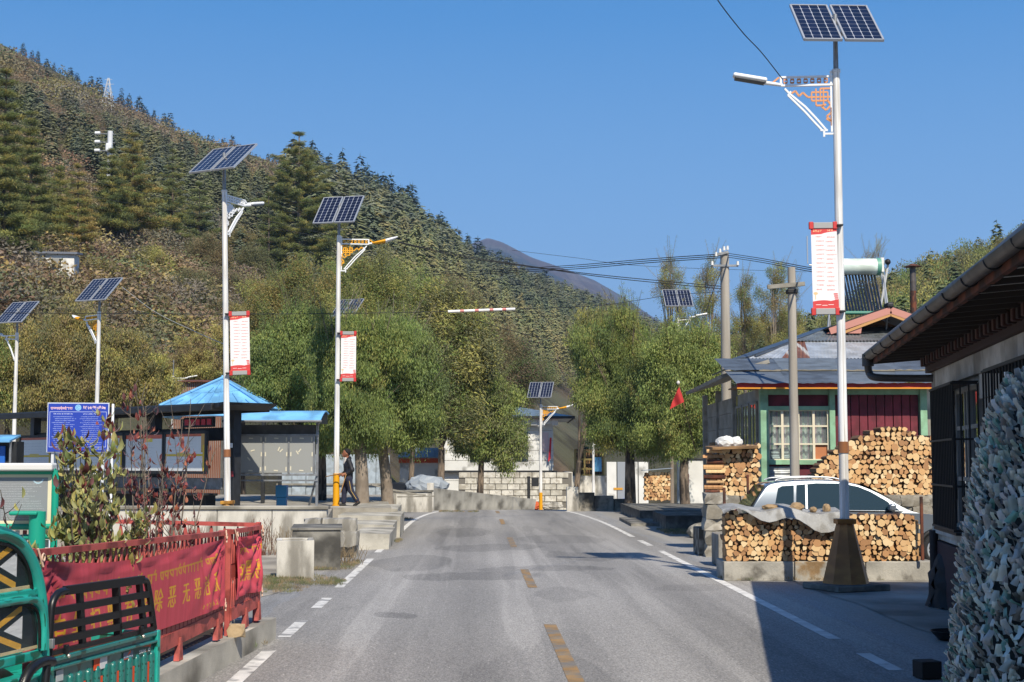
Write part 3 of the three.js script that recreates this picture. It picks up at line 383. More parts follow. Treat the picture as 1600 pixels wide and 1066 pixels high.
// ---------------------------------------------------------------- left: cargo tricycle
{
  const t = thing('cargo_tricycle', 'teal green cargo tricycle with black slatted bed rack, cut by the lower left corner', 'tricycle', [-2.853, 0, -9], 78.4 * Math.PI / 180);
  const grime = mottle('#dedede', { seed: 420, amp: .08, stain: '#94887a', cover: .67, sharp: .035, speck: .06, base: 8 }); grime.repeat.set(1.3, 1.3); const teal = new THREE.MeshPhysicalMaterial({ map: grime, bumpMap: rep(bumpNoise, 6), bumpScale: .0012, color: new THREE.Color().setRGB(.016, .44, .36), roughness: .42, clearcoat: .5, clearcoatRoughness: .15 }), deep = new THREE.MeshPhysicalMaterial({ map: grime, color: new THREE.Color().setRGB(.026, .21, .185), roughness: .3, clearcoat: .6, clearcoatRoughness: .1 }), blk = flat('#161719', .38);
  const curve = (pts) => new THREE.CatmullRomCurve3(pts.map((p) => V(p[0], p[1], 0)), false, 'centripetal').getPoints(24);
  const prof = [[-.05, .38], [-.085, .92], [-.13, 1.19], [-.2, 1.35], [-.316, 1.475], [-.45, 1.555], [-.63, 1.598], [-1.1, 1.61], [-1.45, 1.5], [-1.68, 1.2], [-1.75, .75], [-1.72, .38]];
  const rail = (z, w, d, list) => { const c = curve(list), o = []; for (let i = 0; i < c.length - 1; i++) { const a = c[i].clone().setZ(z), b = c[i + 1].clone().setZ(z), e = V().subVectors(b, a).normalize().multiplyScalar(.006); o.push(bar(a.sub(e), b.add(e), d, w)); } return o; };
  const tubeRail = (z, r, list) => { const g = tube(curve(list).map((p) => p.clone().setZ(z)), r, 48, 8); g.scale(1, 1, 1); return g; };
  part('cab_frame', [tubeRail(0, .045, prof), tubeRail(-1.0, .045, prof)], teal, t);
  const roofPts = curve(prof.slice(3, 9)); part('cab_roof', roofPts.slice(0, -1).map((p, i) => slab(V(p.x, p.y + .02, 0), V(p.x, p.y + .02, -1), V(roofPts[i + 1].x, roofPts[i + 1].y + .02, -1), V(roofPts[i + 1].x, roofPts[i + 1].y + .02, 0), .02)), teal, t);
  part('cab_rail', [rb(1.6, .05, .04, .012, -.92, 1.225, 0), rb(1.62, .06, .045, .012, -.9, .845, 0), rb(1.64, .34, .03, .01, -.9, .56, -.01)], teal, t);
  const door = [[-.125, .87], [-.13, 1.03], [-.16, 1.12], [-.24, 1.18], [-.4, 1.195], [-.9, 1.195]]; const dr = part('door', tubeRail(.03, .028, door), teal, t);
  part('hinge', rb(.03, .06, .03, .005, -.06, .9, .05), M.steel, dr);
  const winTex = ctex(512, 256, (g, w, h) => { g.fillStyle = '#26282a'; g.fillRect(0, 0, w, h); for (const [x, s] of [[w * .82, -1], [w * .1, -1]]) { g.fillStyle = '#d9a43c'; g.beginPath(); g.moveTo(x, h * .02); g.lineTo(x, h * .16); g.lineTo(x - 150, h * .5); g.lineTo(x, h * .84); g.lineTo(x, h * .98); g.lineTo(x - 205, h * .5); g.fill(); g.fillStyle = '#dcdedf'; g.beginPath(); g.moveTo(x + 4, h * .26); g.lineTo(x + 4, h * .74); g.lineTo(x - 96, h * .5); g.fill(); g.beginPath(); g.moveTo(x - 220, h * .1); g.lineTo(x - 330, h * .5); g.lineTo(x - 220, h * .9); g.fill(); } g.fillStyle = '#cdb98e'; g.fillRect(0, h * .93, w, h * .07); });
  const film = new THREE.MeshPhysicalMaterial({ map: winTex, roughness: .14, clearcoat: .8, clearcoatRoughness: .12, bumpMap: rep(bumpNoise, 1), bumpScale: .01 });
  const winGeo = (pts) => { const s = new THREE.Shape(pts.map((p) => new THREE.Vector2(...p))), g = new THREE.ShapeGeometry(s), p = g.attributes.position, xs = pts.map((q) => q[0]), ys = pts.map((q) => q[1]), x0 = Math.min(...xs), x1 = Math.max(...xs), y0 = Math.min(...ys), y1 = Math.max(...ys); for (let i = 0; i < p.count; i++) g.attributes.uv.setXY(i, (p.getX(i) - x0) / (x1 - x0), (p.getY(i) - y0) / (y1 - y0)); return g; };
  const w1 = part('window', winGeo([[-1.2, 1.25], [-.24, 1.25], [-.26, 1.33], [-.33, 1.42], [-.45, 1.5], [-.65, 1.55], [-1.2, 1.555]]).translate(0, 0, .004), film, t);
  const w2 = part('window', winGeo([[-1.2, .885], [-.16, .885], [-.165, 1.03], [-.2, 1.11], [-.28, 1.16], [-.42, 1.17], [-1.2, 1.17]]).translate(0, 0, .012), film, t);
  part('window_rim', rail(.014, .02, .012, [[-.245, 1.25], [-.28, 1.345], [-.36, 1.44], [-.48, 1.51], [-.7, 1.55]]), M.black, w1); part('window_rim', rail(.03, .014, .012, [[-.165, .89], [-.175, 1.03], [-.21, 1.11], [-.29, 1.155], [-.5, 1.165]]), M.black, w2);
  part('arm_guard', [tubeRail(.09, .032, [[-.12, .8], [-.22, .815], [-.38, .78], [-.46, .68], [-.46, .5]]), tubeRail(.09, .026, [[-.18, .79], [-.2, .62], [-.2, .45]])], blk, t);
  // load bed
  part('bed_floor', rb(1.46, .03, 1.0, .01, .74, .5, -.52), teal, t);
  const side = []; side.push(rb(1.46, .035, .05, .012, .74, .79, 0), bx(1.46, .3, .02, .74, .62, -.012), rb(1.46, .02, .035, .008, .74, .735, .012)); part('side_panel', [side[1]], deep, t);
  part('rim', [side[0], side[2]], deep, t);
  part('panel_edge', [rb(.05, .46, .06, .012, 1.49, .58, 0), rb(.05, .46, .06, .012, -.005, .58, 0)], teal, t);
  part('side_panel', [bx(1.46, .3, .02, .74, .64, -1.02), rb(1.46, .04, .05, .012, .74, .79, -1.02)], teal, t); part('tail_board', [bx(.02, .3, 1.0, 1.46, .64, -.51), rb(.04, .04, 1.0, .012, 1.46, .79, -.51)], teal, t);
  for (let k = 0; k < 11; k++) { const x = .28 + k * .115, c = new THREE.CylinderGeometry(.034, .034, .26, 8, 1); c.scale(1, 1, .6); c.translate(x, .5, .0); const s = new THREE.SphereGeometry(.034, 8, 5); s.scale(1, 1.4, .6); s.translate(x, .63, 0); part('rib', [c, s], deep, t); if (k % 2) part('stripe', rb(.03, .2, .006, .003, x + .058, .5, .002), flat('#d2491c', .5), t); }
  const stickTex = ctex(512, 128, (g, w, h) => { g.fillStyle = '#24504c'; g.fillRect(0, 0, w, h); g.fillStyle = '#cf4420'; g.beginPath(); g.moveTo(w * .62, 6); g.lineTo(w * .98, 2); g.lineTo(w * .96, 50); g.lineTo(w * .9, 24); g.fill(); g.fillStyle = '#eef2f2'; g.font = 'bold 62px sans-serif'; g.fillText('SUH', w * .56, h * .72); g.fillText('O', w * .87, h * .72); g.font = 'bold 30px sans-serif'; g.fillStyle = '#e06a3c'; g.fillText('2', w * .815, h * .72); const R = rng(8); g.fillStyle = '#5c6f86'; g.fillRect(10, 20, 170, 90); g.fillStyle = '#d6532a'; g.beginPath(); g.moveTo(70, 70); g.lineTo(130, 4); g.lineTo(140, 40); g.lineTo(110, 60); g.fill(); marks(g, 24, 66, 150, 30, '#e9eef2', R, 26); g.fillStyle = '#c8502e'; g.fillRect(20, 104, 110, 12); });
  const st = part('sticker', quad(V(.98, .655, .003), V(1.42, .655, .003), V(1.42, .72, .003), V(.98, .72, .003)), std({ map: stickTex, roughness: .4 }), t);
  part('sticker', [rb(.1, .075, .003, .001, .62, .685, .004)], flat('#d2491c', .5), t); part('sticker', [rb(.1, .075, .002, .001, .7, .683, .006)], flat('#c9cdd0', .5), t); part('sticker', [rb(.09, .07, .003, .001, .13, .68, .004)], flat('#a9b0b2', .5), t);
  for (const x of [.18, 1.22]) { const b = new THREE.SphereGeometry(.014, 8, 6); b.translate(x, .795, .035); part('bolt', b, flat('#d8d4c4', .25, { metalness: .8 }), t); part('clip', rb(.03, .07, .03, .006, x, .83, .018), blk, t); }
  const rk = (z) => { const o = [tubeRail(z, .024, [[.0, .82], [.01, 1.05], [.03, 1.14], [.09, 1.19], [.2, 1.2]]), bar(V(.18, 1.2, z), V(1.26, 1.185, z), .04, .055), tubeRail(z, .024, [[1.24, 1.185], [1.32, 1.165], [1.36, 1.1], [1.46, .82]])]; for (const [y, e] of [[1.085, 1.37], [.985, 1.4], [.9, 1.435]]) o.push(bar(V(.01, y, z), V(e, y - .01, z), .03, .045)); o.push(bar(V(0, .83, z), V(1.45, .825, z), .03, .03)); for (const [x0, x1] of [[.38, .44], [.88, .93], [1.22, 1.32]]) o.push(bar(V(x0, 1.19, z - .01), V(x1, .83, z - .01), .03, .05)); return o; };
  part('bed_rack', rk(.0), blk, t); part('bed_rack', rk(-1.02), blk, t);
  for (const z of [-.06, -.95]) { const w = part('wheel', new THREE.TorusGeometry(.23, .06, 8, 20).translate(1.0, .29, z), M.black, t); part('rim', cyl(.19, .19, .05, 0, -.025, 0, 16).rotateX(Math.PI / 2).translate(1.0, .29, z), M.steel, w); }
  const fw = part('wheel', new THREE.TorusGeometry(.22, .055, 8, 20).translate(-1.65, .275, -.5), M.black, t); part('rim', cyl(.18, .18, .05, 0, -.025, 0, 16).rotateX(Math.PI / 2).translate(-1.65, .275, -.5), M.steel, fw);
  part('seat', rb(.3, .1, .7, .04, -.5, .72, -.5), M.black, t); part('windscreen', slab(V(-1.74, .8, -.04), V(-1.74, .8, -.96), V(-1.48, 1.47, -.96), V(-1.48, 1.47, -.04), .01), M.glass, t);
}

// ---------------------------------------------------------------- red barrier fence round a planting bed, with cloth banners
M.fenceRed = surf('#b5544c', { seed: 51, amp: .14, stain: '#7a332c', cover: .62, sharp: .12, speck: .08, per: .8 }, { roughness: .6 });
function fence(label, a, b, yt, yb, n, feet) { // a, b: ends [x, d]; yt, yb: heights of top and bottom at both ends
  const t = thing('barrier_fence', label, 'fence', [a[0], 0, -a[1]]), B = V(b[0] - a[0], 0, -(b[1] - a[1])), len = B.length(); t.rotation.y = Math.atan2(-B.z, B.x);
  const top = (x) => lerp(yt[0], yt[1], x / len), bot = (x) => lerp(yb[0], yb[1], x / len);
  part('top_rail', bar(V(-.02, top(0), 0), V(len + .02, top(len), 0), .05, .045), M.fenceRed, t); part('bottom_plate', slab(V(0, bot(0), .012), V(len, bot(len), .012), V(len, bot(len) + .13, .012), V(0, bot(0) + .13, .012), .02), M.fenceRed, t);
  part('sheet', slab(V(0, bot(0) + .4, -.002), V(len, bot(len) + .4, -.002), V(len, top(len) - .32, -.002), V(0, top(0) - .32, -.002), .015), M.fenceRed, t);
  for (let k = 0; k < n; k++) { const x = (k + .5) / n * len, w = len / n * .46; const tt = prism([[-w, 0], [w, 0], [.006, .3], [-.006, .3]], .012); for (const y of [top(x) - .325, bot(x) + .125]) { const m = part('tooth', tt, M.fenceRed, t); m.position.set(x, y, -.008); } }
  for (const x of [0, len]) part('post', rb(.055, top(x) - bot(x) + .3, .055, .008, x, (top(x) + bot(x)) / 2 - .12, -.03), M.fenceRed, t);
  for (const f of feet) { const x = f * len; part('foot', prism([[-.07, bot(x) - .14], [.07, bot(x) - .14], [.02, bot(x) + .06], [-.02, bot(x) + .06]], .05), M.fenceRed, t).position.set(x, 0, -.02); }
  return { len, top, bot, turn: t.rotation.y, a };
}
const FA = [-3.12, 9.5], FC = [-2.905, 14.65], FD = [-2.87, 14.85], FE = [-2.805, 16.1];
const f1 = fence('long red steel barrier fence with toothed rails behind the tricycle', FA, FC, [1.415, 1.295], [.36, .41], 38, [.15, .42, .68, .95]);
const f2 = fence('short red steel fence panel at the road corner past the long barrier', FD, FE, [1.30, 1.29], [.4, .42], 13, [.5, .97]);
fence('red toothed fence panel closing the far end of the planting bed', [-4.7, 16.6], [-2.86, 16.3], [1.34, 1.31], [.4, .4], 12, [.3, .8]);
const slogan = ctex(2048, 512, (g, w, h) => { const R = rng(15); g.fillStyle = '#c94a58'; g.fillRect(0, 0, w, h); for (let i = 0; i < 400; i++) { g.fillStyle = `rgba(${R() < .5 ? '120,20,30' : '215,90,95'},.05)`; g.fillRect(R() * w, 0, 3 + R() * 20, h); } hangingScript(g, 120, 96, w - 240, 92, '#c98f2e', R); const names = 'you hei sao hei you e chu e wu e zhi luan'.split(' '); names.forEach((n, i) => glyph(g, n, 90 + i * 158 + Math.floor(i / 4) * 22, 226, 100, 165, 13, '#d6a02c')); marks(g, 1690, 440, 240, 40, '#c58c30', R, 40); });
const slogan2 = ctex(512, 512, (g, w, h) => { const R = rng(16); g.fillStyle = '#c94a58'; g.fillRect(0, 0, w, h); hangingScript(g, 40, 80, w - 60, 80, '#c98f2e', R); ['sao', 'hei', 'e'].forEach((n, i) => glyph(g, n, 46 + i * 148, 210, 118, 190, 14, '#d6a02c')); });
function bannerCloth(f, map, label, x0, x1, sag, seed) {
  const R = rng(seed), nx = 90, ny = 26, pos = [], uv = [], idx = [], folds = Array.from({ length: 7 }, () => [R() * 6, .3 + R()]);
  for (let j = 0; j <= ny; j++) for (let i = 0; i <= nx; i++) {
    const u = i / nx, v = j / ny, x = lerp(x0, x1, u), yTop = f.top(x) - .05 - sag * 4 * u * (1 - u) * (.7 + .3 * Math.cos(u * 3)), yBot = f.bot(x) + .2 + .02 * Math.sin(u * 5), y = lerp(yBot, yTop, v);
    let z = .035 + .012 * Math.sin(u * 9 + v * 3);
    for (const [cu, s] of [[0, 1], [1, 1]]) { const du = (u - cu) * (x1 - x0), dv = (1 - v) * .7, r = Math.hypot(du, dv), a = Math.atan2(dv, Math.abs(du)); if (r < 1.5) z += .03 * Math.exp(-r * 1.4) * Math.sin(a * 17 + s) * Math.min(1, r * 5); }
    for (const [cu] of [[0], [1]]) { const du = (u - cu) * (x1 - x0), dv = v * .7, r = Math.hypot(du, dv), a = Math.atan2(dv, Math.abs(du)); z += .012 * Math.exp(-r * 1.6) * Math.sin(a * 14) * Math.min(1, r * 5); }
    if (v > .9) z += .012 * Math.sin(u * 30);
    pos.push(x, y, z); uv.push(u, v); if (i < nx && j < ny) { const k = j * (nx + 1) + i; idx.push(k, k + 1, k + nx + 2, k, k + nx + 2, k + nx + 1); }
  }
  const g = new THREE.BufferGeometry(); g.setAttribute('position', new THREE.Float32BufferAttribute(pos, 3)); g.setAttribute('uv', new THREE.Float32BufferAttribute(uv, 2)); g.setIndex(idx); g.computeVertexNormals();
  const t = thing('slogan_banner', label, 'banner', [f.a[0], 0, -f.a[1]], f.turn); part('cloth', g, std({ map, roughness: .72, side: THREE.DoubleSide }), t);
  for (const [x, y] of [[x0, f.top(x0) - .03], [x1, f.top(x1) - .03], [x1, f.bot(x1) + .18]]) part('tie', [rod(V(x, y - .06, .05), V(x + (x === x0 ? -.05 : .05), y + .06, .03), .008), new THREE.TorusGeometry(.025, .007, 5, 8).translate(x, y, .05)], flat('#cfae98', .9), t);
}
bannerCloth(f1, slogan, 'long red cloth banner with yellow characters tied across the barrier fence', .02, f1.len - .1, .1, 3);
bannerCloth(f2, slogan2, 'short red cloth banner with yellow characters on the corner fence panel', .06, f2.len - .03, .02, 4);
{ // kerb wall and soil of the bed
  const off = .1, pts = [[-3.19, 8.0], [FC[0], 14.65], [FE[0] + .02, 16.6]].map(([x, d]) => V(x + off, 0, -d)); const g = []; for (let i = 0; i < 2; i++) { const a = pts[i], b = pts[i + 1], w = .24, h = .25; g.push(slab(V(a.x, h, a.z), V(b.x, h, b.z), V(b.x - w, h, b.z), V(a.x - w, h, a.z), h + .02)); }
  const k = thing('planter_kerb', 'low stained concrete kerb wall under the red barrier fence', 'kerb', [0, 0, 0]); g.forEach((q) => part('kerb_wall', q, M.concrete, k)); part('kerb_wall', slab(V(-5, .248, -16.35), V(pts[2].x - .25, .248, -16.35), V(pts[2].x - .25, .248, -16.6), V(-5, .248, -16.6), .26), M.concrete, k);
  struct('planting_soil', slab(V(-6, .15, -8), V(-3.3, .15, -8), V(-3.05, .15, -16.4), V(-6, .15, -16.4), .14), surf('#3a2f24', { seed: 53, amp: .4, stain: '#1d1712', cover: .5, per: 1, bump: .03, bper: .5 }));
  single('stone', stone(.16, .13, .14, 7), surf('#b59f7d', { seed: 54, amp: .2, speck: .1, per: .4, bump: .006 }), 'tan stone lying on the kerb below the fence corner', 'stone').position.copy(at(370, 960, 14.78, .312));
}

// ---------------------------------------------------------------- shrubs in the bed
function leafGeo(L, w, curl) { const g = new THREE.PlaneGeometry(w, L, 2, 3), p = g.attributes.position; for (let i = 0; i < p.count; i++) { const v = p.getY(i) / L + .5, u = p.getX(i) / w; const ww = Math.sin(Math.PI * Math.min(1, .08 + v * .9)) ** .8; p.setXYZ(i, u * w * ww, Math.sin(v * curl) / curl * L, -(1 - Math.cos(v * curl)) / curl * L + Math.abs(u) * w * .35); } g.computeVertexNormals(); return g; }
const LEAF = [leafGeo(.085, .038, 1.5), leafGeo(.07, .032, 1.1), leafGeo(.06, .034, .6)];
const leafTint = (r, g, b, tr = .3) => new THREE.MeshPhysicalMaterial({ color: rgb(r, g, b), roughness: .55, side: THREE.DoubleSide, transmission: tr, thickness: 0 });
function shrub(o) {
  const R = rng(o.seed), t = thing('shrub', o.label, 'shrub', o.at), stems = [], tips = [], tw = [];
  for (let s = 0; s < o.stems; s++) {
    const a = R() * 6.28, lean = (.15 + R() * .85) * o.spread, h = o.h * (.62 + R() * .42), b = V((R() - .5) * .15, 0, (R() - .5) * .15), top = V(b.x + Math.cos(a) * lean + (o.drift || 0) * R(), h, b.z + Math.sin(a) * lean), mid = b.clone().lerp(top, .5).add(V((R() - .5) * .14, .12, (R() - .5) * .14)); const c = new THREE.CatmullRomCurve3([b, mid, top]); stems.push(taperTube([b, mid, top], .011, .003, 9, 5));
    for (let k = 0; k < o.twigs; k++) { const f = o.from + (1 - o.from) * R(), p = c.getPointAt(f), q = p.clone().add(V((R() - .5) * .3, .05 + R() * .22, (R() - .5) * .3)); tw.push(taperTube([p, p.clone().lerp(q, .5).add(V(0, -.015, 0)), q], .0045, .0018, 3, 4)); tips.push([p, q, f]); }
  }
  part('stem', stems, o.bark, t); part('twig', tw, o.bark, t);
  for (let i = 0; i < o.leaves; i++) { const [p, q, f] = tips[Math.floor(R() * tips.length)]; if (R() < (o.bare ? o.bare(f) : 0)) continue; const m = part('leaf', LEAF[i % 3], o.mats[Math.floor((o.pick ? o.pick(f, R) : R()) * .999 * o.mats.length)], t); m.position.copy(p).lerp(q, R()); m.rotation.set(.5 + R() * 1.1, R() * 6.28, (R() - .5) * .8, 'YXZ'); m.scale.setScalar((o.ls || 1) * (.75 + R() * .6)); }
  if (o.mass) { const list = []; for (let i = 0; i < o.mass; i++) { const [p, q, f] = tips[Math.floor(R() * tips.length)]; if (R() < (o.bare ? o.bare(f) : 0)) continue; const e = new THREE.Euler(.5 + R() * 1.1, R() * 6.28, (R() - .5) * .8, 'YXZ'); list.push([p.clone().lerp(q, R()).add(V((R() - .5) * .08, (R() - .5) * .08, (R() - .5) * .08)), (o.ls || 1) * (.7 + R() * .6), new THREE.Quaternion().setFromEuler(e), vary(o.mats[Math.floor((o.pick ? o.pick(f, R) : R()) * .999 * o.mats.length)].color, R, .2)]); } instanced('foliage', LEAF[1], M.leaf, list, t, 'stuff'); }
  return t;
}
const yel = leafTint(.4, .37, .1), grn = leafTint(.2, .24, .07), oli = leafTint(.31, .31, .11), red = leafTint(.27, .05, .04), mar = leafTint(.14, .04, .04), ora = leafTint(.5, .17, .09);
shrub({ seed: 5, label: 'bushy shrub with curled yellow-green leaves and red tips behind the tricycle', at: at(132, 800, 12.2, .15), stems: 15, spread: .42, h: 2.25, twigs: 9, from: .3, leaves: 300, bark: M.bark, mats: [yel, oli, yel, grn, yel, oli, mar, red], pick: (f, R) => (f > .9 ? .5 + R() * .5 : R() * .84), ls: 1.2, mass: 1300 });
shrub({ seed: 6, label: 'tall shrub with dark red leaves and bare grey twigs before the bus shelter', at: at(243, 800, 14.2, .15), stems: 17, spread: .5, h: 2.65, twigs: 9, from: .3, leaves: 300, bark: M.barkPale, mats: [mar, red, red, mar, ora, red], bare: (f) => (f < .5 ? .8 : f > .86 ? .75 : 0), ls: .95, mass: 480 });
shrub({ seed: 8, label: 'thin shrub with sparse yellow leaves beside the teal frame at the left edge', at: at(42, 800, 11.4, .15), stems: 6, spread: .35, h: 1.65, twigs: 6, from: .45, leaves: 60, bark: M.bark, mats: [yel, oli, mar, grn], ls: 1.4, mass: 60 });
shrub({ seed: 9, label: 'dense low shrub with yellow-green leaves just behind the fence top', at: at(165, 840, 11.6, .15), stems: 13, spread: .4, h: 1.5, twigs: 9, from: .35, leaves: 300, bark: M.bark, mats: [yel, oli, grn, yel, oli, mar], ls: 1.15, mass: 1500 });
// ---------------------------------------------------------------- left terrace: boards, shelter, pavilion
const TER = .75;
struct('terrace', [slab(V(-40, TER, -33.8), V(PX(512, 796, 33.8), TER, -33.8), V(PX(520, 796, 41), TER, -41), V(-40, TER, -41), 1), slab(V(-40, TER - .004, -40.9), V(PX(612, 797, 41), TER - .004, -40.9), V(PX(600, 797, 58), TER - .004, -58), V(-40, TER - .004, -58), 1.4)], surf('#9a958a', { seed: 55, amp: .2, stain: '#6f6a60', cover: .55, per: 3, bump: .01, bper: 1 }));
{ // teal framed notice stand
  const d = 18, t = thing('notice_stand', 'teal tube frame holding a grey text panel at the left edge', 'notice board', [PX(36, 800, d), 0, -d], .05), k = d / F, w = 96 * k, teal = flat('#12967c', .45), cream = flat('#d8cfae', .6);
  const y = (p) => PY(p, d);
  part('post', rod(V(w * .5, 0, 0), V(w * .5, y(735), 0), .045, 12), teal, t); part('post', rod(V(-w * .5, 0, 0), V(-w * .5, y(735), 0), .045, 12), teal, t);
  part('top_rail', rod(V(-w * .5, y(737), 0), V(w * .5, y(737), 0), .04, 12), teal, t); part('bottom_rail', rod(V(-w * .5, y(823), 0), V(w * .5, y(823), 0), .04, 12), teal, t); part('lower_rail', rod(V(-w * .1, y(840), .05), V(w * .45, y(838), .05), .035, 12), teal, t);
  part('inner_frame', [bx(w * .94, .05, .03, 0, y(743), 0), bx(w * .94, .05, .03, 0, y(817), 0), bx(.05, y(743) - y(817), .032, w * .42, y(780), 0)], cream, t);
  const tx = ctex(512, 400, (g, W, H) => { const R = rng(21); g.fillStyle = '#85888a'; g.fillRect(0, 0, W, H); g.strokeStyle = '#a9c3cf'; g.lineWidth = 12; g.beginPath(); g.arc(W * .8, H * .02, 50, .3, 2.6); g.stroke(); for (let i = 0; i < 15; i++) marks(g, 10 + (i > 8 ? 60 : 0), 60 + i * 22, W - 60 - R() * 140, 11, '#b4b8ba', R, 14); });
  part('panel', quad(V(-w * .46, y(815), .012), V(w * .4, y(815), .012), V(w * .4, y(745), .012), V(-w * .46, y(745), .012)), std({ map: tx, roughness: .35 }), t);
  part('cap', rb(w * 1.04, .1, .3, .03, -.02, y(730), 0), flat('#d3d3cf', .5), t);
  part('shelf', rb(.34, .05, .3, .02, w * .12, y(801), .2), teal, t); part('drum', cyl(.1, .1, .5, w * .3, y(862), .2, 18), teal, t);
  for (let i = 0; i < 5; i++) part('slat', rb(.05, y(828) - y(870), .02, .004, -w * .1 + i * .09, y(850), -.05), i % 2 ? flat('#a8493c', .6) : flat('#d9d6cf', .6), t);
}
{ // blue bilingual sign board
  const d = 30, k = d / F, t = thing('sign_board', 'blue sign board with white lines of text behind the yellow-leaved shrub', 'sign', [PX(121, 700, d), 0, -d], .12), w = 91 * k, y0 = PY(706, d), y1 = PY(631, d);
  const tx = ctex(1024, 820, (g, W, H) => { const R = rng(22); g.fillStyle = '#2740a4'; g.fillRect(0, 0, W, H); hangingScript(g, 40, 45, 370, 70, '#e7b9bd', R); g.lineWidth = 6; g.fillStyle = '#8fc6ea'; g.beginPath(); g.arc(510, 68, 52, 0, 7); g.fill(); g.strokeStyle = '#2a62a8'; g.beginPath(); g.arc(510, 68, 34, 0, 7); g.stroke(); g.beginPath(); g.arc(510, 68, 14, .5, 5.5); g.stroke(); for (let i = 0; i < 5; i++) marks(g, 600 + i * 78, 36, 62, 60, '#e9c9cc', R, 22); g.strokeStyle = '#c9d6f2'; g.lineWidth = 6; g.strokeRect(30, 140, W - 60, 600); hangingScript(g, 90, 165, 320, 24, '#dbe3f4', R); marks(g, 600, 165, 280, 24, '#dbe3f4', R, 22); for (let i = 0; i < 15; i++) { hangingScript(g, 60 + R() * 60, 215 + i * 34, 300 + R() * 60, 18, '#aebde6', R); marks(g, 540 + R() * 60, 215 + i * 34, 260 + R() * 90, 16, '#c3cfee', R, 17); } marks(g, 150, 765, 180, 22, '#c3cfee', R, 18); marks(g, 720, 765, 220, 22, '#c3cfee', R, 18); });
  part('panel', quad(V(-w / 2, y0, .03), V(w / 2, y0, .03), V(w / 2, y1, .03), V(-w / 2, y1, .03)), std({ map: tx, roughness: .35 }), t);
  part('backing', rb(w + .04, y1 - y0 + .04, .04, .01, 0, (y0 + y1) / 2, 0), flat('#c4cbd6', .5), t);
  for (const x of [-w * .42, w * .42]) part('post', rb(.06, y1 + .02, .06, .01, x, y1 / 2, -.05), flat('#c9cdd2', .5), t); part('edge_post', rb(.05, y1, .05, .01, w / 2 + .09, y1 / 2, -.02), flat('#dfe3e6', .5), t);
}
{ // bus shelter: long dark roof on square posts with poster panels
  const A = V(PX(22, 650, 44), 0, -44), B = V(PX(372, 631, 36), 0, -36), L = V().subVectors(B, A), len = L.length(), t = thing('bus_shelter', 'long dark bus shelter with posters and a red signal strip, behind the shrubs', 'shelter', [A.x, TER, A.z], Math.atan2(-L.z, L.x));
  const yR = PY(638, 36) - TER;
  part('roof', [rb(len + .2, .1, 1.7, .03, len / 2, yR + .06, 0), rb(len + .25, .16, .06, .02, len / 2, yR, .86), rb(len + .25, .16, .06, .02, len / 2, yR, -.86)], M.darkSteel, t); part('roof_end', [prism([[0, -.06], [.4, .06], [.42, .12], [0, .1]], 1.6).translate(len + .1, yR, -.8)], M.darkSteel, t);
  for (const x of [len - .75, len * .62, len * .3, .5]) part('post', rb(.24, yR, .24, .02, x, yR / 2, -.45), surf('#26282b', { seed: 56, amp: .15, speck: .06, per: .8 }, { roughness: .45 }), t);
  const led = part('signal_strip', bx(1.3, .26, .08, len - 1.6, yR - .32, .05), M.black, t); const RR_ = rng(31); for (let i = 0; i < 5; i++) part('led_block', bx(.17, .15, .02, len - 2.1 + i * .25, yR - .32, .1), flat('#c22a3c', .5), led);
  part('header', rb(len - 1, .34, .1, .02, len / 2 - .3, yR - .62, -.5), M.darkSteel, t);
  const post = (seed, warm) => ctex(256, 200, (g, W, H) => { const R = rng(seed); g.fillStyle = '#dcdfdd'; g.fillRect(0, 0, W, H); if (warm) { g.fillStyle = '#c65f33'; g.fillRect(0, 0, W, 14); g.fillStyle = '#c79a4a'; g.fillRect(W - 26, 0, 26, H * .5); g.fillStyle = '#d8b62c'; g.fillRect(W - 16, H * .3, 16, H * .7); g.fillRect(0, H * .54, W, 12); g.fillStyle = '#e0c24a'; g.fillRect(W * .3, H * .5, 80, 22); } else { g.fillStyle = '#d0603c'; g.fillRect(0, 0, W, 22); g.fillStyle = '#e5d04a'; g.fillRect(W * .5, 20, 60, 20); } for (let i = 0; i < 9; i++) marks(g, 20, 34 + i * 17, W - 70 - R() * 40, 6, '#b6bab9', R, 8); });
  const n = 5; for (let i = 0; i < n; i++) { const x0 = len - .93 - (i + 1) * 1.95, x1 = x0 + 1.8, p = part('poster', quad(V(x0, 1.05, .22), V(x1, 1.05, .22), V(x1, 2.0, .22), V(x0, 2.0, .22)), std({ map: post(40 + i, i % 2 === 0), roughness: .25 }), t); part('frame', [bx(1.92, .07, .08, (x0 + x1) / 2, 1.01, .2), bx(1.92, .07, .08, (x0 + x1) / 2, 2.04, .2), bx(.07, 1.1, .08, x0 - .03, 1.52, .2), bx(.07, 1.1, .08, x1 + .03, 1.52, .2)], M.darkSteel, p); }
  part('bench_rail', rb(len - 1.5, .3, .06, .02, len / 2 - .3, .72, -.3), M.steel, t); part('bench', rb(len - 2, .06, .5, .02, len / 2 - .3, .45, -.1), M.darkSteel, t); part('plinth', bx(len - 2.2, .46, .3, len / 2 - .6, .23, -.4), M.black, t);
  part('notice', rb(.22, .12, .02, .005, len - .75, 1.7, -.3), flat('#dfe2e4', .5), t); part('notice', rb(.26, .14, .02, .005, len - .72, .98, -.3), flat('#8d2c34', .5), t);
}
const roofBlue = (per) => surf('#76b6e8', { seed: 57, amp: .07, stain: '#4a90cc', cover: .6, speck: .03, per }, { roughness: .42 });
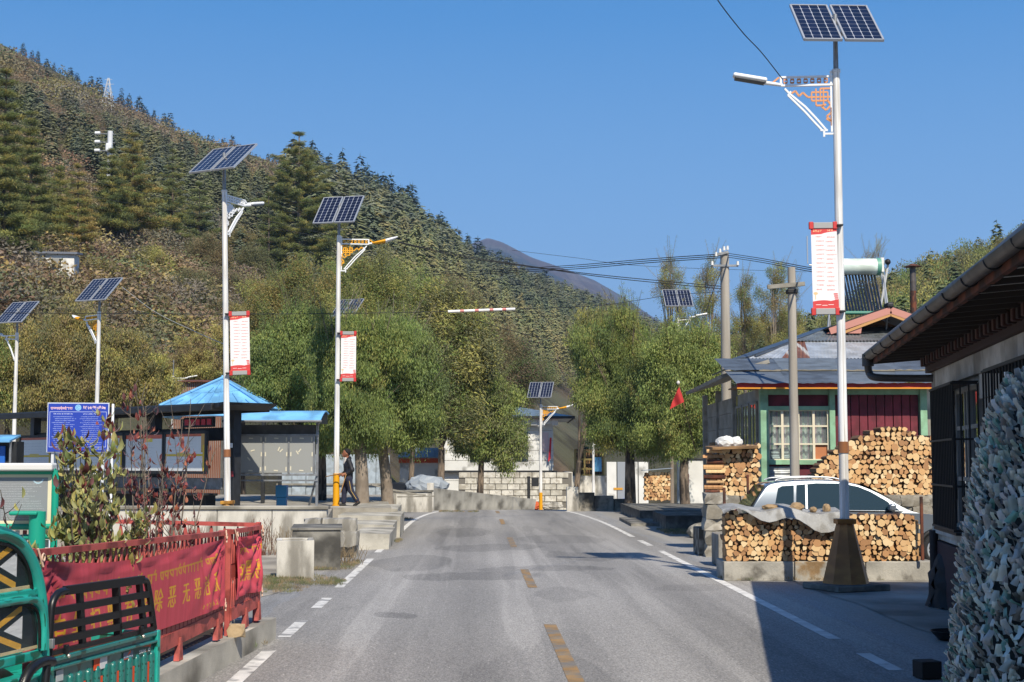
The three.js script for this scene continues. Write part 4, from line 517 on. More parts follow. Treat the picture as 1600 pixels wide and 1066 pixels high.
{ // blue pavilion: hipped sheet roof on posts
  const d = 47, k = d / F, c = at(347, 640, d, TER), t = thing('pavilion', 'pavilion with pointed bright blue sheet roof behind the leaning lamp', 'pavilion', c), y = (p) => PY(p, d) - TER, w = 79 * k, ye = y(638), yp = y(592), m = roofBlue(2);
  const C = [V(-w, ye, w), V(w, ye, w), V(w, ye, -w), V(-w, ye, -w)], ap = V(0, yp, 0);
  for (let i = 0; i < 4; i++) { const a = C[i], b = C[(i + 1) % 4]; part('roof_plane', slab(a, b, ap.clone().lerp(b, .004), ap.clone().lerp(a, .004), .04), m, t); part('hip', rod(a.clone().add(V(0, .02, 0)), ap.clone().add(V(0, .03, 0)), .05, 6), m, t); for (let j = 1; j < 9; j++) { const p = a.clone().lerp(b, j / 9), q = p.clone().lerp(ap, 1 - Math.abs(j / 9 - .5) * 2), f = p.clone().add(V(0, .02, 0)); if (i === 0 || i === 1 || i === 3) part('seam', bar(f, q.add(V(0, .02, 0)), .03, .03), m, t); } }
  const e2 = w * 1.1; part('lower_roof', [slab(V(-e2, ye - .3, e2), V(e2, ye - .3, e2), V(w * .95, ye - .03, w * .95), V(-w * .95, ye - .03, w * .95), .04), slab(V(e2, ye - .3, e2), V(e2, ye - .3, -e2), V(w * .95, ye - .03, -w * .95), V(w * .95, ye - .03, w * .95), .04), slab(V(-e2, ye - .3, -e2), V(-e2, ye - .3, e2), V(-w * .95, ye - .03, w * .95), V(-w * .95, ye - .03, -w * .95), .04)], m, t);
  for (const i of [-1, 1]) for (const j of [-1, 1]) part('post', rb(.12, ye - .3, .12, .02, i * w, (ye - .3) / 2, j * w), M.darkSteel, t); part('finial', new THREE.SphereGeometry(.07, 8, 6).translate(0, yp + .05, 0), m, t);
}
{ // notice board with arched blue roof
  const d = 38, k = d / F, t = thing('notice_board', 'notice board of four bare grey panels under an arched blue roof', 'notice board', at(430, 700, d, TER), -.05), y = (p) => PY(p, d) - TER, w = 128 * k, m = roofBlue(2), x = (p) => (p - 430) * k;
  const arc = []; for (let i = 0; i <= 7; i++) { const f = i / 7; arc.push([lerp(.42, -.85, f), y(658) + (y(641) - y(658)) * Math.sin(Math.min(1, f * 1.35) * Math.PI / 2) - Math.max(0, f - .75) * .25]); }
  const sh = []; for (let i = 0; i < 7; i++) sh.push(slab(V(x(352), arc[i][1], arc[i][0]), V(x(505), arc[i][1], arc[i][0]), V(x(505), arc[i + 1][1], arc[i + 1][0]), V(x(352), arc[i + 1][1], arc[i + 1][0]), .03)); part('roof', sh, m, t);
  part('gable', prism([...arc.map((p) => [p[0], p[1] - .03]), [-.8, y(662)], [.3, y(663)]], .03).rotateY(-Math.PI / 2).translate(x(503), 0, 0), M.darkSteel, t); part('gutter', rod(V(x(352), arc[0][1] - .02, .44), V(x(507), arc[0][1] - .02, .44), .035), M.steel, t);
  part('header', bx(x(492) - x(366), y(664) - y(679), .1, (x(366) + x(492)) / 2, (y(664) + y(679)) / 2, -.1), surf('#4a4845', { seed: 58, amp: .15, per: 1 }), t);
  const tape = flat('#cfc9b4', .8), pm = flat('#8f918f', .6), R = rng(60), xs = [371, 411, 451, 491];
  for (let i = 0; i < 3; i++) { const a = x(xs[i]), b = x(xs[i + 1]), p = part('panel', bx(b - a - .04, y(681) - y(739), .03, (a + b) / 2, (y(681) + y(739)) / 2, -.05), pm, t); const fr = part('frame', [bx(.04, y(679) - y(741), .07, b, (y(679) + y(741)) / 2, -.04)], M.steel, p); for (const [u, v, r] of [[.08, .9, 0], [.08, .5, 0], [.08, .12, 0], [.9, .9, 0], [.92, .5, 0], [.9, .1, 0], [.5, .93, 1.5], [.5, .06, 1.5], [.3 + R() * .4, .3 + R() * .4, R() * 3], [.2 + R() * .6, .6, R() * 3]]) part('tape_scrap', bx(.03, .11, .006, lerp(a, b, u), lerp(y(739), y(681), v), -.03, 0, 0, r), tape, p); }
  part('rail', [bx(x(497) - x(366), .05, .07, (x(366) + x(497)) / 2, y(680), -.04), bx(x(497) - x(366), .06, .07, (x(366) + x(497)) / 2, y(742), -.04), bx(x(497) - x(366), .04, .05, (x(366) + x(497)) / 2, y(751), -.06)], M.steel, t);
  for (const p of [367, 495]) part('post', rb(.07, y(655), .07, .01, x(p), y(655) / 2, -.1), M.steel, t); part('brace', [tube([V(x(496), y(672), .0), V(x(501), y(664), .3), V(x(506), y(658), .4)], .02), bar(V(x(495), y(742), -.1), V(x(478), y(793), -.5), .04, .04)], M.steel, t);
}
{ // blue awning and dark booth at the far left, shed behind
  const d = 40, k = d / F, t = thing('booth', 'small booth with blue awning and blue front at the left edge', 'booth', at(-8, 700, d, TER)), y = (p) => PY(p, d) - TER; part('awning', slab(V(-.7, y(689), .5), V(32 * k, y(689), .5), V(30 * k, y(679), -.5), V(-.7, y(679), -.5), .05), roofBlue(1.5), t); part('front', rb(.95, y(696) - y(728), .08, .02, -.15, y(713), .1), flat('#1d5fb8', .5), t); part('wall', bx(1.3, y(690), .6, -.05, y(690) / 2, -.3), M.darkSteel, t); part('post', rb(.06, y(688), .06, .01, 30 * k, y(688) / 2, .3), M.steel, t);
  const e = 78, s = thing('shed', 'shed wall of rusty corrugated sheet behind the blue pavilion', 'shed', at(310, 615, e, gnd(e))), ye = PY(597, e) - gnd(e); const g = []; for (let i = 0; i < 26; i++) g.push(cyl(.06, .06, ye, -1.3 + i * .1, 0, 0, 6)); part('sheet_wall', g, surf('#9a8f86', { seed: 64, amp: .2, stain: '#74452f', cover: .48, per: 1.5 }), s); part('wall', bx(2.5, ye - .1, 3, 0, ye / 2 - .05, -1.6), M.greyWood, s); part('roof', slab(V(-1.5, ye + .02, .3), V(1.5, ye + .02, .3), V(1.5, ye + .3, -3.2), V(-1.5, ye + .3, -3.2), .04), M.rust, s);
}
// retaining wall, ledges and kerb blocks
{
  const d = 33.6, x0 = PX(170, 800, d), x1 = PX(512, 800, d), t = thing('retaining_wall', 'stained whitewashed retaining wall below the shelters', 'wall', [0, 0, -d]), y = PY(796, d);
  const n = 4; for (let i = 0; i < n; i++) { const a = lerp(x0, x1, i / n), b = lerp(x0, x1, (i + 1) / n); part('wall_bay', rb(b - a - .012, y, .3, .015, (a + b) / 2, y / 2, .0), M.plaster, t); }
  part('coping', rb(x1 - x0 + .08, .08, .4, .02, (x0 + x1) / 2, y + .04, 0), M.concrete, t);
  const s = thing('concrete_ledge', 'stepped grey concrete ledges going down from the terrace to the road', 'steps', [0, 0, 0]);
  for (const [a, b, p, q, dd] of [[508, 614, 793, 806, 41], [528, 618, 805, 822, 38.6], [548, 606, 819, 836, 36.2], [553, 600, 833, 852, 33.4]]) { const g = slab(V(PX(a, p, dd), PY(p, dd), -dd), V(PX(b, p, dd) + .1, PY(p, dd) - .05, -dd - .4), V(PX(b, p, dd), PY(p, dd), -dd - 3.2), V(PX(a, p, dd) - .1, PY(p, dd), -dd - 3), PY(p, dd) + .05); part('ledge', g, M.concrete, s); }
  const R = rng(66); const rw = thing('rubble_wall', 'low broken white rubble wall behind the concrete planter blocks', 'wall', at(518, 850, 31, 0)); for (let i = 0; i < 9; i++) part('stone', stone(.36 + R() * .2, .3 + R() * .14, .45, 70 + i).translate(-.4 + (i % 3) * .36 + R() * .1, .15 + Math.floor(i / 3) * .25, (R() - .5) * .3), M.plaster, rw);
  const pb = thing('concrete_planter', 'weathered open concrete planter block nearest the fence on the left verge', 'planter', at(461, 905, 24.9, 0), .16); const shell = (w, h, l) => [rb(w, h, .1, .012, 0, h / 2, -.05), rb(w, h, .1, .012, 0, h / 2, -l + .05), rb(.1, h, l - .2, .012, -w / 2 + .05, h / 2, -l / 2), rb(.1, h, l - .2, .012, w / 2 - .05, h / 2, -l / 2)]; part('wall', shell(.64, .68, .9), M.plaster, pb); part('soil', bx(.5, .5, .76, 0, .28, -.45), flat('#4a3c2e', .95), pb);
  const pc = thing('concrete_planter', 'dark streaked concrete block just behind the open planter block', 'planter', at(494, 885, 27.2, 0), .12); part('wall', rb(.9, .75, 1.7, .02, 0, .37, -.85), M.concreteDark, pc); part('lip', rb(.96, .05, 1.76, .01, 0, .77, -.85), M.concreteDark, pc);
}
{ // dry weeds at the wall foot
  const twig = flat('#6d4a38', .9), twig2 = flat('#8a7a60', .9); let k = 0;
  for (const [px, d, h, l] of [[410, 31.5, .75, 'clump of dry red-brown weed stalks against the white wall right of the fence'], [440, 32, .55, 'lower clump of dry weed stalks between the wall clump and planter block'], [300, 31, .8, 'dry weed stalks behind the far fence panel of the bed'], [538, 28.6, .3, 'tuft of dry grass at the far foot of the streaked block']]) { const R = rng(90 + k++), t = thing('dry_weed', l, 'weed', at(px, 870, d, 0)), g = []; for (let i = 0; i < 34; i++) { const a = R() * 6.3, r = R() * .5, b = V(Math.cos(a) * r * .7, 0, Math.sin(a) * r * .4), e = b.clone().add(V((R() - .5) * .35, h * (.5 + R() * .6), (R() - .5) * .3)); g.push(rod(b, e, .006, 4, .003)); for (let j = 0; j < 3; j++) { const f = b.clone().lerp(e, .4 + R() * .55); g.push(rod(f, f.clone().add(V((R() - .5) * .18, .1 + R() * .08, (R() - .5) * .18)), .004, 4, .002)); } } part('stalk', g, k % 2 ? twig : twig2, t); }
  const R = rng(95), list = [], gg = clusterGeo(96, 30, .06, .006, -1.0, .06, .15), cs = [rgb(.26, .22, .11), rgb(.16, .18, .07), rgb(.34, .27, .15)];
  const spots = [[415, 912, .8, .7, 220], [470, 910, .7, .25, 110], [515, 884, .5, .5, 110], [1078, 832, .8, .6, 200], [1062, 822, .5, .8, 90], [575, 846, .8, .3, 60], [715, 800, .9, .25, 50], [370, 945, .3, .3, 20], [1250, 905, 1.4, .08, 40], [372, 1010, .25, .2, 12], [612, 812, .7, .4, 40]];
  for (const [px, py, rx, rz, n] of spots) { const d = EYE / ((py - 724) / F); for (let i = 0; i < n; i++) list.push([V(PX(px, py, d) + (R() - .5) * 2 * rx, .02, -d + (R() - .5) * 2 * rz * 2.4), .6 + R() * .9, R() * 6, vary(cs[Math.floor(R() * 3)], R, .3)]); }
  tag(instanced('verge_grass', gg, M.leaf, list, null, 'stuff'), 'dry yellow-green grass tufts along the road verges', 'grass');
}

// ---------------------------------------------------------------- walking man
function fieldGeo(bones, cell) { // bones: [a, b, ra, rb]; joined by a smooth minimum and meshed with marching cubes
  const lo = V(1e9, 1e9, 1e9), hi = V(-1e9, -1e9, -1e9); for (const [a, b, r, s] of bones) for (const [p, q] of [[a, r], [b, s]]) { lo.min(p.clone().subScalar(q + .03)); hi.max(p.clone().addScalar(q + .03)); }
  const c = lo.clone().add(hi).multiplyScalar(.5), ext = Math.max(hi.x - lo.x, hi.y - lo.y, hi.z - lo.z) / 2 * 1.08, n = Math.min(120, Math.ceil(ext * 2 / cell)), mc = new MarchingCubes(n, M.black, false, false, 60000); mc.isolation = 0;
  const p = V(), ab = V(), ap = V(), half = n / 2;
  for (let k = 0; k < n; k++) for (let j = 0; j < n; j++) for (let i = 0; i < n; i++) { p.set((i - half) / half * ext + c.x, (j - half) / half * ext + c.y, (k - half) / half * ext + c.z); let s = 0; for (const [a, b, r0, r1, fl] of bones) { ab.subVectors(b, a); ap.subVectors(p, a); const t = clamp(ap.dot(ab) / Math.max(1e-9, ab.lengthSq())); ap.addScaledVector(ab, -t); if (fl) ap.z *= fl; s += Math.exp(-(ap.length() - lerp(r0, r1, t)) * 60); } mc.field[i + j * n + k * n * n] = Math.log(Math.max(s, 1e-30)) / 60; }
  mc.update(); const cnt = mc.count, g = new THREE.BufferGeometry(), ps = new Float32Array(cnt * 3); for (let i = 0; i < cnt * 3; i += 3) { ps[i] = mc.positionArray[i] * ext + c.x; ps[i + 1] = mc.positionArray[i + 1] * ext + c.y; ps[i + 2] = mc.positionArray[i + 2] * ext + c.z; } const nr = new Float32Array(mc.normalArray.slice(0, cnt * 3)); g.setAttribute('position', new THREE.BufferAttribute(ps, 3)); g.setAttribute('normal', new THREE.BufferAttribute(nr, 3)); return g;
}
{ // faces left (-x), mid stride, arms back with a tool across
  const t = thing('person', 'man in dark jacket and trousers walking left past the yellow-footed lamp, carrying a wooden-handled tool', 'person', at(543, 790, 42.4, TER - .01)); t.scale.setScalar(.97); t.rotation.y = .12;
  const hip = V(.02, .86, 0), chest = V(0, 1.26, 0), neck = V(-.02, 1.44, 0), head = V(-.06, 1.585, 0), z = .1, shN = V(.02, 1.38, .19), elN = V(.12, 1.1, .24), haN = V(-.06, .98, .22), shF = V(0, 1.38, -.19), elF = V(.03, 1.1, -.23), haF = V(-.16, .98, -.12);
  const kF = V(-.1, .46, -z), aF = V(-.12, .08, -z), kN = V(.1, .47, z), aN = V(.3, .13, z), tF = V(-.27, .04, -z), tN = V(.16, .03, z);
  const skin = flat('#8f5b41', .65), jac = surf('#23242c', { seed: 121, amp: .25, speck: .1, per: .4, bump: .01, bper: .25 }, { roughness: .6 }), tro = flat('#23263a', .85);
  const body = [[hip, chest, .11, .12], [chest, neck, .12, .05], [neck, head, .052, .06], [head, V(-.065, 1.63, 0), .083, .088], [V(-.1, 1.56, 0), V(-.13, 1.52, 0), .05, .04], [V(-.15, 1.585, 0), V(-.165, 1.57, 0), .014, .014], [V(-.04, 1.59, .085), V(-.035, 1.57, .085), .018, .015], [V(-.04, 1.59, -.085), V(-.035, 1.57, -.085), .018, .015], [shN, elN, .045, .04], [elN, haN, .038, .028], [shF, elF, .045, .04], [elF, haF, .038, .028], [V(.02, .84, z), kN, .08, .055], [kN, aN, .055, .04], [V(.02, .84, -z), kF, .08, .055], [kF, aF, .055, .04]];
  for (const [h, s] of [[haN, 1], [haF, -1]]) { body.push([h, h.clone().add(V(-.06, -.015, 0)), .03, .028]); for (let k = 0; k < 4; k++) { const b0 = h.clone().add(V(-.075, -.01 - k * .004, (k - 1.5) * .019)), m = b0.clone().add(V(-.035, -.02, 0)), e = m.clone().add(V(.012, -.03 + k * .003, 0)); body.push([b0, m, .0095, .009], [m, e, .009, .008]); } const th = h.clone().add(V(-.03, -.005, -s * .03)); body.push([th, th.clone().add(V(-.045, -.03, s * .008)), .011, .009]); }
  part('body', fieldGeo(body, .014), skin, t);
  part('hair', fieldGeo([[V(-.04, 1.655, 0), V(-.03, 1.66, 0), .088, .088], [V(.0, 1.62, 0), V(.005, 1.57, 0), .085, .06], [V(-.02, 1.63, .06), V(-.02, 1.62, .07), .035, .03], [V(-.02, 1.63, -.06), V(-.02, 1.62, -.07), .035, .03]], .012), flat('#15120f', .9), t);
  part('shirt', fieldGeo([[V(-.03, 1.3, 0), V(-.05, 1.42, 0), .125, .075]], .014), flat('#b9b4ae', .9), t);
  part('jacket', fieldGeo([[V(.02, .86, .07), V(.01, 1.22, .08), .135, .14], [V(.02, .86, -.07), V(.01, 1.22, -.08), .135, .14], [V(.01, 1.22, .08), V(.02, 1.4, .1), .135, .075], [V(.01, 1.22, -.08), V(.02, 1.4, -.1), .135, .075], [V(.03, 1.42, 0), V(.04, 1.45, 0), .07, .065], [shN, elN, .08, .068], [elN, V(-.02, 1.0, .225), .066, .052], [shF, elF, .08, .068], [elF, V(-.12, 1.0, -.14), .066, .052]], .014), jac, t);
  const tr = part('trousers', fieldGeo([[V(.02, .9, .04), V(.02, .84, z), .12, .115], [V(.02, .9, -.04), V(.02, .84, -z), .12, .115], [V(.02, .84, z), kN, .11, .082], [kN, V(.27, .2, z), .08, .075], [V(.02, .84, -z), kF, .11, .082], [kF, V(-.115, .14, -z), .08, .075]], .014), tro, t); part('side_stripe', [rod(V(.03, .82, z + .105), V(.1, .47, z + .085), .011), rod(V(.1, .47, z + .085), V(.26, .22, z + .072), .01)], flat('#b99a52', .8), tr);
  part('shoe', fieldGeo([[aF.clone().add(V(.02, -.03, 0)), tF, .05, .042]], .012), M.black, t); part('shoe', fieldGeo([[aN.clone().add(V(.03, -.01, 0)), tN.clone().add(V(.04, 0, 0)), .048, .042]], .012), M.black, t);
  const hn = V(-.12, .95, .22); const tool = thing('hand_tool', 'long tool with wooden handle carried by the walking man', 'tool', t.position.clone()); tool.rotation.y = .12; tool.scale.setScalar(.97); part('handle', rod(V(.02, 1.02, .26), V(-.66, .9, .1), .016, 8), M.wood, tool); part('stick', rod(V(-.05, .98, .28), V(-.22, .4, .3), .014, 8), flat('#a8814f', .7), tool); part('blade', bar(V(-.66, .9, .1), V(-.72, .78, .1), .1, .015), M.darkSteel, tool);
}
// ---------------------------------------------------------------- right: house with porch, firewood, car
const sub = (b) => (px, py, d) => P(px, py, d).sub(b);
const M_end = ['#dbb987', '#d0a470', '#e0c599', '#bf9062', '#d3ad7d', '#ab8058'].map((c, i) => surf(c, { seed: 130 + i, amp: .16, stain: '#8a5c36', cover: .62, sharp: .12, speck: .1, base: 6, size: 128, per: .3 })), M_logBark = surf('#7a5c42', { seed: 137, amp: .35, stain: '#5a4331', cover: .5, per: .3, size: 128 });
const LOGS = [...Array(10)].map((_, k) => { const R = rng(140 + k), n = 6 + k % 3, pts = [], cut = k % 3 === 0 ? 0 : R() * 3.1, span = k % 3 === 1 ? Math.PI : k % 3 === 2 ? 2.2 : 7; for (let i = 0; i < n; i++) { const a = i / n * 6.2832; let r = .78 + R() * .44; if (Math.cos(a - cut) < Math.cos(span / 2)) r *= k % 3 ? .42 + R() * .2 : 1; pts.push([Math.cos(a) * r, Math.sin(a) * r]); } const g = prism(pts, 1); let cx = 0, cy = 0; pts.forEach((p) => { cx += p[0] / n; cy += p[1] / n; }); g.translate(-cx, -cy, -1); g.userData.keep = true; return g; });
function woodpile(label, base, turn, x0, x1, yTop, r, seed, len, parent) { // logs stacked ends out, filling 0..yTop(x)
  const t = thing('firewood_stack', label, 'firewood', base, turn), R = rng(seed), over = []; let row = 0, n = 0;
  for (let y = r; y < 4; y += r * 1.66, row++) { let any = false; for (let x = x0 + r * (.6 + (row % 2) * .85); x < x1; x += r * (1.75 + R() * .3)) { if (y + r * .4 > yTop(x) + (R() - .5) * r * 1.1) continue; any = true; const s = r * (.9 + R() * .34); if (n++ > 298) { over.push([V(x, y + (R() - .5) * r * .4, (R() - .5) * .07), V(s, s, len), new THREE.Quaternion().setFromAxisAngle(V(0, 0, 1), R() * 6.28), vary(rgb(.95, .9, .85), R, .15)]); continue; } const m = part('log', LOGS[Math.floor(R() * 10)], [M_end[Math.floor(R() * 6)], M_logBark], t); m.position.set(x + (R() - .5) * r * .5, y + (R() - .5) * r * .5, (R() - .5) * .07); m.scale.set(s * (.9 + R() * .35), s * (.9 + R() * .3), len * (.9 + R() * .15)); m.rotation.set((R() - .5) * .06, (R() - .5) * .1, R() * 6.28); } if (!any && y > r * 3) break; }
  if (over.length) instanced('logs', LOGS[2], [M_end[0], M_logBark], over, t, 'stuff');
  const pr = []; for (let i = 0; i <= 12; i++) { const x = lerp(x0, x1, i / 12); pr.push([x, Math.max(.02, yTop(x) - r * 1.6)]); } pr.push([x1, 0], [x0, 0]); part('pile_core', prism(pr.reverse(), len * .7).translate(0, 0, -len * .9), flat('#a98459', .9), t); return t;
}
// rows of the yard: low base wall, front stack, stone wall, two stacks on it
const FB = at(1300, 900, 24.75, 0), FBk = 24.75 / F, fx = (p) => (p - 1300) * FBk;
{
  const t = thing('base_wall', 'low patchy concrete wall under the front firewood stack', 'wall', FB), R = rng(150); for (let i = 0; i < 3; i++) { const a = lerp(fx(1132), fx(1462), i / 3), b = lerp(fx(1132), fx(1462), (i + 1) / 3); part('wall_bay', rb(b - a - .01, .335, .9, .02, (a + b) / 2, .167, -.42), surf('#a09c92', { seed: 151 + i, amp: .2, stain: i === 1 ? '#8a6f4c' : '#67635b', cover: .58, sharp: .1, speck: .1, per: 1.3, bump: .01, bper: .6 }), t); }
}
woodpile('long split firewood stack with pale cut ends on the low wall before the silver car', V(FB.x, .337, FB.z), 0, fx(1137), fx(1438), (x) => { const p = 1300 + x / FBk; return p < 1165 ? .84 : p < 1310 ? .84 - (p - 1165) * .0013 : .8 + .03 * Math.sin(p * .13); }, .052, 160, .5);
{ // cover sheet with stones, stakes
  const y0 = 1.15, t = thing('cover_sheet', 'bent grey metal sheet laid over the front firewood stack', 'sheet', V(FB.x, 0, FB.z)), N = 16, xs = range(fx(1131), fx(1318), N), g = [];
  const yy = (i) => y0 + .06 - .0 * i + .035 * Math.sin(i * .9) - .07 * smooth(7, 16, i), fr = (i) => .16 + .05 * Math.sin(i * 1.3), dr = (i) => .06 + .2 * smooth(2, 13, i) - .06 * Math.sin(i * .8);
  for (let i = 0; i < N; i++) { g.push(slab(V(xs[i], yy(i), .02), V(xs[i + 1], yy(i + 1), .02), V(xs[i + 1], yy(i + 1) + .06, -.55), V(xs[i], yy(i) + .06, -.55), .012), slab(V(xs[i], yy(i) - dr(i), fr(i)), V(xs[i + 1], yy(i + 1) - dr(i + 1), fr(i + 1)), V(xs[i + 1], yy(i + 1), .02), V(xs[i], yy(i), .02), .012)); } part('sheet', g, surf('#a3a3a0', { seed: 161, amp: .14, stain: '#8c7c6c', cover: .58, per: .9, bump: .01, bper: .4 }, { roughness: .6, metalness: .15 }), t);
  const rk = surf('#a08765', { seed: 162, amp: .2, speck: .1, per: .4, bump: .01 }); [[1210, .3, .1, 'flat tan stone, leftmost on the grey cover sheet'], [1251, .25, .16, 'largest rounded tan stone on the grey cover sheet'], [1277, .13, .1, 'small tan stone between two larger ones on the cover sheet'], [1298, .14, .18, 'upright tan stone on the cover sheet beside the lamp pole']].forEach(([p, w, h, l], i) => single('stone', rock(w, h, .2, 170 + i), rk, l, 'stone').position.set(FB.x + fx(p), y0 + .06 + h * .36 - .07 * smooth(1215, 1318, p), FB.z - .22));
  for (const [px, d, ya, yb, l] of [[1132, 25.4, 762, 875, 'thin dark stake at the left end of the front firewood'], [1169, 30.2, 742, 870, 'dark stake standing behind the rear window of the silver car'], [1440, 24.6, 776, 876, 'rusty stake holding the right end of the front firewood']]) single('stake', rb(.05, PY(ya, d) - Math.max(0, PY(yb, d)), .05, .01, 0, (PY(ya, d) + Math.max(0, PY(yb, d))) / 2, 0), M.rust, l, 'stake').position.set(PX(px, 800, d), 0, -d);
}
{ // yard wall of rough stones
  const d = 33.4, k = d / F, t = thing('stone_wall', 'rough grey field stone wall carrying the firewood behind the silver car', 'wall', at(1280, 860, d, 0)), R = rng(180), ms = ['#9b968b', '#8a867c', '#aaa498', '#938d80'].map((c, i) => surf(c, { seed: 181 + i, amp: .2, stain: '#6c675e', cover: .6, speck: .1, per: .7, size: 256, bump: .01, bper: .4 }));
  for (let r = 0; r < 5; r++) for (let x = (1128 - 1280) * k; x < (1462 - 1280) * k;) { const w = .26 + R() * .26; part('stone', stone(w * 1.04, .28, .4, 190 + Math.floor(R() * 400)).translate(x + w / 2, .13 + r * .25, (R() - .5) * .08), ms[Math.floor(R() * 4)], t); x += w; }
  part('core', bx((1460 - 1128) * k, 1.2, .25, (1294 - 1280) * k, .6, -.1), M.concreteDark, t);
  const e = 31.2, p = thing('stone_pillar', 'stack of big rough stones at the yard entrance beside the concrete blocks', 'wall', at(1117, 835, e, 0)); let y = 0; const hs = [.26, .3, .26, .3, .24]; hs.forEach((h, i) => { part('stone', stone(.46 + R() * .06, h * 1.03, .6, 600 + i).translate((R() - .5) * .05 + .02, y + h / 2, -.1), ms[i % 4], p); y += h; }); for (let i = 0; i < 3; i++) part('stone', stone(.3, .26, .5, 610 + i).translate(.34, .9 + i * .2 - .3, -.2), ms[(i + 1) % 4], p);
}
{
  const d = 33.3, k = d / F, b = at(1147, 775, d), t = woodpile('small firewood stack with some long pieces at its left end, under the porch corner', b, 0, -38 * k, 40 * k, (x) => 1.06 + .18 * smooth(-.2, .5, x), .064, 210, .6), R = rng(211);
  for (let i = 0; i < 9; i++) { const m = part('long_log', LOGS[i % 10], [M_end[i % 6], i % 3 === 0 ? M.rust : M_end[(i + 2) % 6]], t); m.rotation.set(0, -Math.PI / 2, R() * 6); m.position.set(-48 * k + R() * .1, .08 + i * .118, .1 - R() * .1); m.scale.set(.06, .05, .3 + R() * .22); }
  single('board', rb(72 * k, .07, .9, .015, 0, 0, 0, .05, .04, .04), M.wood, 'weathered board covering the small firewood stack', 'board').position.set(PX(1144, 700, d), PY(699, d), -d - .1);
  single('stone', rock(.44, .3, .3, 214), M.whitewash, 'larger white stone on the board over the small firewood stack', 'stone').position.copy(at(1134, 691, d - .05)); single('stone', rock(.3, .26, .28, 215), M.whitewash, 'smaller white stone on the board over the small firewood stack', 'stone').position.copy(at(1150, 691, d - .05));
  const e = 33.5, q = e / F, c = at(1370, 786, e); woodpile('tall heaped firewood stack before the dark red boarded wall', c, 0, -98 * q, 96 * q, (x) => { const p = 1370 + x / q; return pl([[1268, 42], [1300, 76], [1340, 101], [1380, 119], [1410, 122], [1440, 108], [1470, 104]], p)[1] * q; }, .066, 220, .7);
}
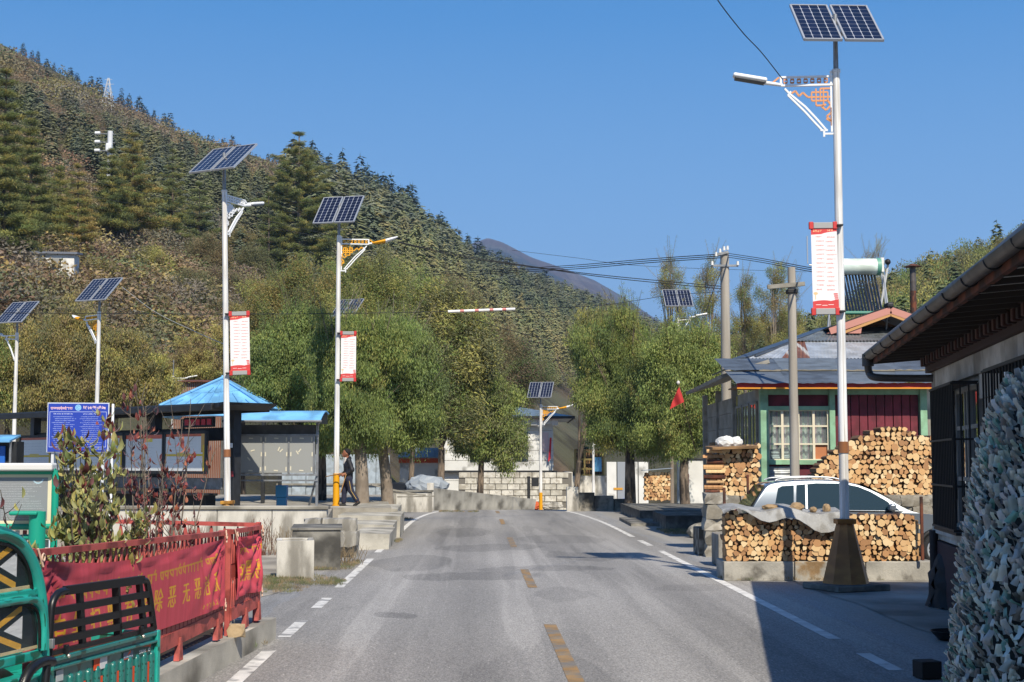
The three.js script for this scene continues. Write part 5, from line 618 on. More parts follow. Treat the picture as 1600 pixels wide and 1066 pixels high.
{ // silver station-wagon style car behind the front stack
  const d = 28.6, t = thing('parked_car', 'silver high-roofed car parked between the firewood stacks, front wheel showing', 'car', V(PX(1154, 800, d), 0, -d + .9)), paint = new THREE.MeshPhysicalMaterial({ color: '#7b838b', roughness: .32, metalness: .55, clearcoat: 1, clearcoatRoughness: .05 }), glass = new THREE.MeshPhysicalMaterial({ color: '#12282c', roughness: .05, clearcoat: 1, clearcoatRoughness: .03 });
  const hw = (y) => y < .95 ? .88 : lerp(.88, .63, (y - .95) / .73), cz = -.9;
  const cur = (pts, n = 60) => new THREE.CatmullRomCurve3(pts.map((p) => V(p[0], p[1], 0)), false, 'centripetal').getPoints(n).map((p) => [p.x, p.y]);
  const top = cur([[.03, .34], [-.03, .6], [.04, .98], [.13, 1.14], [.3, 1.4], [.46, 1.585], [.62, 1.635], [1.2, 1.68], [1.75, 1.67], [2.2, 1.6], [2.6, 1.43], [3.1, 1.13], [3.3, 1.06], [3.9, .98], [4.2, .88], [4.38, .7], [4.42, .5], [4.38, .3]], 90);
  const loft = (pts, off = 0) => { const s = new THREE.Shape(pts.map((p) => new THREE.Vector2(...p))), out = []; const side = new THREE.ShapeGeometry(s), N = pts.length; for (const q of [1, -1]) { const g = side.clone(), p = g.attributes.position; for (let i = 0; i < p.count; i++) p.setZ(i, cz + q * (hw(p.getY(i)) + off)); if (q < 0) { const ix = g.index.array; for (let i = 0; i < ix.length; i += 3) [ix[i], ix[i + 1]] = [ix[i + 1], ix[i]]; } g.computeVertexNormals(); out.push(g); } return out; };
  const strip = (pts) => { const pos = [], idx = [], K = [-1, -.94, -.8, 0, .8, .94, 1], B = [-.06, -.012, 0, .012, 0, -.012, -.06]; pts.forEach((p, i) => { const n = [pts[Math.max(0, i - 1)], pts[Math.min(pts.length - 1, i + 1)]], tx = n[1][0] - n[0][0], ty = n[1][1] - n[0][1], l = Math.hypot(tx, ty) || 1; K.forEach((k, j) => pos.push(p[0] - ty / l * B[j], p[1] + tx / l * B[j], cz + k * (hw(p[1]) + (Math.abs(k) === 1 ? 0 : -.0)))); if (i) for (let j = 0; j < 6; j++) { const a = (i - 1) * 7 + j; idx.push(a, a + 1, a + 8, a, a + 8, a + 7); } }); const g = new THREE.BufferGeometry(); g.setAttribute('position', new THREE.Float32BufferAttribute(pos, 3)); g.setIndex(idx); g.computeVertexNormals(); return g; };
  const inner = top.map((p) => p), outline = [...inner, [4.1, .28], [.2, .28]];
  const ins = (pts) => pts.map((p) => { const c = [2.1, .9]; return [p[0] + (c[0] - p[0]) * .012, p[1] + (c[1] - p[1]) * .03]; });
  part('body', [...loft(ins(outline)), strip(top), bx(4.0, .04, 1.7, 2.2, .3, cz)], paint, t);
  for (const [n, pts] of [['rear_quarter_window', [[.66, 1.52], [.58, 1.2], [.58, 1.15], [.93, 1.13], [.97, 1.575], [.74, 1.56]]], ['rear_door_window', [[1.02, 1.58], [.98, 1.13], [1.9, 1.11], [1.9, 1.61], [1.4, 1.615]]], ['front_window', [[1.95, 1.6], [1.95, 1.11], [2.96, 1.1], [2.72, 1.28], [2.44, 1.45], [2.2, 1.55]]]]) { const c = pts, L = loft(c, .008); L.forEach((g) => part(n, g, glass, t)); }
  for (const q of [0, 1]) part('pillar', loft([[1.19, 1.59], [1.16, 1.13], [1.2, 1.13], [1.23, 1.59]], .012)[q], paint, t);
  const zq = (x, y, s) => V(x, y, cz + s * (hw(y) - .07)); part('rear_window', quad(zq(.135, 1.16, -1).add(V(-.02, .02, 0)), zq(.135, 1.16, 1).add(V(-.02, .02, 0)), zq(.44, 1.56, 1).add(V(-.02, .02, 0)), zq(.44, 1.56, -1).add(V(-.02, .02, 0))), glass, t); part('rear_window', [slab(V(.2, 1.2, cz + .79), V(.42, 1.5, cz + .69), V(.42, 1.5, cz + .68), V(.2, 1.2, cz + .78), .01)], glass, t);
  part('windscreen', quad(zq(3.0, 1.2, 1).add(V(.03, .03, 0)), zq(3.0, 1.2, -1).add(V(.03, .03, 0)), zq(2.28, 1.575, -1).add(V(.03, .03, 0)), zq(2.28, 1.575, 1).add(V(.03, .03, 0))), glass, t);
  for (const s of [1, -1]) { for (const [x, w] of [[1.0, .0], [1.93, .0], [3.02, .06]]) part('door_seam', bar(V(x, 1.09, cz + s * (hw(1.09) + .003)), V(x - w, .42, cz + s * .883), .014, .008), M.black, t); for (const x of [1.72, 2.72]) part('door_handle', rb(.2, .035, .035, .01, x, .98, cz + s * .9), paint, t); part('window_trim', [bar(V(.6, 1.1, cz + s * (hw(1.1) + .01)), V(3.0, 1.075, cz + s * (hw(1.08) + .01)), .02, .02)], M.black, t); part('roof_rail', tube([V(.62, 1.66, cz + s * .6), V(.8, 1.71, cz + s * .59), V(1.6, 1.73, cz + s * .59), V(2.0, 1.66, cz + s * .6)], .018), M.alu, t); part('centre_pillar', loft([[1.885, 1.615], [1.885, 1.11], [1.965, 1.11], [1.965, 1.605]], .013)[s > 0 ? 0 : 1], M.black, t); part('mirror', rb(.14, .15, .2, .05, 2.78, 1.16, cz + s * .96), paint, t); part('tail_light', rb(.28, .18, .05, .03, .2, .98, cz + s * .86), flat('#8a1a1a', .3), t); part('headlight', rb(.34, .16, .06, .03, 4.12, .78, cz + s * .84), flat('#dfe6ea', .2), t); part('sill', rb(4.1, .14, .05, .02, 2.2, .36, cz + s * .88), M.black, t); }
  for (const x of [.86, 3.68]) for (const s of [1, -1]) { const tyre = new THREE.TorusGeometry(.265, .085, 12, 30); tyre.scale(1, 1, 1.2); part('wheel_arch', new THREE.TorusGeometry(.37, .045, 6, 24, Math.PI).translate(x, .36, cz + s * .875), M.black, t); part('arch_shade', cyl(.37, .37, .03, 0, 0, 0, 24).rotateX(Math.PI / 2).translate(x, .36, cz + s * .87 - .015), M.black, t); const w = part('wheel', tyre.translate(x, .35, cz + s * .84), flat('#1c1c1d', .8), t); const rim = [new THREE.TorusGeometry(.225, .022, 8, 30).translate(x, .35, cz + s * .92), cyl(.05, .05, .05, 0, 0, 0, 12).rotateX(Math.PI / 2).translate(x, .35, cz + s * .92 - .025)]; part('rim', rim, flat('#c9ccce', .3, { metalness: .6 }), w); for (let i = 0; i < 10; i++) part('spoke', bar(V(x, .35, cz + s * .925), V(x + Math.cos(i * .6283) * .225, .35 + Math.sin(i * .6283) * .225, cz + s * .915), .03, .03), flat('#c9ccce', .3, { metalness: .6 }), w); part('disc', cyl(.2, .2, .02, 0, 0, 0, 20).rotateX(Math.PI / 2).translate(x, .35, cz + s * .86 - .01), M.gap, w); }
}
// ---- house with porch
{
  const dW = 36.5, b = at(1188, 800, dW, 0), t = thing('house', 'house with dark red boards, green posts and patched tin roof behind the firewood', 'house', b), L = sub(b), p = (px, py) => L(px, py, dW);
  const green = surf('#86b08f', { seed: 230, amp: .08, stain: '#a3bfa4', cover: .6, speck: .05, per: 1.2 }, { roughness: .6 }), maroon = surf('#6e2230', { seed: 231, amp: .14, stain: '#521a25', cover: .56, speck: .06, per: 1 }, { roughness: .7 }), cream = flat('#d6cdb4', .6), k = dW / F;
  const xw = (px) => p(px, 700).x, yw = (py) => p(1188, py).y, eY = yw(607);
  part('wall', [bx(xw(1470) - xw(1188), .9, .2, (xw(1188) + xw(1470)) / 2, .45, -.16), bx(xw(1470) - xw(1300), eY, .08, (xw(1300) + xw(1470)) / 2, eY / 2, -.2)], M.plaster, t);
  for (const [a, c] of [[1188, 1200.5], [1296, 1305], [1438, 1449]]) part('post', rb((c - a) * k, eY, .2, .015, xw((a + c) / 2), eY / 2, 0), green, t);
  part('beam', bx(xw(1449) - xw(1188), yw(606) - yw(617), .16, (xw(1188) + xw(1449)) / 2, (yw(606) + yw(617)) / 2, -.03), green, t); part('beam', bx(xw(1296) - xw(1200), yw(635) - yw(641), .14, (xw(1200) + xw(1296)) / 2, yw(638), .0), green, t); part('beam', bx(xw(1296) - xw(1200), yw(719) - yw(726), .16, (xw(1200) + xw(1296)) / 2, yw(722.5), .01), green, t);
  part('transom', bx(xw(1296) - xw(1200), yw(617) - yw(635), .05, (xw(1200) + xw(1296)) / 2, yw(626), -.08), maroon, t); part('apron', bx(xw(1296) - xw(1200), yw(726), .06, (xw(1200) + xw(1296)) / 2, yw(726) / 2, -.06), maroon, t);
  for (let i = 0; i < 10; i++) { const a = xw(1305 + i * 13.3), c = xw(1305 + (i + 1) * 13.3) - .018; part('board', rb(c - a, yw(617), .05, .008, (a + c) / 2, yw(617) / 2, -.06 + (i % 3) * .004), maroon, t); }
  // window with panes and curtains
  const wx = [1199.5, 1223, 1248, 1272, 1297], wy = [640, 666, 694, 720], win = part('window', [bx(xw(1297) - xw(1199.5), .05, .08, xw(1248.25), yw(641), -.02), bx(xw(1297) - xw(1199.5), .05, .08, xw(1248.25), yw(719), -.02)], cream, t), pn = new THREE.MeshPhysicalMaterial({ color: '#e8eeee', roughness: .03, transmission: .92, thickness: 0, ior: 1.4 });
  part('frame', [...wx.map((q) => bx(.06, yw(640) - yw(720), .07, xw(q) + (q === 1199.5 ? .03 : q === 1297 ? -.03 : 0), yw(680), -.023)), ...[666, 694].map((q) => bx(xw(1297) - xw(1199.5), .04, .06, xw(1248.25), yw(q), -.021))], cream, win);
  for (let i = 0; i < 4; i++) for (let j = 0; j < 3; j++) { const g = bx(xw(wx[i + 1]) - xw(wx[i]) - .05, yw(wy[j]) - yw(wy[j + 1]) - .04, .006, (xw(wx[i]) + xw(wx[i + 1])) / 2, (yw(wy[j]) + yw(wy[j + 1])) / 2, -.05); part('pane', g, i === 3 && j === 2 ? flat('#b0714a', .8) : pn, win); }
  const ct = ctex(256, 64, (g, w, h) => { for (let i = 0; i < w; i++) { const s = Math.sin(i * .19) + Math.sin(i * .43 + 1); g.fillStyle = s > .6 ? '#d9aebb' : s < -1 ? '#b9cdb6' : '#dcdcd4'; g.fillRect(i, 0, 1, h); } });
  const cg = quad(V(xw(1200), yw(720), -.22), V(xw(1296), yw(720), -.22), V(xw(1296), yw(641), -.22), V(xw(1200), yw(641), -.22), 60, 1), cp = cg.attributes.position; for (let i = 0; i < cp.count; i++) cp.setZ(i, -.22 + .035 * Math.sin((i % 61) * 1.25)); cg.computeVertexNormals(); part('curtain', cg, std({ map: ct, roughness: .9, side: THREE.DoubleSide }), win); part('room_wall', bx(xw(1300) - xw(1196), 3, .05, xw(1248), 1.8, -1.4), M.whitewash, t);
  // left side wall running back
  const sx = xw(1190), z0 = -.1, z1 = -(47 - dW); const grey = surf('#8f8b80', { seed: 232, amp: .12, stain: '#706c62', cover: .58, speck: .06, per: 1.6 });
  for (let r = 0; r < 9; r++) part('plank', rb(.06, .42, 5.4, .01, sx + .0 + (r % 2) * .004, .25 + r * .425, -7.1), grey, t); for (const z of [-4.2, -7.4, z1 + .1]) part('post', rb(.16, eY + .3, .16, .015, sx - .02, (eY + .3) / 2, z), M.greyWood, t);
  part('doorway', bx(.05, 2.1, 1.0, sx - .035, 1.6, -8.7), M.wood, t); part('side_wall', bx(.08, eY, 4.2, sx + .05, eY / 2, -2.2), grey, t); for (const [z, y] of [[-1, 2.9], [-2.2, 2.9], [-3.4, 2.9]]) { const w = part('window', bx(.04, 1.3, .9, sx - .01, y, z), M.glass, t); part('frame', [bx(.05, .06, .95, sx - .02, y + .65, z), bx(.05, .06, .95, sx - .02, y - .65, z), bx(.05, 1.3, .06, sx - .022, y, z), bx(.05, 1.36, .06, sx - .022, y, z - .47), bx(.05, 1.36, .06, sx - .022, y, z + .47)], M.greyWood, w); }
  // fascia
  const dE = 35.9, e = (px, py) => L(px, py, dE); const fa = e(1152, 603), fb = e(1475, 603); part('fascia', bx(fb.x - fa.x, .12, .06, (fa.x + fb.x) / 2, e(1152, 602).y, fa.z - .06), flat('#a01f1c', .6), t); part('fascia_trim', bx(fb.x - fa.x, .035, .08, (fa.x + fb.x) / 2, e(1152, 606.6).y, fa.z - .05), flat('#d08a1c', .6), t); part('soffit', bx(fb.x - fa.x, .03, 1.4, (fa.x + fb.x) / 2, e(1152, 604).y, fa.z - .8), M.wood, t);
  // porch roof: two rows of flat sheets
  const dT = 39.6, A = e(1150, 599.5), Bq = e(1490, 599.5), D = L(1116, 562, dT), C = L(1490, 562, dT), tin = ['#59626d', '#525b66', '#616a73'].map((c, i) => surf(c, { seed: 240 + i, amp: .07, stain: '#6f767d', cover: .6, speck: .03, per: 1.6, bump: .004, bper: .6 }, { roughness: .42, metalness: .35 })), R = rng(245);
  const on = (u, v) => V().addScaledVector(A, (1 - u) * (1 - v)).addScaledVector(Bq, u * (1 - v)).addScaledVector(C, u * v).addScaledVector(D, (1 - u) * v);
  for (let r = 0; r < 2; r++) for (let c = 0; c < 4; c++) { const u0 = c / 4 - (c ? .006 : 0), u1 = (c + 1) / 4, v0 = r ? .46 : -.02, v1 = r ? 1 : .5, lift = r * .03 + (c % 2) * .012, P4 = [on(u0, v0), on(u1, v0), on(u1, v1), on(u0, v1)].map((q, i) => q.add(V(0, lift + (i < 2 ? R() * .03 : 0), 0))); const g = quad(...P4, 12, 4), pp = g.attributes.position; for (let i = 0; i < pp.count; i++) pp.setY(i, pp.getY(i) + (R() - .5) * .008 + (i < 13 ? (R() - .5) * .03 : 0)); g.computeVertexNormals(); part('roof_sheet', uvm(g), std({ ...{}, map: tin[(r + c) % 3].map, bumpMap: tin[0].bumpMap, bumpScale: .004, color: tin[(r + c) % 3].color, roughness: .6, metalness: 0, side: THREE.DoubleSide }), t); }
  // left eave
  const l0 = L(1126, 586, 38.6), l1 = L(1071, 613, 46.5); part('side_eave', [slab(l0, V(l0.x + 1.3, l0.y + .42, l0.z), V(l1.x + 1.3, l1.y + .42, l1.z), l1, .1)], M.greyWood, t);
  // upper hipped roof of corrugated sheets
  const d0 = 39.9, d1 = 45.2, h0 = L(1165, 560, d0), h1 = L(1298, 512, d1), rx = L(1520, 560, d0).x;
  const corr = (a, c, dd, e2, m) => { const W = Math.hypot(c.x - a.x, 0), n = Math.round(W / .025), g = quad(a, c, dd, e2, n, 3), q = g.attributes.position; for (let i = 0; i < q.count; i++) { q.setY(i, q.getY(i) + .014 * Math.sin(q.getX(i) * 62)); } g.computeVertexNormals(); return part('corrugated_sheet', uvm(g), m, t); };
  const tinW = surf('#b2b7bb', { seed: 250, amp: .06, stain: '#9aa0a4', cover: .6, speck: .03, per: 1.4 }, { roughness: .4, metalness: .3, side: THREE.DoubleSide }), tinG = surf('#6f7578', { seed: 251, amp: .08, stain: '#74706a', cover: .55, speck: .03, per: 1.2 }, { roughness: .45, metalness: .3, side: THREE.DoubleSide }), tinR = surf('#a9a7a4', { seed: 252, amp: .1, stain: '#6f4630', cover: .5, sharp: .06, speck: .05, per: 1.6, sx: 3, sy: .12, base: 4 }, { roughness: .6, side: THREE.DoubleSide });
  const up = (x, v) => V(x, lerp(h0.y, h1.y, v), lerp(h0.z, h1.z, v)), hx = (v) => lerp(h0.x, h1.x, v), seg = [[h0.x, L(1222, 560, d0).x], [L(1222, 560, d0).x, L(1266, 560, d0).x], [L(1266, 560, d0).x, L(1345, 560, d0).x], [L(1345, 560, d0).x, rx]];
  seg.forEach(([a, c], i) => { const aa = Math.max(a, hx(0)), dx = .8; corr(up(aa, 0), up(c, 0), up(Math.max(c + dx * .55, hx(.55)), .55), up(Math.max(a + dx * .55, hx(.55)), .55), i === 1 ? tinR : tinW); if (i > 0) corr(up(Math.max(a + .3, hx(.5)), .5).add(V(0, .035, 0)), up(Math.max(c + .6, hx(.5)), .5).add(V(0, .035, 0)), up(Math.max(c + .8, hx(1)), 1).add(V(0, .03, 0)), up(Math.max(a + .8, hx(1)), 1).add(V(0, .03, 0)), i === 2 ? tinG : tinG); });
  part('hip_roof', [slab(V(h0.x - .5, h0.y - .05, h0.z + .02), V(h0.x + .05, h0.y + .05, h0.z), V(h1.x + .1, h1.y + .06, h1.z), V(h1.x - .3, h1.y + .03, h1.z - .5), .04), slab(V(h0.x + .3, h0.y + .1, h0.z - .1), V(h1.x - .1, h1.y, h1.z), V(h1.x, h1.y, h1.z - 1), V(h0.x + .3, h0.y + .1, h0.z - 9), .05), slab(V(rx, h0.y, h0.z - 11), V(h0.x + 2.2, h0.y, h0.z - 11), V(h1.x, h1.y, h1.z - .5), V(rx, h1.y, h1.z - .5), .05)], tin[1], t);
  part('gutter_board', bx(rx - h0.x, .3, .05, (rx + h0.x) / 2, h0.y - .2, h0.z - .25), M.greyWood, t);
  // dormer
  const dd = 43.6, ap = L(1391, 480, dd), gl = L(1296, 513, dd), gr = L(1462, 505, dd), pink = flat('#b77f72', .7), tan = flat('#b98a55', .7);
  const dm = part('dormer', [slab(gl, V(gl.x, gl.y, gl.z - 3), V(ap.x, ap.y, ap.z - 3), ap, .05), slab(ap, V(ap.x, ap.y, ap.z - 3), V(gr.x, gr.y, gr.z - 3), gr, .05)].map((g) => g), M.darkSteel, t); part('bargeboard', [bar(gl.clone().add(V(0, -.1, .06)), ap.clone().add(V(0, -.1, .06)), .05, .2)], pink, dm); part('bargeboard', [bar(ap.clone().add(V(0, -.1, .06)), gr.clone().add(V(0, -.1, .06)), .05, .2)], pink, dm); part('trim', [bar(gl.clone().add(V(.25, -.2, .05)), ap.clone().add(V(0, -.24, .05)), .05, .08), bar(ap.clone().add(V(0, -.24, .05)), gr.clone().add(V(-.1, -.24, .05)), .05, .08)], tan, dm); part('gable_field', prism([[gl.x + .3, gl.y - .1], [gr.x, gl.y - .1], [ap.x, ap.y - .2]], .05).translate(0, 0, gl.z - 1.6), M.wood, dm); part('ridge_cap', rb(.22, .16, .5, .06, ap.x - .02, ap.y + .06, ap.z - .1), M.darkSteel, dm);
  part('gable_cheek', prism([[gl.x - .1, gl.y - .16], [gl.x + .95, gl.y - .16], [gl.x + 1.0, gl.y + .14]], .06).translate(0, 0, gl.z - .02), pink, dm);
}
{ // solar water heater, chimney pipe
  const d = 46, b = at(1345, 512, d), L = sub(b), t = thing('solar_water_heater', 'solar water heater with white tank and slanted dark glass tubes on the tin roof', 'water heater', b), k = d / F;
  const tk = (px, py) => L(px, py, d); part('tank', [rod(tk(1282, 417), tk(1372, 417), .27, 20)], surf('#d3e2da', { seed: 260, amp: .04, stain: '#9fd0c2', cover: .64, per: 1.2 }, { roughness: .35 }), t); part('tank_end', rod(tk(1369, 417), tk(1375, 417), .285, 20), flat('#5f9a86', .5), t); part('valve', rod(tk(1378, 425), tk(1378, 403), .08, 8), flat('#dcdcda', .5), t); part('fitting', new THREE.SphereGeometry(.1, 8, 6).translate(tk(1386, 410).x, tk(1386, 410).y, .1), M.black, t);
  const tubeM = new THREE.MeshPhysicalMaterial({ color: '#191b20', roughness: .12, clearcoat: 1 }); for (let i = 0; i < 17; i++) { const x = 1288 + i * 4.9; part('glass_tube', rod(tk(x, 430), L(x + 12, 488, d - 1.3), .036, 8), tubeM, t); } part('manifold', rod(L(1292, 489, d - 1.3), L(1384, 489, d - 1.3), .06, 8), flat('#3f7f6d', .5), t);
  for (const x of [1286, 1377]) { part('leg', rod(tk(x, 425), L(x + 12, 512, d), .035, 6), M.alu, t); part('leg', rod(L(x + 10, 489, d - 1.3), L(x + 8, 515, d - 1.3), .035, 6), M.alu, t); part('brace', rod(tk(x + 4, 430), L(x + 12, 492, d - 1.2), .03, 6), M.alu, t); } part('pipe', rod(tk(1388, 412), tk(1376, 480), .04, 6), flat('#b9bcbe', .5), t);
  const e = 47, c = at(1428, 500, e), tt = thing('chimney_pipe', 'rusty metal chimney pipe with flat cone cap beside the heater', 'chimney', c), h = PY(418, e) - c.y; part('pipe', cyl(.11, .1, h * .55, 0, 0, 0, 14), M.rust, tt); part('pipe', cyl(.1, .095, h * .45, 0, h * .55, 0, 14), surf('#5b5552', { seed: 262, amp: .2, per: .8 }, { roughness: .5, metalness: .3 }), tt); part('cap', cyl(.3, .05, .1, 0, h + .02, 0, 16), M.rust, tt); part('flashing', cyl(.18, .14, .2, 0, -.1, 0, 12), flat('#d6d2c8', .7), tt);
  single('antenna', [rod(V(0, 0, 0), V(0, .9, 0), .02, 6), rod(V(.05, -.05, 0), V(.3, -.06, 0), .03, 6)], M.alu, 'thin antenna rod left of the banner above the tin roof', 'antenna').position.copy(at(1262, 412, 46)); 
  // corrugated sheet leaning by the window, laundry on the side
  const q = 36.5, s = thing('corrugated_panel', 'grey corrugated sheet leaning below the curtained window', 'sheet', at(1216, 760, q, 1.1)); const g = quad(V(-.32, 0, .2), V(.36, 0, .2), V(.3, PY(699, q) - 1.1, -.15), V(-.2, PY(703, q) - 1.1, -.15), 4, 60), pp = g.attributes.position; for (let i = 0; i < pp.count; i++) pp.setZ(i, pp.getZ(i) + .02 * Math.sin(pp.getY(i) * 50)); g.computeVertexNormals(); part('sheet', g, surf('#9a9fa2', { seed: 263, amp: .06, per: 1 }, { roughness: .45, metalness: .3, side: THREE.DoubleSide }), s); const s2 = copy(s, 'second corrugated sheet leaning right of the concrete pole'); s2.position.x += .85; s2.scale.set(.5, .72, 1);
  const cl = [[1158, 620, 655, 40.6, '#9a8a3a', 'yellow cloth hanging on the side of the porch'], [1167, 655, 682, 39.6, '#a9b0b4', 'pale grey cloth hanging on the side of the porch'], [1177, 645, 690, 38.7, '#4a5a66', 'dark blue and red cloth hanging nearest the green post'], [1147, 660, 690, 42, '#6f6c80', 'patterned grey cloth hanging on the plank wall']]; cl.forEach(([px, a, c2, dd, col, l], i) => { const h = PY(a, dd) - PY(c2, dd), g2 = quad(V(0, 0, -.28), V(0, 0, .28), V(0, h, .28), V(0, h, -.28), 14, 6), p2 = g2.attributes.position; for (let j = 0; j < p2.count; j++) p2.setX(j, .04 * Math.sin(p2.getZ(j) * 22 + i)); g2.computeVertexNormals(); single('hanging_cloth', g2, surf(col, { seed: 270 + i, amp: .15, stain: i === 2 ? '#7a2a30' : '#55555c', cover: .6, per: .5, size: 128 }, { side: THREE.DoubleSide }), l, 'cloth').position.copy(at(px, c2, dd)).add(V(-.12, 0, 0)); });
}
// utility poles
{
  const conc = surf('#a29c92', { seed: 280, amp: .1, stain: '#7d776d', cover: .6, speck: .08, per: 1.4, bump: .003 });
  const a = thing('utility_pole', 'short concrete utility pole with wooden crossarm in front of the porch', 'utility pole', at(1243, 800, 35.3, 0)), h = PY(418, 35.3); part('pole', cyl(.125, .095, h, 0, 0, 0, 18), conc, a); part('crossarm', bar(V(-.62, h - .5, .1), V(.3, h - .42, .1), .09, .1), M.greyWood, a); part('clamp', rb(.26, .12, .26, .03, 0, h - .6, 0), M.black, a);
  const b = thing('utility_pole', 'tall concrete power pole with insulators rising behind the porch roof', 'utility pole', at(1136, 700, 50, 0)), H2 = PY(394, 50); part('pole', cyl(.19, .15, H2, 0, 0, 0, 18), conc, b); part('crossarm', bar(V(-.48, H2 - .5, .15), V(.45, H2 - .5, .15), .07, .07), M.steel, b); part('crossarm', bar(V(-.3, H2 - .12, .18), V(.1, H2 - .02, .18), .07, .09), M.steel, b); for (const [x, y] of [[-.46, -.42], [.43, -.42], [-.32, -.1], [-.18, .02], [-.04, .1], [.08, .12]]) part('insulator', cyl(.05, .04, .14, x, H2 + y - .07, .18, 8), flat('#d8d8d4', .3), b);
}
// concrete blocks at the road edge
[[1112, 826, 863, 31.4, 'concrete block farthest of the three by the road, at the stone pillar'], [1146, 836, 883, 28.0, 'middle concrete block of the three along the right road edge'], [1165, 847, 900, 25.5, 'nearest concrete block of the three, with a dark shadow stripe']].forEach(([px, y0, y1, d, l], i) => { const h = PY(y0, d), w = (i ? 46 : 40) / F * d; single('concrete_block', [rb(w, h, .95, .025, 0, h / 2, -.48)], surf('#8d887e', { seed: 285 + i, amp: .2, stain: '#4b473f', cover: .55, sharp: .16, speck: .1, per: 1, bump: .01, bper: .5 }), l, 'concrete block', undefined).position.copy(at(px, y1, d, .012)); });

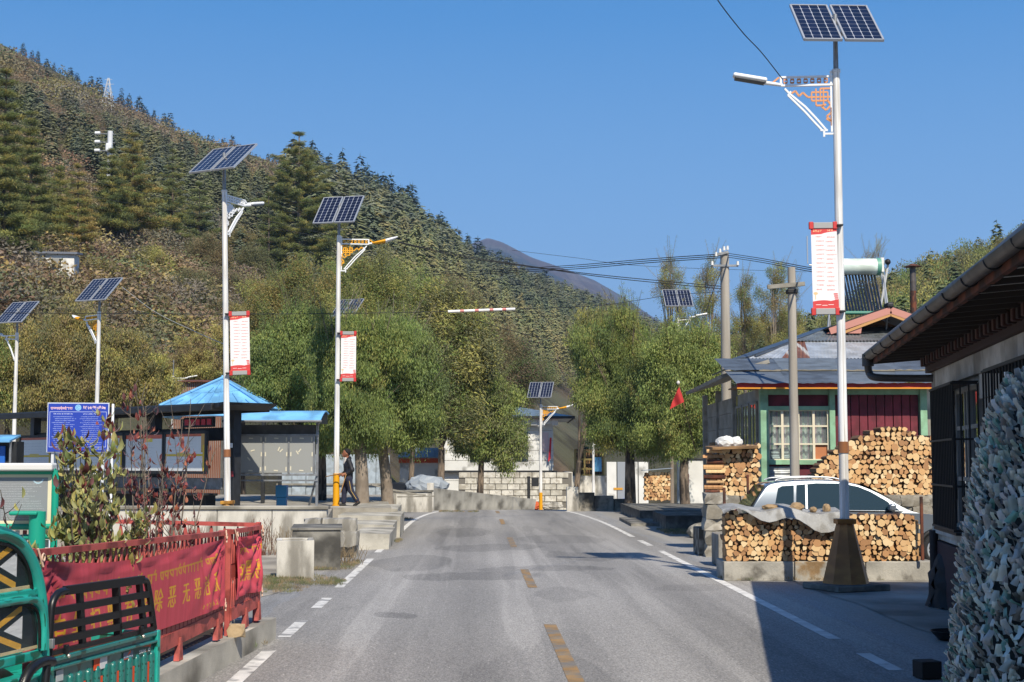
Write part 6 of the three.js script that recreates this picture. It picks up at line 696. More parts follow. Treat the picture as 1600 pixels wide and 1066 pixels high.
// ---------------------------------------------------------------- near right building under deep eaves
{
  const th = -98.5 * Math.PI / 180, t = thing('roadside_building', 'pale block building with deep eaves and gutter along the right edge, in shade', 'building', [6.10, 0, -20.9], th), LEN = 19.5, top = 3.36;
  const bm = ['#b3aea3', '#aba69b', '#bab5aa'].map((c, i) => surf(c, { seed: 290 + i, amp: .07, stain: '#8f8a80', cover: .62, speck: .05, per: 1.2, size: 256, bump: .003 })), R = rng(293), W1 = [2.0, 3.85], W2 = [5.95, 8.2], wy = [1.2, 2.95];
  const free = (x0, x1, y0, y1) => !(y1 > wy[0] + .05 && y0 < wy[1] - .05 && [W1, W2].some((w) => x1 > w[0] + .05 && x0 < w[1] - .05));
  for (let r = 0; r < 8; r++) for (let c = -1; c < 14; c++) { const x0 = Math.max(0, c * .66 + (r % 2) * .33), x1 = (c + 1) * .66 + (r % 2) * .33, y0 = .92 + r * .305, y1 = y0 + .305; if (x1 < .1 || x1 > 9.5 || !free(x0, x1, y0, y1)) continue; part('wall_block', rb(x1 - x0 - .012, y1 - y0 - .012, .09, .008, (x0 + x1) / 2, (y0 + y1) / 2, -.045 + R() * .004), bm[Math.floor(R() * 3)], t); }
  part('wall', [bx(LEN, top, .2, LEN / 2, top / 2, -.19)], bm[1], t); part('wall', bx(.2, top, 6.6, .1, top / 2, -3.4), bm[1], t); part('wall', bx(.2, top, 6.6, LEN - .1, top / 2, -3.4), bm[1], t); part('wall', bx(LEN - .5, top, .2, LEN / 2, top / 2, -6.8), bm[1], t);
  part('dado', rb(LEN, .9, .1, .01, LEN / 2, .45, -.03), surf('#3b2426', { seed: 294, amp: .15, stain: '#241718', cover: .55, per: 1.2 }), t); part('sill_band', rb(9.4, .1, .12, .01, 4.7, 1.06, -.02), bm[2], t);
  for (const w of [W1, W2]) { const n = part('window', bx(w[1] - w[0] - .1, wy[1] - wy[0], .04, (w[0] + w[1]) / 2, (wy[0] + wy[1]) / 2, -.075), M.glass, t), mx = (w[0] + w[1]) / 2, my = (wy[0] + wy[1]) / 2, H2 = wy[1] - wy[0]; part('frame', [...[w[0] + .05, w[0] + .72, mx, w[1] - .72, w[1] - .08].map((x) => bx(.06, H2, .06, x, my, -.05)), ...[wy[0] + .03, wy[0] + .6, wy[1] - .5, wy[1] - .03].map((y) => bx(w[1] - w[0] - .1, .05, .05, mx, y, -.048))], flat('#8d8f8c', .5), n);
    const c = part('window_grille', [bx(w[1] - w[0], .03, .3, mx, wy[0] - .04, .14)], M.black, t); part('top_plate', bx(w[1] - w[0], .02, .3, mx, wy[1] + .02, .14), M.black, c); for (let i = 0; i <= 14; i++) part('bar', bx(.018, H2, .018, lerp(w[0], w[1], i / 14), my, .29), M.black, c); for (const y of [0, .3, .62, 1]) part('bar', bx(w[1] - w[0], .025, .025, mx, lerp(wy[0], wy[1], y), .3), M.black, c); for (const x of [w[0], w[1]]) for (const z of [.0, .1, .2]) part('bar', bx(.018, H2, .018, x, my, z), M.black, c); for (const x of [w[0], w[1]]) for (const y of [0, .3, .62, 1]) part('bar', bx(.02, .025, .3, x, lerp(wy[0], wy[1], y), .15), M.black, c); }
  // eaves: brown bracket course, battened soffit, gutter, roof
  const OV = .78, x0 = -.12; part('beam', rb(LEN + .3, .1, .14, .01, LEN / 2, top + .0, -.0), flat('#3a2520', .8), t); for (let i = 0; i < 46; i++) part('bracket', rb(.12, .13, .2, .015, .1 + i * .26, top + .1, .06), i % 2 ? flat('#2c1c1a', .8) : flat('#4a2e28', .8), t); part('beam', rb(LEN + .3, .06, .22, .01, LEN / 2, top + .2, .05), flat('#33211d', .8), t);
  const sof = surf('#d9d5cb', { seed: 296, amp: .1, stain: '#8d877a', cover: .6, per: 1.1, size: 256 }); for (let i = 0; i < 22; i++) part('soffit_board', slab(V(x0 + i * .56, 3.58, .02), V(x0 + i * .56 + .55, 3.58, .02), V(x0 + i * .56 + .55, 3.52, OV), V(x0 + i * .56, 3.52, OV), .02), sof, t); for (let i = 0; i < 23; i++) part('batten', bx(.05, .05, OV - .05, x0 + i * .56, 3.505, OV / 2 + .05, 0, .075), flat('#37312c', .8), t);
  part('fascia', bx(LEN - x0, .14, .05, (LEN + x0) / 2, 3.53, OV + .02), M.rust, t);
  const gut = new THREE.CylinderGeometry(.07, .07, LEN - x0 + .1, 14, 12, true); gut.rotateZ(Math.PI / 2); gut.translate((LEN + x0) / 2, 3.57, OV + .11); jitter(gut, .014, 9); part('gutter', uvm(gut), surf('#565049', { seed: 297, amp: .2, stain: '#3a332e', cover: .5, per: .8 }, { roughness: .5, metalness: .25, side: THREE.DoubleSide }), t); for (let i = 0; i < 18; i++) part('gutter_strap', new THREE.TorusGeometry(.074, .008, 5, 12, Math.PI).rotateZ(Math.PI).rotateY(Math.PI / 2).translate(x0 + .3 + i * 1.1, 3.57, OV + .11), M.darkSteel, t);
  const pipe = flat('#4a4642', .5, { metalness: .2 }); part('downpipe', [tube([V(x0 + .05, 3.55, OV + .11), V(x0 + .05, 3.44, OV + .11), V(x0 + .03, 3.32, OV + .09), V(x0 + .12, 3.25, OV - .0), V(x0 + .16, 3.23, .3), V(x0 + .3, 3.22, -.1)], .055, 40, 10), rod(V(x0 + .05, 3.6, OV + .11), V(x0 + .05, 3.42, OV + .11), .085, 12)], pipe, t);
  part('roof', [slab(V(x0 - .02, 3.66, OV + .08), V(LEN + .2, 3.66, OV + .08), V(LEN + .2, 3.95, -3.4), V(x0 - .02, 3.95, -3.4), .05), slab(V(LEN + .2, 3.7, -7.6), V(x0 - .02, 3.7, -7.6), V(x0 - .02, 3.95, -3.4), V(LEN + .2, 3.95, -3.4), .05)], surf('#7a8088', { seed: 298, amp: .1, per: 1.5 }, { roughness: .45, metalness: .3 }), t); part('gable', prism([[-6.9, 3.36], [0, 3.36], [0, 3.6], [-3.4, 3.86], [-6.9, 3.6]], .15).rotateY(-Math.PI / 2).translate(.25, 0, 0), bm[0], t);
  part('corner_pipe', rod(V(.25, 0, .06), V(.25, 1.05, .06), .06, 10), flat('#2a2322', .7), t);
}
{ // camouflage net heap by the building
  const d = 8, b = at(1730, 900, d, 0), t = thing('camouflage_net', 'heap under a grey-green camouflage net of curled scraps at the right edge', 'net', b), R = rng(300), prof = [[0, .87], [.4, .85], [.8, .81], [1.3, .74], [1.7, .68], [2.0, .62], [2.3, .54], [2.48, .43], [2.58, .24], [2.61, .02]];
  const rad = (y) => pl(prof, y)[1]; const lathe = new THREE.LatheGeometry(prof.map((p) => new THREE.Vector2(p[1] - .04, p[0])), 40); jitter(lathe, .06, 301); part('heap', uvm(lathe), surf('#2c2f2d', { seed: 302, amp: .4, stain: '#14201e', cover: .5, per: .4, size: 256 }), t);
  const scrap = [0, 1, 2].map((k) => { const g = new THREE.PlaneGeometry(.075, .095, 3, 4), p = g.attributes.position; for (let i = 0; i < p.count; i++) { const u = p.getX(i) / .1, v = p.getY(i) / .12; p.setXYZ(i, u * .1 * (1 - (v + .5) * .5) + Math.sin(v * 4 + k) * .012, v * .12, Math.cos(u * (2.4 + k * .5)) * .045 + Math.sin(v * 5 + k * 2) * .02); } g.computeVertexNormals(); return g; });
  const cm = [[.68, .8, .76], [.52, .64, .6], [.34, .36, .35], [.24, .25, .24], [.2, .4, .36], [.64, .7, .68], [.45, .48, .47]].map((c) => new THREE.MeshPhysicalMaterial({ color: rgb(...c), roughness: .55, side: THREE.DoubleSide, transmission: .35, thickness: 0 })), rest = [];
  const e = new THREE.Euler(), q = new THREE.Quaternion(); let n = 0;
  for (let row = 0; row < 76; row++) for (let c = 0; c < 82; c++) { const y = .1 + row * .033, a = (c + (row % 2) * .5 + R() * .5) / 82 * 6.283, r = rad(y) + R() * .03, p = V(Math.cos(a) * r, y, Math.sin(a) * r), face = Math.cos(a) * -.9 + Math.sin(a) * .45; e.set((R() - .5) * .8 + .25, Math.PI / 2 - a + (R() - .5) * 1.5, (R() - .5) * .8, 'YXZ'); if (face > .45 && y > .55 && n < 298 && R() < .3) { n++; const m = part('scrap', scrap[n % 3], cm[Math.floor(R() * 7)], t); m.position.copy(p); m.rotation.copy(e); m.scale.setScalar(.5 + R() * .38); } else rest.push([p, .5 + R() * .38, q.clone().setFromEuler(e), vary([rgb(.62, .73, .69), rgb(.32, .36, .35), rgb(.46, .56, .53), rgb(.2, .21, .205), R() < .5 ? rgb(.18, .4, .35) : rgb(.6, .65, .64)][Math.floor(R() * 5)], R, .2)]); }
  instanced('net_scraps', scrap[0], new THREE.MeshPhysicalMaterial({ color: '#ffffff', roughness: .55, side: THREE.DoubleSide, transmission: .35, thickness: 0 }), rest, t, 'stuff');
  const cords = []; for (let i = 0; i < 60; i++) { const a = R() * 6.28, y = R() * 2.1; cords.push(tube([0, 1, 2].map((k) => { const yy = y + k * .16, aa = a + k * .12; return V(Math.cos(aa) * (rad(yy) + .02), yy, Math.sin(aa) * (rad(yy) + .02)); }), .003, 4, 4)); } const cc = part('cord', cords, flat('#6d6a64', .9), t); cc.userData.kind = 'stuff';
  // things in the building's shade
  const lump = thing('covered_heap', 'dark heap under a black cover at the far corner of the shaded building', 'heap', at(1496, 925, 20.2, .013)); const lg = new THREE.SphereGeometry(.5, 18, 12, 0, 6.3, 0, Math.PI / 2); lg.scale(.75, 1.7, 1.3); jitter(lg, .1, 305); part('cover', uvm(lg), flat('#151314', .75), lump);
  const bs = thing('basin', 'flat black basin on the shaded ground beside the net', 'basin', at(1490, 988, 16.5, .013)); part('bowl', new THREE.LatheGeometry([[.0, .02], [.16, .02], [.24, .1], [.26, .1], [.17, 0], [0, 0]].map((p) => new THREE.Vector2(...p)), 24), flat('#0e0f11', .5), bs);
  single('wood_block', rb(.2, .16, .2, .01, 0, .08, 0, .2), flat('#2b241d', .8), 'small dark block on the shaded ground at the foot of the net', 'block').position.copy(at(1449, 1055, 13.6, .013));
}
// ---------------------------------------------------------------- things beyond the road crest
{
  const R = rng(320);
  { // long concrete parapet on the bend
    const t = thing('road_parapet', 'long pale concrete parapet with end post along the bend at the road crest', 'wall', at(750, 800, 66, 0)), b = t.position; const pts = range(0, 1, 5).map((f) => { const d = lerp(63, 74, f), q = P(lerp(676, 838, f), 802, d); return V(q.x - b.x, gnd(d), q.z - b.z); }), hh = (i) => lerp(.98, .55, i / 5); for (let i = 0; i < 5; i++) { const a = pts[i], c = pts[i + 1]; part('wall_bay', slab(V(a.x, a.y + hh(i), a.z), V(c.x, c.y + hh(i + 1), c.z), V(c.x, c.y + hh(i + 1), c.z - .3), V(a.x, a.y + hh(i), a.z - .3), 1.4), M.concrete, t); } part('end_post', rb(.3, 1.3, .4, .03, pts[0].x - .1, .5, pts[0].z), M.plaster, t);
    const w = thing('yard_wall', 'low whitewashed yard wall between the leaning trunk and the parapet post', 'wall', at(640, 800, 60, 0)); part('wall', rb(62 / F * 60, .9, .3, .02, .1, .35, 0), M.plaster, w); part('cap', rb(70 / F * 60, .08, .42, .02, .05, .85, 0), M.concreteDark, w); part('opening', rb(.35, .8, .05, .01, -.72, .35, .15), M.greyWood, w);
    for (let i = 0; i < 4; i++) { const q = at(608 + i * 14, 764 + i * 4, 58); single('plank', rb(1.5, .05, .22, .01, 0, 0, 0, .3 - i * .1, 0, -.22 + i * .08), M.greyWood, ['upper left grey plank lying on the yard wall', 'second grey plank from the left on the yard wall', 'third grey plank from the left on the yard wall', 'rightmost grey plank on the yard wall'][i], 'plank').position.copy(q); }
  }
  { // wall of white blocks below the far house
    const d = 84, k = d / F, t = thing('block_wall', 'low wall of big white blocks with dark joints below the far white house', 'wall', at(805, 800, d, gnd(d))), w = 176 * k, ms = ['#c4c0b4', '#b6b2a6', '#cdc9be'].map((c, i) => surf(c, { seed: 321 + i, amp: .1, stain: '#99948a', cover: .6, per: .8, size: 128 })); const bh = 9.2 * k, bw = 19 * k, y0 = PY(803, d) - gnd(d);
    part('mortar', bx(w, 7 * bh + y0 - .04, .26, 0, (7 * bh + y0 - .04) / 2, -.06), flat('#6f6b64', .9), t); for (let r = 0; r < 7; r++) for (let c = 0; c < 10; c++) { const x = -w / 2 + (c + (r % 2) * .5) * bw; if (x + bw > w / 2 + .01) continue; part('block', rb(bw - .035, bh - .035, .26, .02, x + bw / 2, y0 + r * bh + bh / 2, 0), ms[Math.floor(R() * 3)], t); }
    part('return_wall', rb(.3, 7 * bh + y0, 8, .02, w / 2 - .1, (7 * bh + y0) / 2, -4), M.plaster, t); part('drain', rb(.18, 5.4 * bh, .05, .01, (826 - 805) * k, y0 + 3.6 * bh, .13), M.darkSteel, t); part('dark_opening', rb(.42, .5, .05, .01, (836 - 805) * k, y0 + 5.4 * bh, .135), M.darkSteel, t);  // small dark plate stands for an opening, its inner shade put into the colour
  }
  { // far white house
    const d = 90, k = d / F, b = at(790, 740, d, gnd(d)), t = thing('stone_house', 'white stone house with grey-blue hip roof beyond the road crest', 'house', b), y = (p) => PY(p, d) - b.y, x = (p) => (p - 790) * k, m = M.whitewash; const w0 = x(690), w1 = x(864), H2 = y(657);
    for (let r = 0; r < 9; r++) part('wall_course', rb(w1 - w0, H2 / 9 - .02, .3, .015, (w0 + w1) / 2, (r + .5) * H2 / 9, (r % 2) * .006), m, t); part('side_wall', bx(.3, H2, 9, w1 - .16, H2 / 2, -4.7), M.plaster, t); part('side_wall', bx(.3, H2, 9, w0 + .16, H2 / 2, -4.7), M.plaster, t);
    part('ledge', rb(w1 - w0 + .5, .12, .7, .02, (w0 + w1) / 2, y(737), .2), M.darkSteel, t);
    for (const [a, c, p, q] of [[803, 825, 675, 721], [735, 765, 680, 722], [778, 792, 680, 722]]) { const w = part('window', bx(x(c) - x(a), y(p) - y(q), .05, (x(a) + x(c)) / 2, (y(p) + y(q)) / 2, .16), M.glass, t); part('frame', [bx(x(c) - x(a), .08, .08, (x(a) + x(c)) / 2, y((p + q) / 2), .17), bx(.08, y(p) - y(q), .08, (x(a) + x(c)) / 2, (y(p) + y(q)) / 2, .17)], M.greyWood, w); }
    for (let i = 0; i < 4; i++) { const w = part('window', bx(.06, 1.3, .9, w1 + .0, H2 * .62, -1.4 - i * 1.9), M.glass, t); part('frame', [bx(.1, .12, 1.1, w1 + .02, H2 * .62 - .7, -1.4 - i * 1.9), bx(.1, 1.4, .1, w1 + .02, H2 * .62, -1.9 - i * 1.9)], M.whitewash, w); }
    part('eave_fringe', [...Array(17)].map((_, i) => rb(.42, .3 + (i % 3) * .08, .05, .02, lerp(w0, w1 + .3, (i + .5) / 17), H2 - .1 - (i % 3) * .04, .62 + (i % 2) * .03)), flat('#d6d4cf', .9), t); part('eave_band', bx(w1 - w0 + .9, .12, .08, (w0 + w1) / 2 + .1, H2 + .14, .7), flat('#a8402c', .7), t);
    const e = 1.3, A = V(w0 - e, H2 + .22, 1), B = V(w1 + e, H2 + .22, 1), C = V(w1 + e, H2 + .22, -10), D = V(w0 - e, H2 + .22, -10), r0 = V(w0 + 3, y(628), -4.5), r1 = V(w1 - 3, y(628), -4.5), tin = surf('#7f8f99', { seed: 325, amp: .08, stain: '#6b777f', cover: .6, per: 2 }, { roughness: .45, metalness: .3 }); part('roof', [slab(A, B, r1, r0, .06), slab(B, C, r1.clone().add(V(.01, 0, 0)), r1, .06), slab(C, D, r0, r1, .06), slab(D, A, r0, r0.clone().add(V(-.01, 0, 0)), .06)], tin, t); part('eave_board', [bx(w1 - w0 + 2 * e, .16, .06, (w0 + w1) / 2, H2 + .16, 1), bx(.06, .16, 11, w1 + e, H2 + .16, -4.5)], M.darkSteel, t); part('roof_cap', rb(r1.x - r0.x, .12, .2, .03, (r0.x + r1.x) / 2, r0.y + .03, r0.z), tin, t);
    const f = single('hanging_cloth', slab(V(-.06, 0, 0), V(.1, .2, 0), V(.16, 1.5, .02), V(.05, 1.5, .02), .02), flat('#c32233', .8), 'thin red cloth strip hanging at the corner of the far white house', 'cloth'); f.position.copy(at(858, 722, d - .5)); const g = single('poster', quad(V(0, 0, 0), V(9 * k, 0, 0), V(9 * k, 30 * k, 0), V(0, 30 * k, 0)), flat('#d3bdbd', .7), 'faded pink and white sheet on the far white house wall', 'poster'); g.position.copy(at(848, 706, d - .3));
  }
  { // lattice gate, white wall and things right of the house
    const d = 92, k = d / F, t = thing('lattice_gate', 'dark lattice gate with brass coloured rails between the white walls', 'gate', at(921, 760, d, gnd(d))), y = (p) => PY(p, d) - gnd(d), w = 44 * k, br = flat('#8a7a48', .5, { metalness: .3 }); for (const p of [706, 718, 733, 743]) part('rail', bx(w, .12, .08, 0, y(p), 0), br, t); for (const q of [-.5, -.17, .17, .5]) part('stile', bx(.12, y(702) - y(746), .09, q * w, (y(702) + y(746)) / 2, 0), br, t); for (let i = 0; i < 12; i++) part('bar', rod(V(-w / 2 + i / 11 * w, y(746), 0), V(-w / 2 + i / 11 * w, y(702), 0), .03, 5), M.black, t); part('back', bx(w, y(702) - y(790), .05, 0, (y(702) + y(790)) / 2, -.4), M.wood, t); part('base', rb(w + .6, y(746) + .3, .5, .03, 0, (y(746) + .3) / 2 - .2, .1), M.plaster, t);
    single('poster', quad(V(0, 0, 0), V(11 * k, 0, 0), V(11 * k, 22 * k, 0), V(0, 22 * k, 0)), surf('#5f9fc9', { seed: 330, amp: .1, stain: '#d8d8d0', cover: .55, size: 64, per: 1 }), 'blue and white poster hanging on the lattice gate', 'poster').position.copy(at(929, 737, d - .3));
    const e = 80, q = e / F, wt = thing('panel_wall', 'white painted panel wall behind the right roadside tree', 'wall', at(980, 790, e, gnd(e))), y2 = (p) => PY(p, e) - gnd(e); for (let i = 0; i < 4; i++) part('wall_panel', rb(16.5 * q - .05, y2(722), .12, .02, (-24 + i * 16.5) * q, y2(722) / 2, 0), i === 1 ? flat('#8e949c', .6) : M.whitewash, wt); part('stripe', bx(14 * q, .12, .02, -14 * q, y2(764), .08), flat('#c8902a', .6), wt); part('base_box', rb(.5, .35, .3, .03, 0, y2(784), .2), flat('#3a5fae', .6), wt);
    const c = 74, s = c / F; const cw = at(1034, 782, c); woodpile('grey weathered firewood stack under a tin sheet behind the right roadside tree', cw, 0, -26 * s, 14 * s, () => 44 * s, .085, 331, .6); single('tin_sheet', slab(V(-30 * s, 0, .3), V(16 * s, .12, .3), V(16 * s, .12, -.8), V(-30 * s, 0, -.8), .03), flat('#8f98a0', .5, { metalness: .3 }), 'small tin sheet covering the grey weathered firewood stack', 'sheet').position.copy(at(1034, 735, c));
    const bw = thing('side_wall', 'white wall with a dark red door panel left of the small firewood stack', 'wall', at(1086, 790, 62, gnd(62))), k3 = 62 / F; part('wall', rb(54 * k3, 2.3, .2, .02, 0, 1.05, 0), M.whitewash, bw); part('door_panel', rb(9 * k3, .5, .05, .01, -14 * k3, 1.35, .12), flat('#6a2326', .7), bw); part('coping', rb(56 * k3, .08, .3, .02, 0, 2.22, 0), M.darkSteel, bw);
    const pw = thing('dark_parapet', 'dark stained concrete parapet on the right side of the road crest', 'wall', at(930, 800, 62, gnd(62) - .1)), pm = surf('#8f8a80', { seed: 333, amp: .2, stain: '#4b4740', cover: .5, sharp: .2, per: 1.4 }); for (let i = 0; i < 3; i++) part('wall_bay', rb(.86, .9 - i * .14, .28, .02, -.48 + i * .84, (.9 - i * .14) / 2, .2 - i * .3, .34), pm, pw); part('end_pillar', rb(.5, 1.2, .5, .03, -36 * k3, .55, .4), M.plaster, pw);
    // platform steps on the right
    const st = thing('stone_steps', 'grey concrete platform with steps in front of the right roadside trees', 'steps', [0, 0, 0]); for (const [x0, x1, yt, dd, dep] of [[986, 1062, 818, 46, 5], [1000, 1108, 798, 50, 9], [1040, 1112, 806, 44, 4]]) part('step', slab(V(PX(x0, yt, dd), PY(yt, dd), -dd), V(PX(x1, yt, dd), PY(yt, dd), -dd), V(PX(x1, yt, dd + dep) + .3, PY(yt, dd), -dd - dep), V(PX(x0, yt, dd), PY(yt, dd), -dd - dep), PY(yt, dd) + .1), M.concreteDark, st);
    single('stone', rock(.7, .5, .6, 336), M.concrete, 'rounded grey boulder in the grass at the stone pillar foot', 'stone').position.copy(at(1095, 832, 39, .15));
    const o = thing('litter_heap', 'small heap of orange cloth and rubble at the foot of the far lamp', 'heap', at(850, 797, 79, gnd(79) + .05)); part('cloth', rock(1.0, .5, .6, 337, .3).translate(-.6, .2, 0), flat('#b8552c', .8), o); part('rubble', rock(1.1, .5, .5, 338, .3).translate(.5, .15, 0), M.plaster, o);
    // flag on a pole leaning from the porch
    const fl = thing('flag', 'red flag on a thin leaning stick before the right trees', 'flag', at(1087, 705, 45)), L = sub(fl.position), fp = (a, c) => L(a, c, 45); part('stick', rod(fp(1087, 705), fp(1060, 598), .018, 6, .012), M.wood, fl); part('finial', rock(.1, .12, .1, 339).translate(fp(1060, 598).x, fp(1060, 598).y, 0), flat('#d8d0c8', .5), fl); const fg = quad(fp(1046, 640), fp(1069, 628), fp(1062, 604), fp(1058, 610), 10, 10), pp = fg.attributes.position; for (let i = 0; i < pp.count; i++) pp.setZ(i, .07 * Math.sin(pp.getX(i) * 14 + pp.getY(i) * 5)); fg.computeVertexNormals(); part('cloth', fg, new THREE.MeshPhysicalMaterial({ color: rgb(.62, .03, .03), roughness: .7, side: THREE.DoubleSide, transmission: .3, thickness: 0 }), fl);
    // parked car and clutter behind the willow trunks
    const cr = thing('parked_car', 'dark car partly hidden behind the willow trunks on the left', 'car', at(592, 790, 70, gnd(70) + .35)), cp = flat('#20242c', .3); const kx = 70 / F; part('body', [prism([[-1.9, .3], [-1.9, .85], [-1.2, .95], [1.1, .95], [1.9, .8], [1.95, .3]], 1.6, .04)], cp, cr); part('cabin', prism([[-1.3, .95], [-.9, 1.42], [.5, 1.42], [1.0, .95]], 1.4, .03).translate(0, 0, .1), M.glass, cr); part('roof', rb(1.5, .06, 1.4, .03, -.2, 1.47, .8), cp, cr); for (const x of [-1.2, 1.2]) part('wheel', new THREE.TorusGeometry(.24, .09, 8, 16).translate(x, .32, 1.62), M.black, cr);
    single('tarpaulin', rock(2.0, 1.2, 1.4, 341, .2), flat('#8f979e', .6), 'crumpled grey tarpaulin heap behind the parapet end post', 'tarpaulin').position.copy(at(668, 762, 68));
    const wl = thing('white_outbuilding', 'white outbuilding with orange trim behind the small left willows', 'building', at(672, 790, 95, gnd(95))), k5 = 95 / F; part('wall', bx(95 * k5, 3.2, 3, 0, 1.6, -1.5), M.whitewash, wl); part('trim', bx(98 * k5, .35, .1, 0, 3.35, .05), flat('#c2501f', .6), wl); part('roof', slab(V(-50 * k5, 3.55, .5), V(50 * k5, 3.55, .5), V(50 * k5, 4.2, -3.5), V(-50 * k5, 4.2, -3.5), .08), flat('#77828a', .5), wl); part('doorway', bx(.9, 2.1, .06, -1, 1.05, .02), M.wood, wl);
    woodpile('far heap of orange firewood between two willow trunks', at(585, 775, 72), 0, -.9, .9, (x) => .95 - Math.abs(x) * .3, .1, 343, .5);
    const tin = thing('tin_fence', 'pale blue-grey sheet wall behind the walking man and willow trunks', 'wall', at(525, 790, 62, .2)); for (let i = 0; i < 8; i++) part('sheet', rb(.58, 2.15, .05, .01, -2.2 + i * .6, 1.1, (i % 2) * .03), surf('#9fabb4', { seed: 344, amp: .07, stain: '#7f8a90', cover: .6, per: 1, size: 128 }), tin); part('rail', bx(4.9, .08, .08, -.1, .9, .08), M.greyWood, tin);
  }
  single('crate', [rb(.3, .32, .3, .02, 0, .5, 0), rb(.26, .34, .26, .02, 0, .17, 0)], flat('#2f7fb0', .5), 'blue crate under the right end of the notice board', 'crate').position.copy(at(440, 793, 39, TER));
}
// hanging barrier tube and wires
{
  const tb = thing('barrier_tube', 'white tube with red marks hanging on a wire over the road', 'barrier', at(752, 485, 46)), L = sub(tb.position); part('tube', rod(L(700, 487, 46), L(805, 483, 46), .045, 8), flat('#e8e6e2', .5), tb); for (const p of [722, 745, 768, 788]) part('mark', rod(L(p - 3, 487 - (p - 700) * .038, 46), L(p + 3, 487 - (p - 694) * .038, 46), .048, 8), flat('#c77f78', .5), tb);
  const wire = (label, pts, r = .012, m = M.wire) => { const v = pts.map((p) => P(...p)); single('overhead_wire', tube(v, r, 40, 5), m, label, 'wire'); };
  wire('thin wire crossing the left half of the view to the hanging tube', [[-40, 489, 44], [180, 490, 44], [355, 491, 44], [530, 490, 45], [700, 487, 46]], .011); wire('wire from the hanging tube to the treetop lamp on the right', [[805, 483, 46], [940, 477, 50], [1045, 462, 60], [1135, 455, 52]], .011);
  [0, 1, 2].forEach((i) => wire(['top', 'middle', 'lowest'][i] + ' of three wires from the tall concrete pole towards the left hill', [[1127 - i, 397 + i * 3, 50], [1010, 405 + i * 3, 56], [890, 415 + i * 3, 64], [760, 422 + i * 3, 76], [640, 427 + i * 4, 92], [520, 430 + i * 5, 110]], .016));
  [0, 1].forEach((i) => wire(['upper', 'lower'][i] + ' of two black wires from the yellow-footed lamp to the concrete pole', [[622, 378 + i, 44], [720, 399 + i * 2, 45], [850, 419 + i, 46], [960, 432 + i * 3, 48], [1132, 448 + i * 4, 50]], .014)); [0, 1, 2].forEach((i) => wire(['upper', 'middle', 'lower'][i] + ' wire between the two concrete poles', [[1138, 396 + i * 3, 50], [1190, 404 + i * 3, 43], [1248, 415 + i * 3, 35.6], [1320, 428 + i * 3, 30]], .011));
  wire('wire running from the nearest lamp bracket up out of the picture', [[1223, 124, 22.9], [1190, 82, 21.6], [1160, 50, 20.5], [1120, -2, 19], [1100, -40, 18]], .008); wire('light grey stay wire from the left lamp panel to the leaning lamp', [[190, 448, 49.6], [240, 486, 44], [300, 516, 39], [354, 540, 34.6]], .009, flat('#a9a7a2', .6));
  [0, 1].forEach((i) => wire(['upper', 'lower'][i] + ' thin dark wire crossing the left pines', [[-40, 232 + i * 28, 120], [100, 272 + i * 26, 118], [250, 308 + i * 18, 115], [350, 330 + i * 12, 112], [520, 368 + i * 6, 110]], .02)); wire('faint wire above the distant mountain ridge', [[800, 391, 150], [900, 403, 150], [1010, 416, 150], [1260, 425, 150]], .02); wire('slack wire hanging between the tree tops below the hanging tube', [[736, 498, 60], [800, 517, 62], [850, 528, 64], [930, 540, 66]], .014); wire('stay wire slanting down left from the tall concrete pole', [[1130, 418, 50], [1116, 450, 49], [1104, 485, 48]], .014);
}
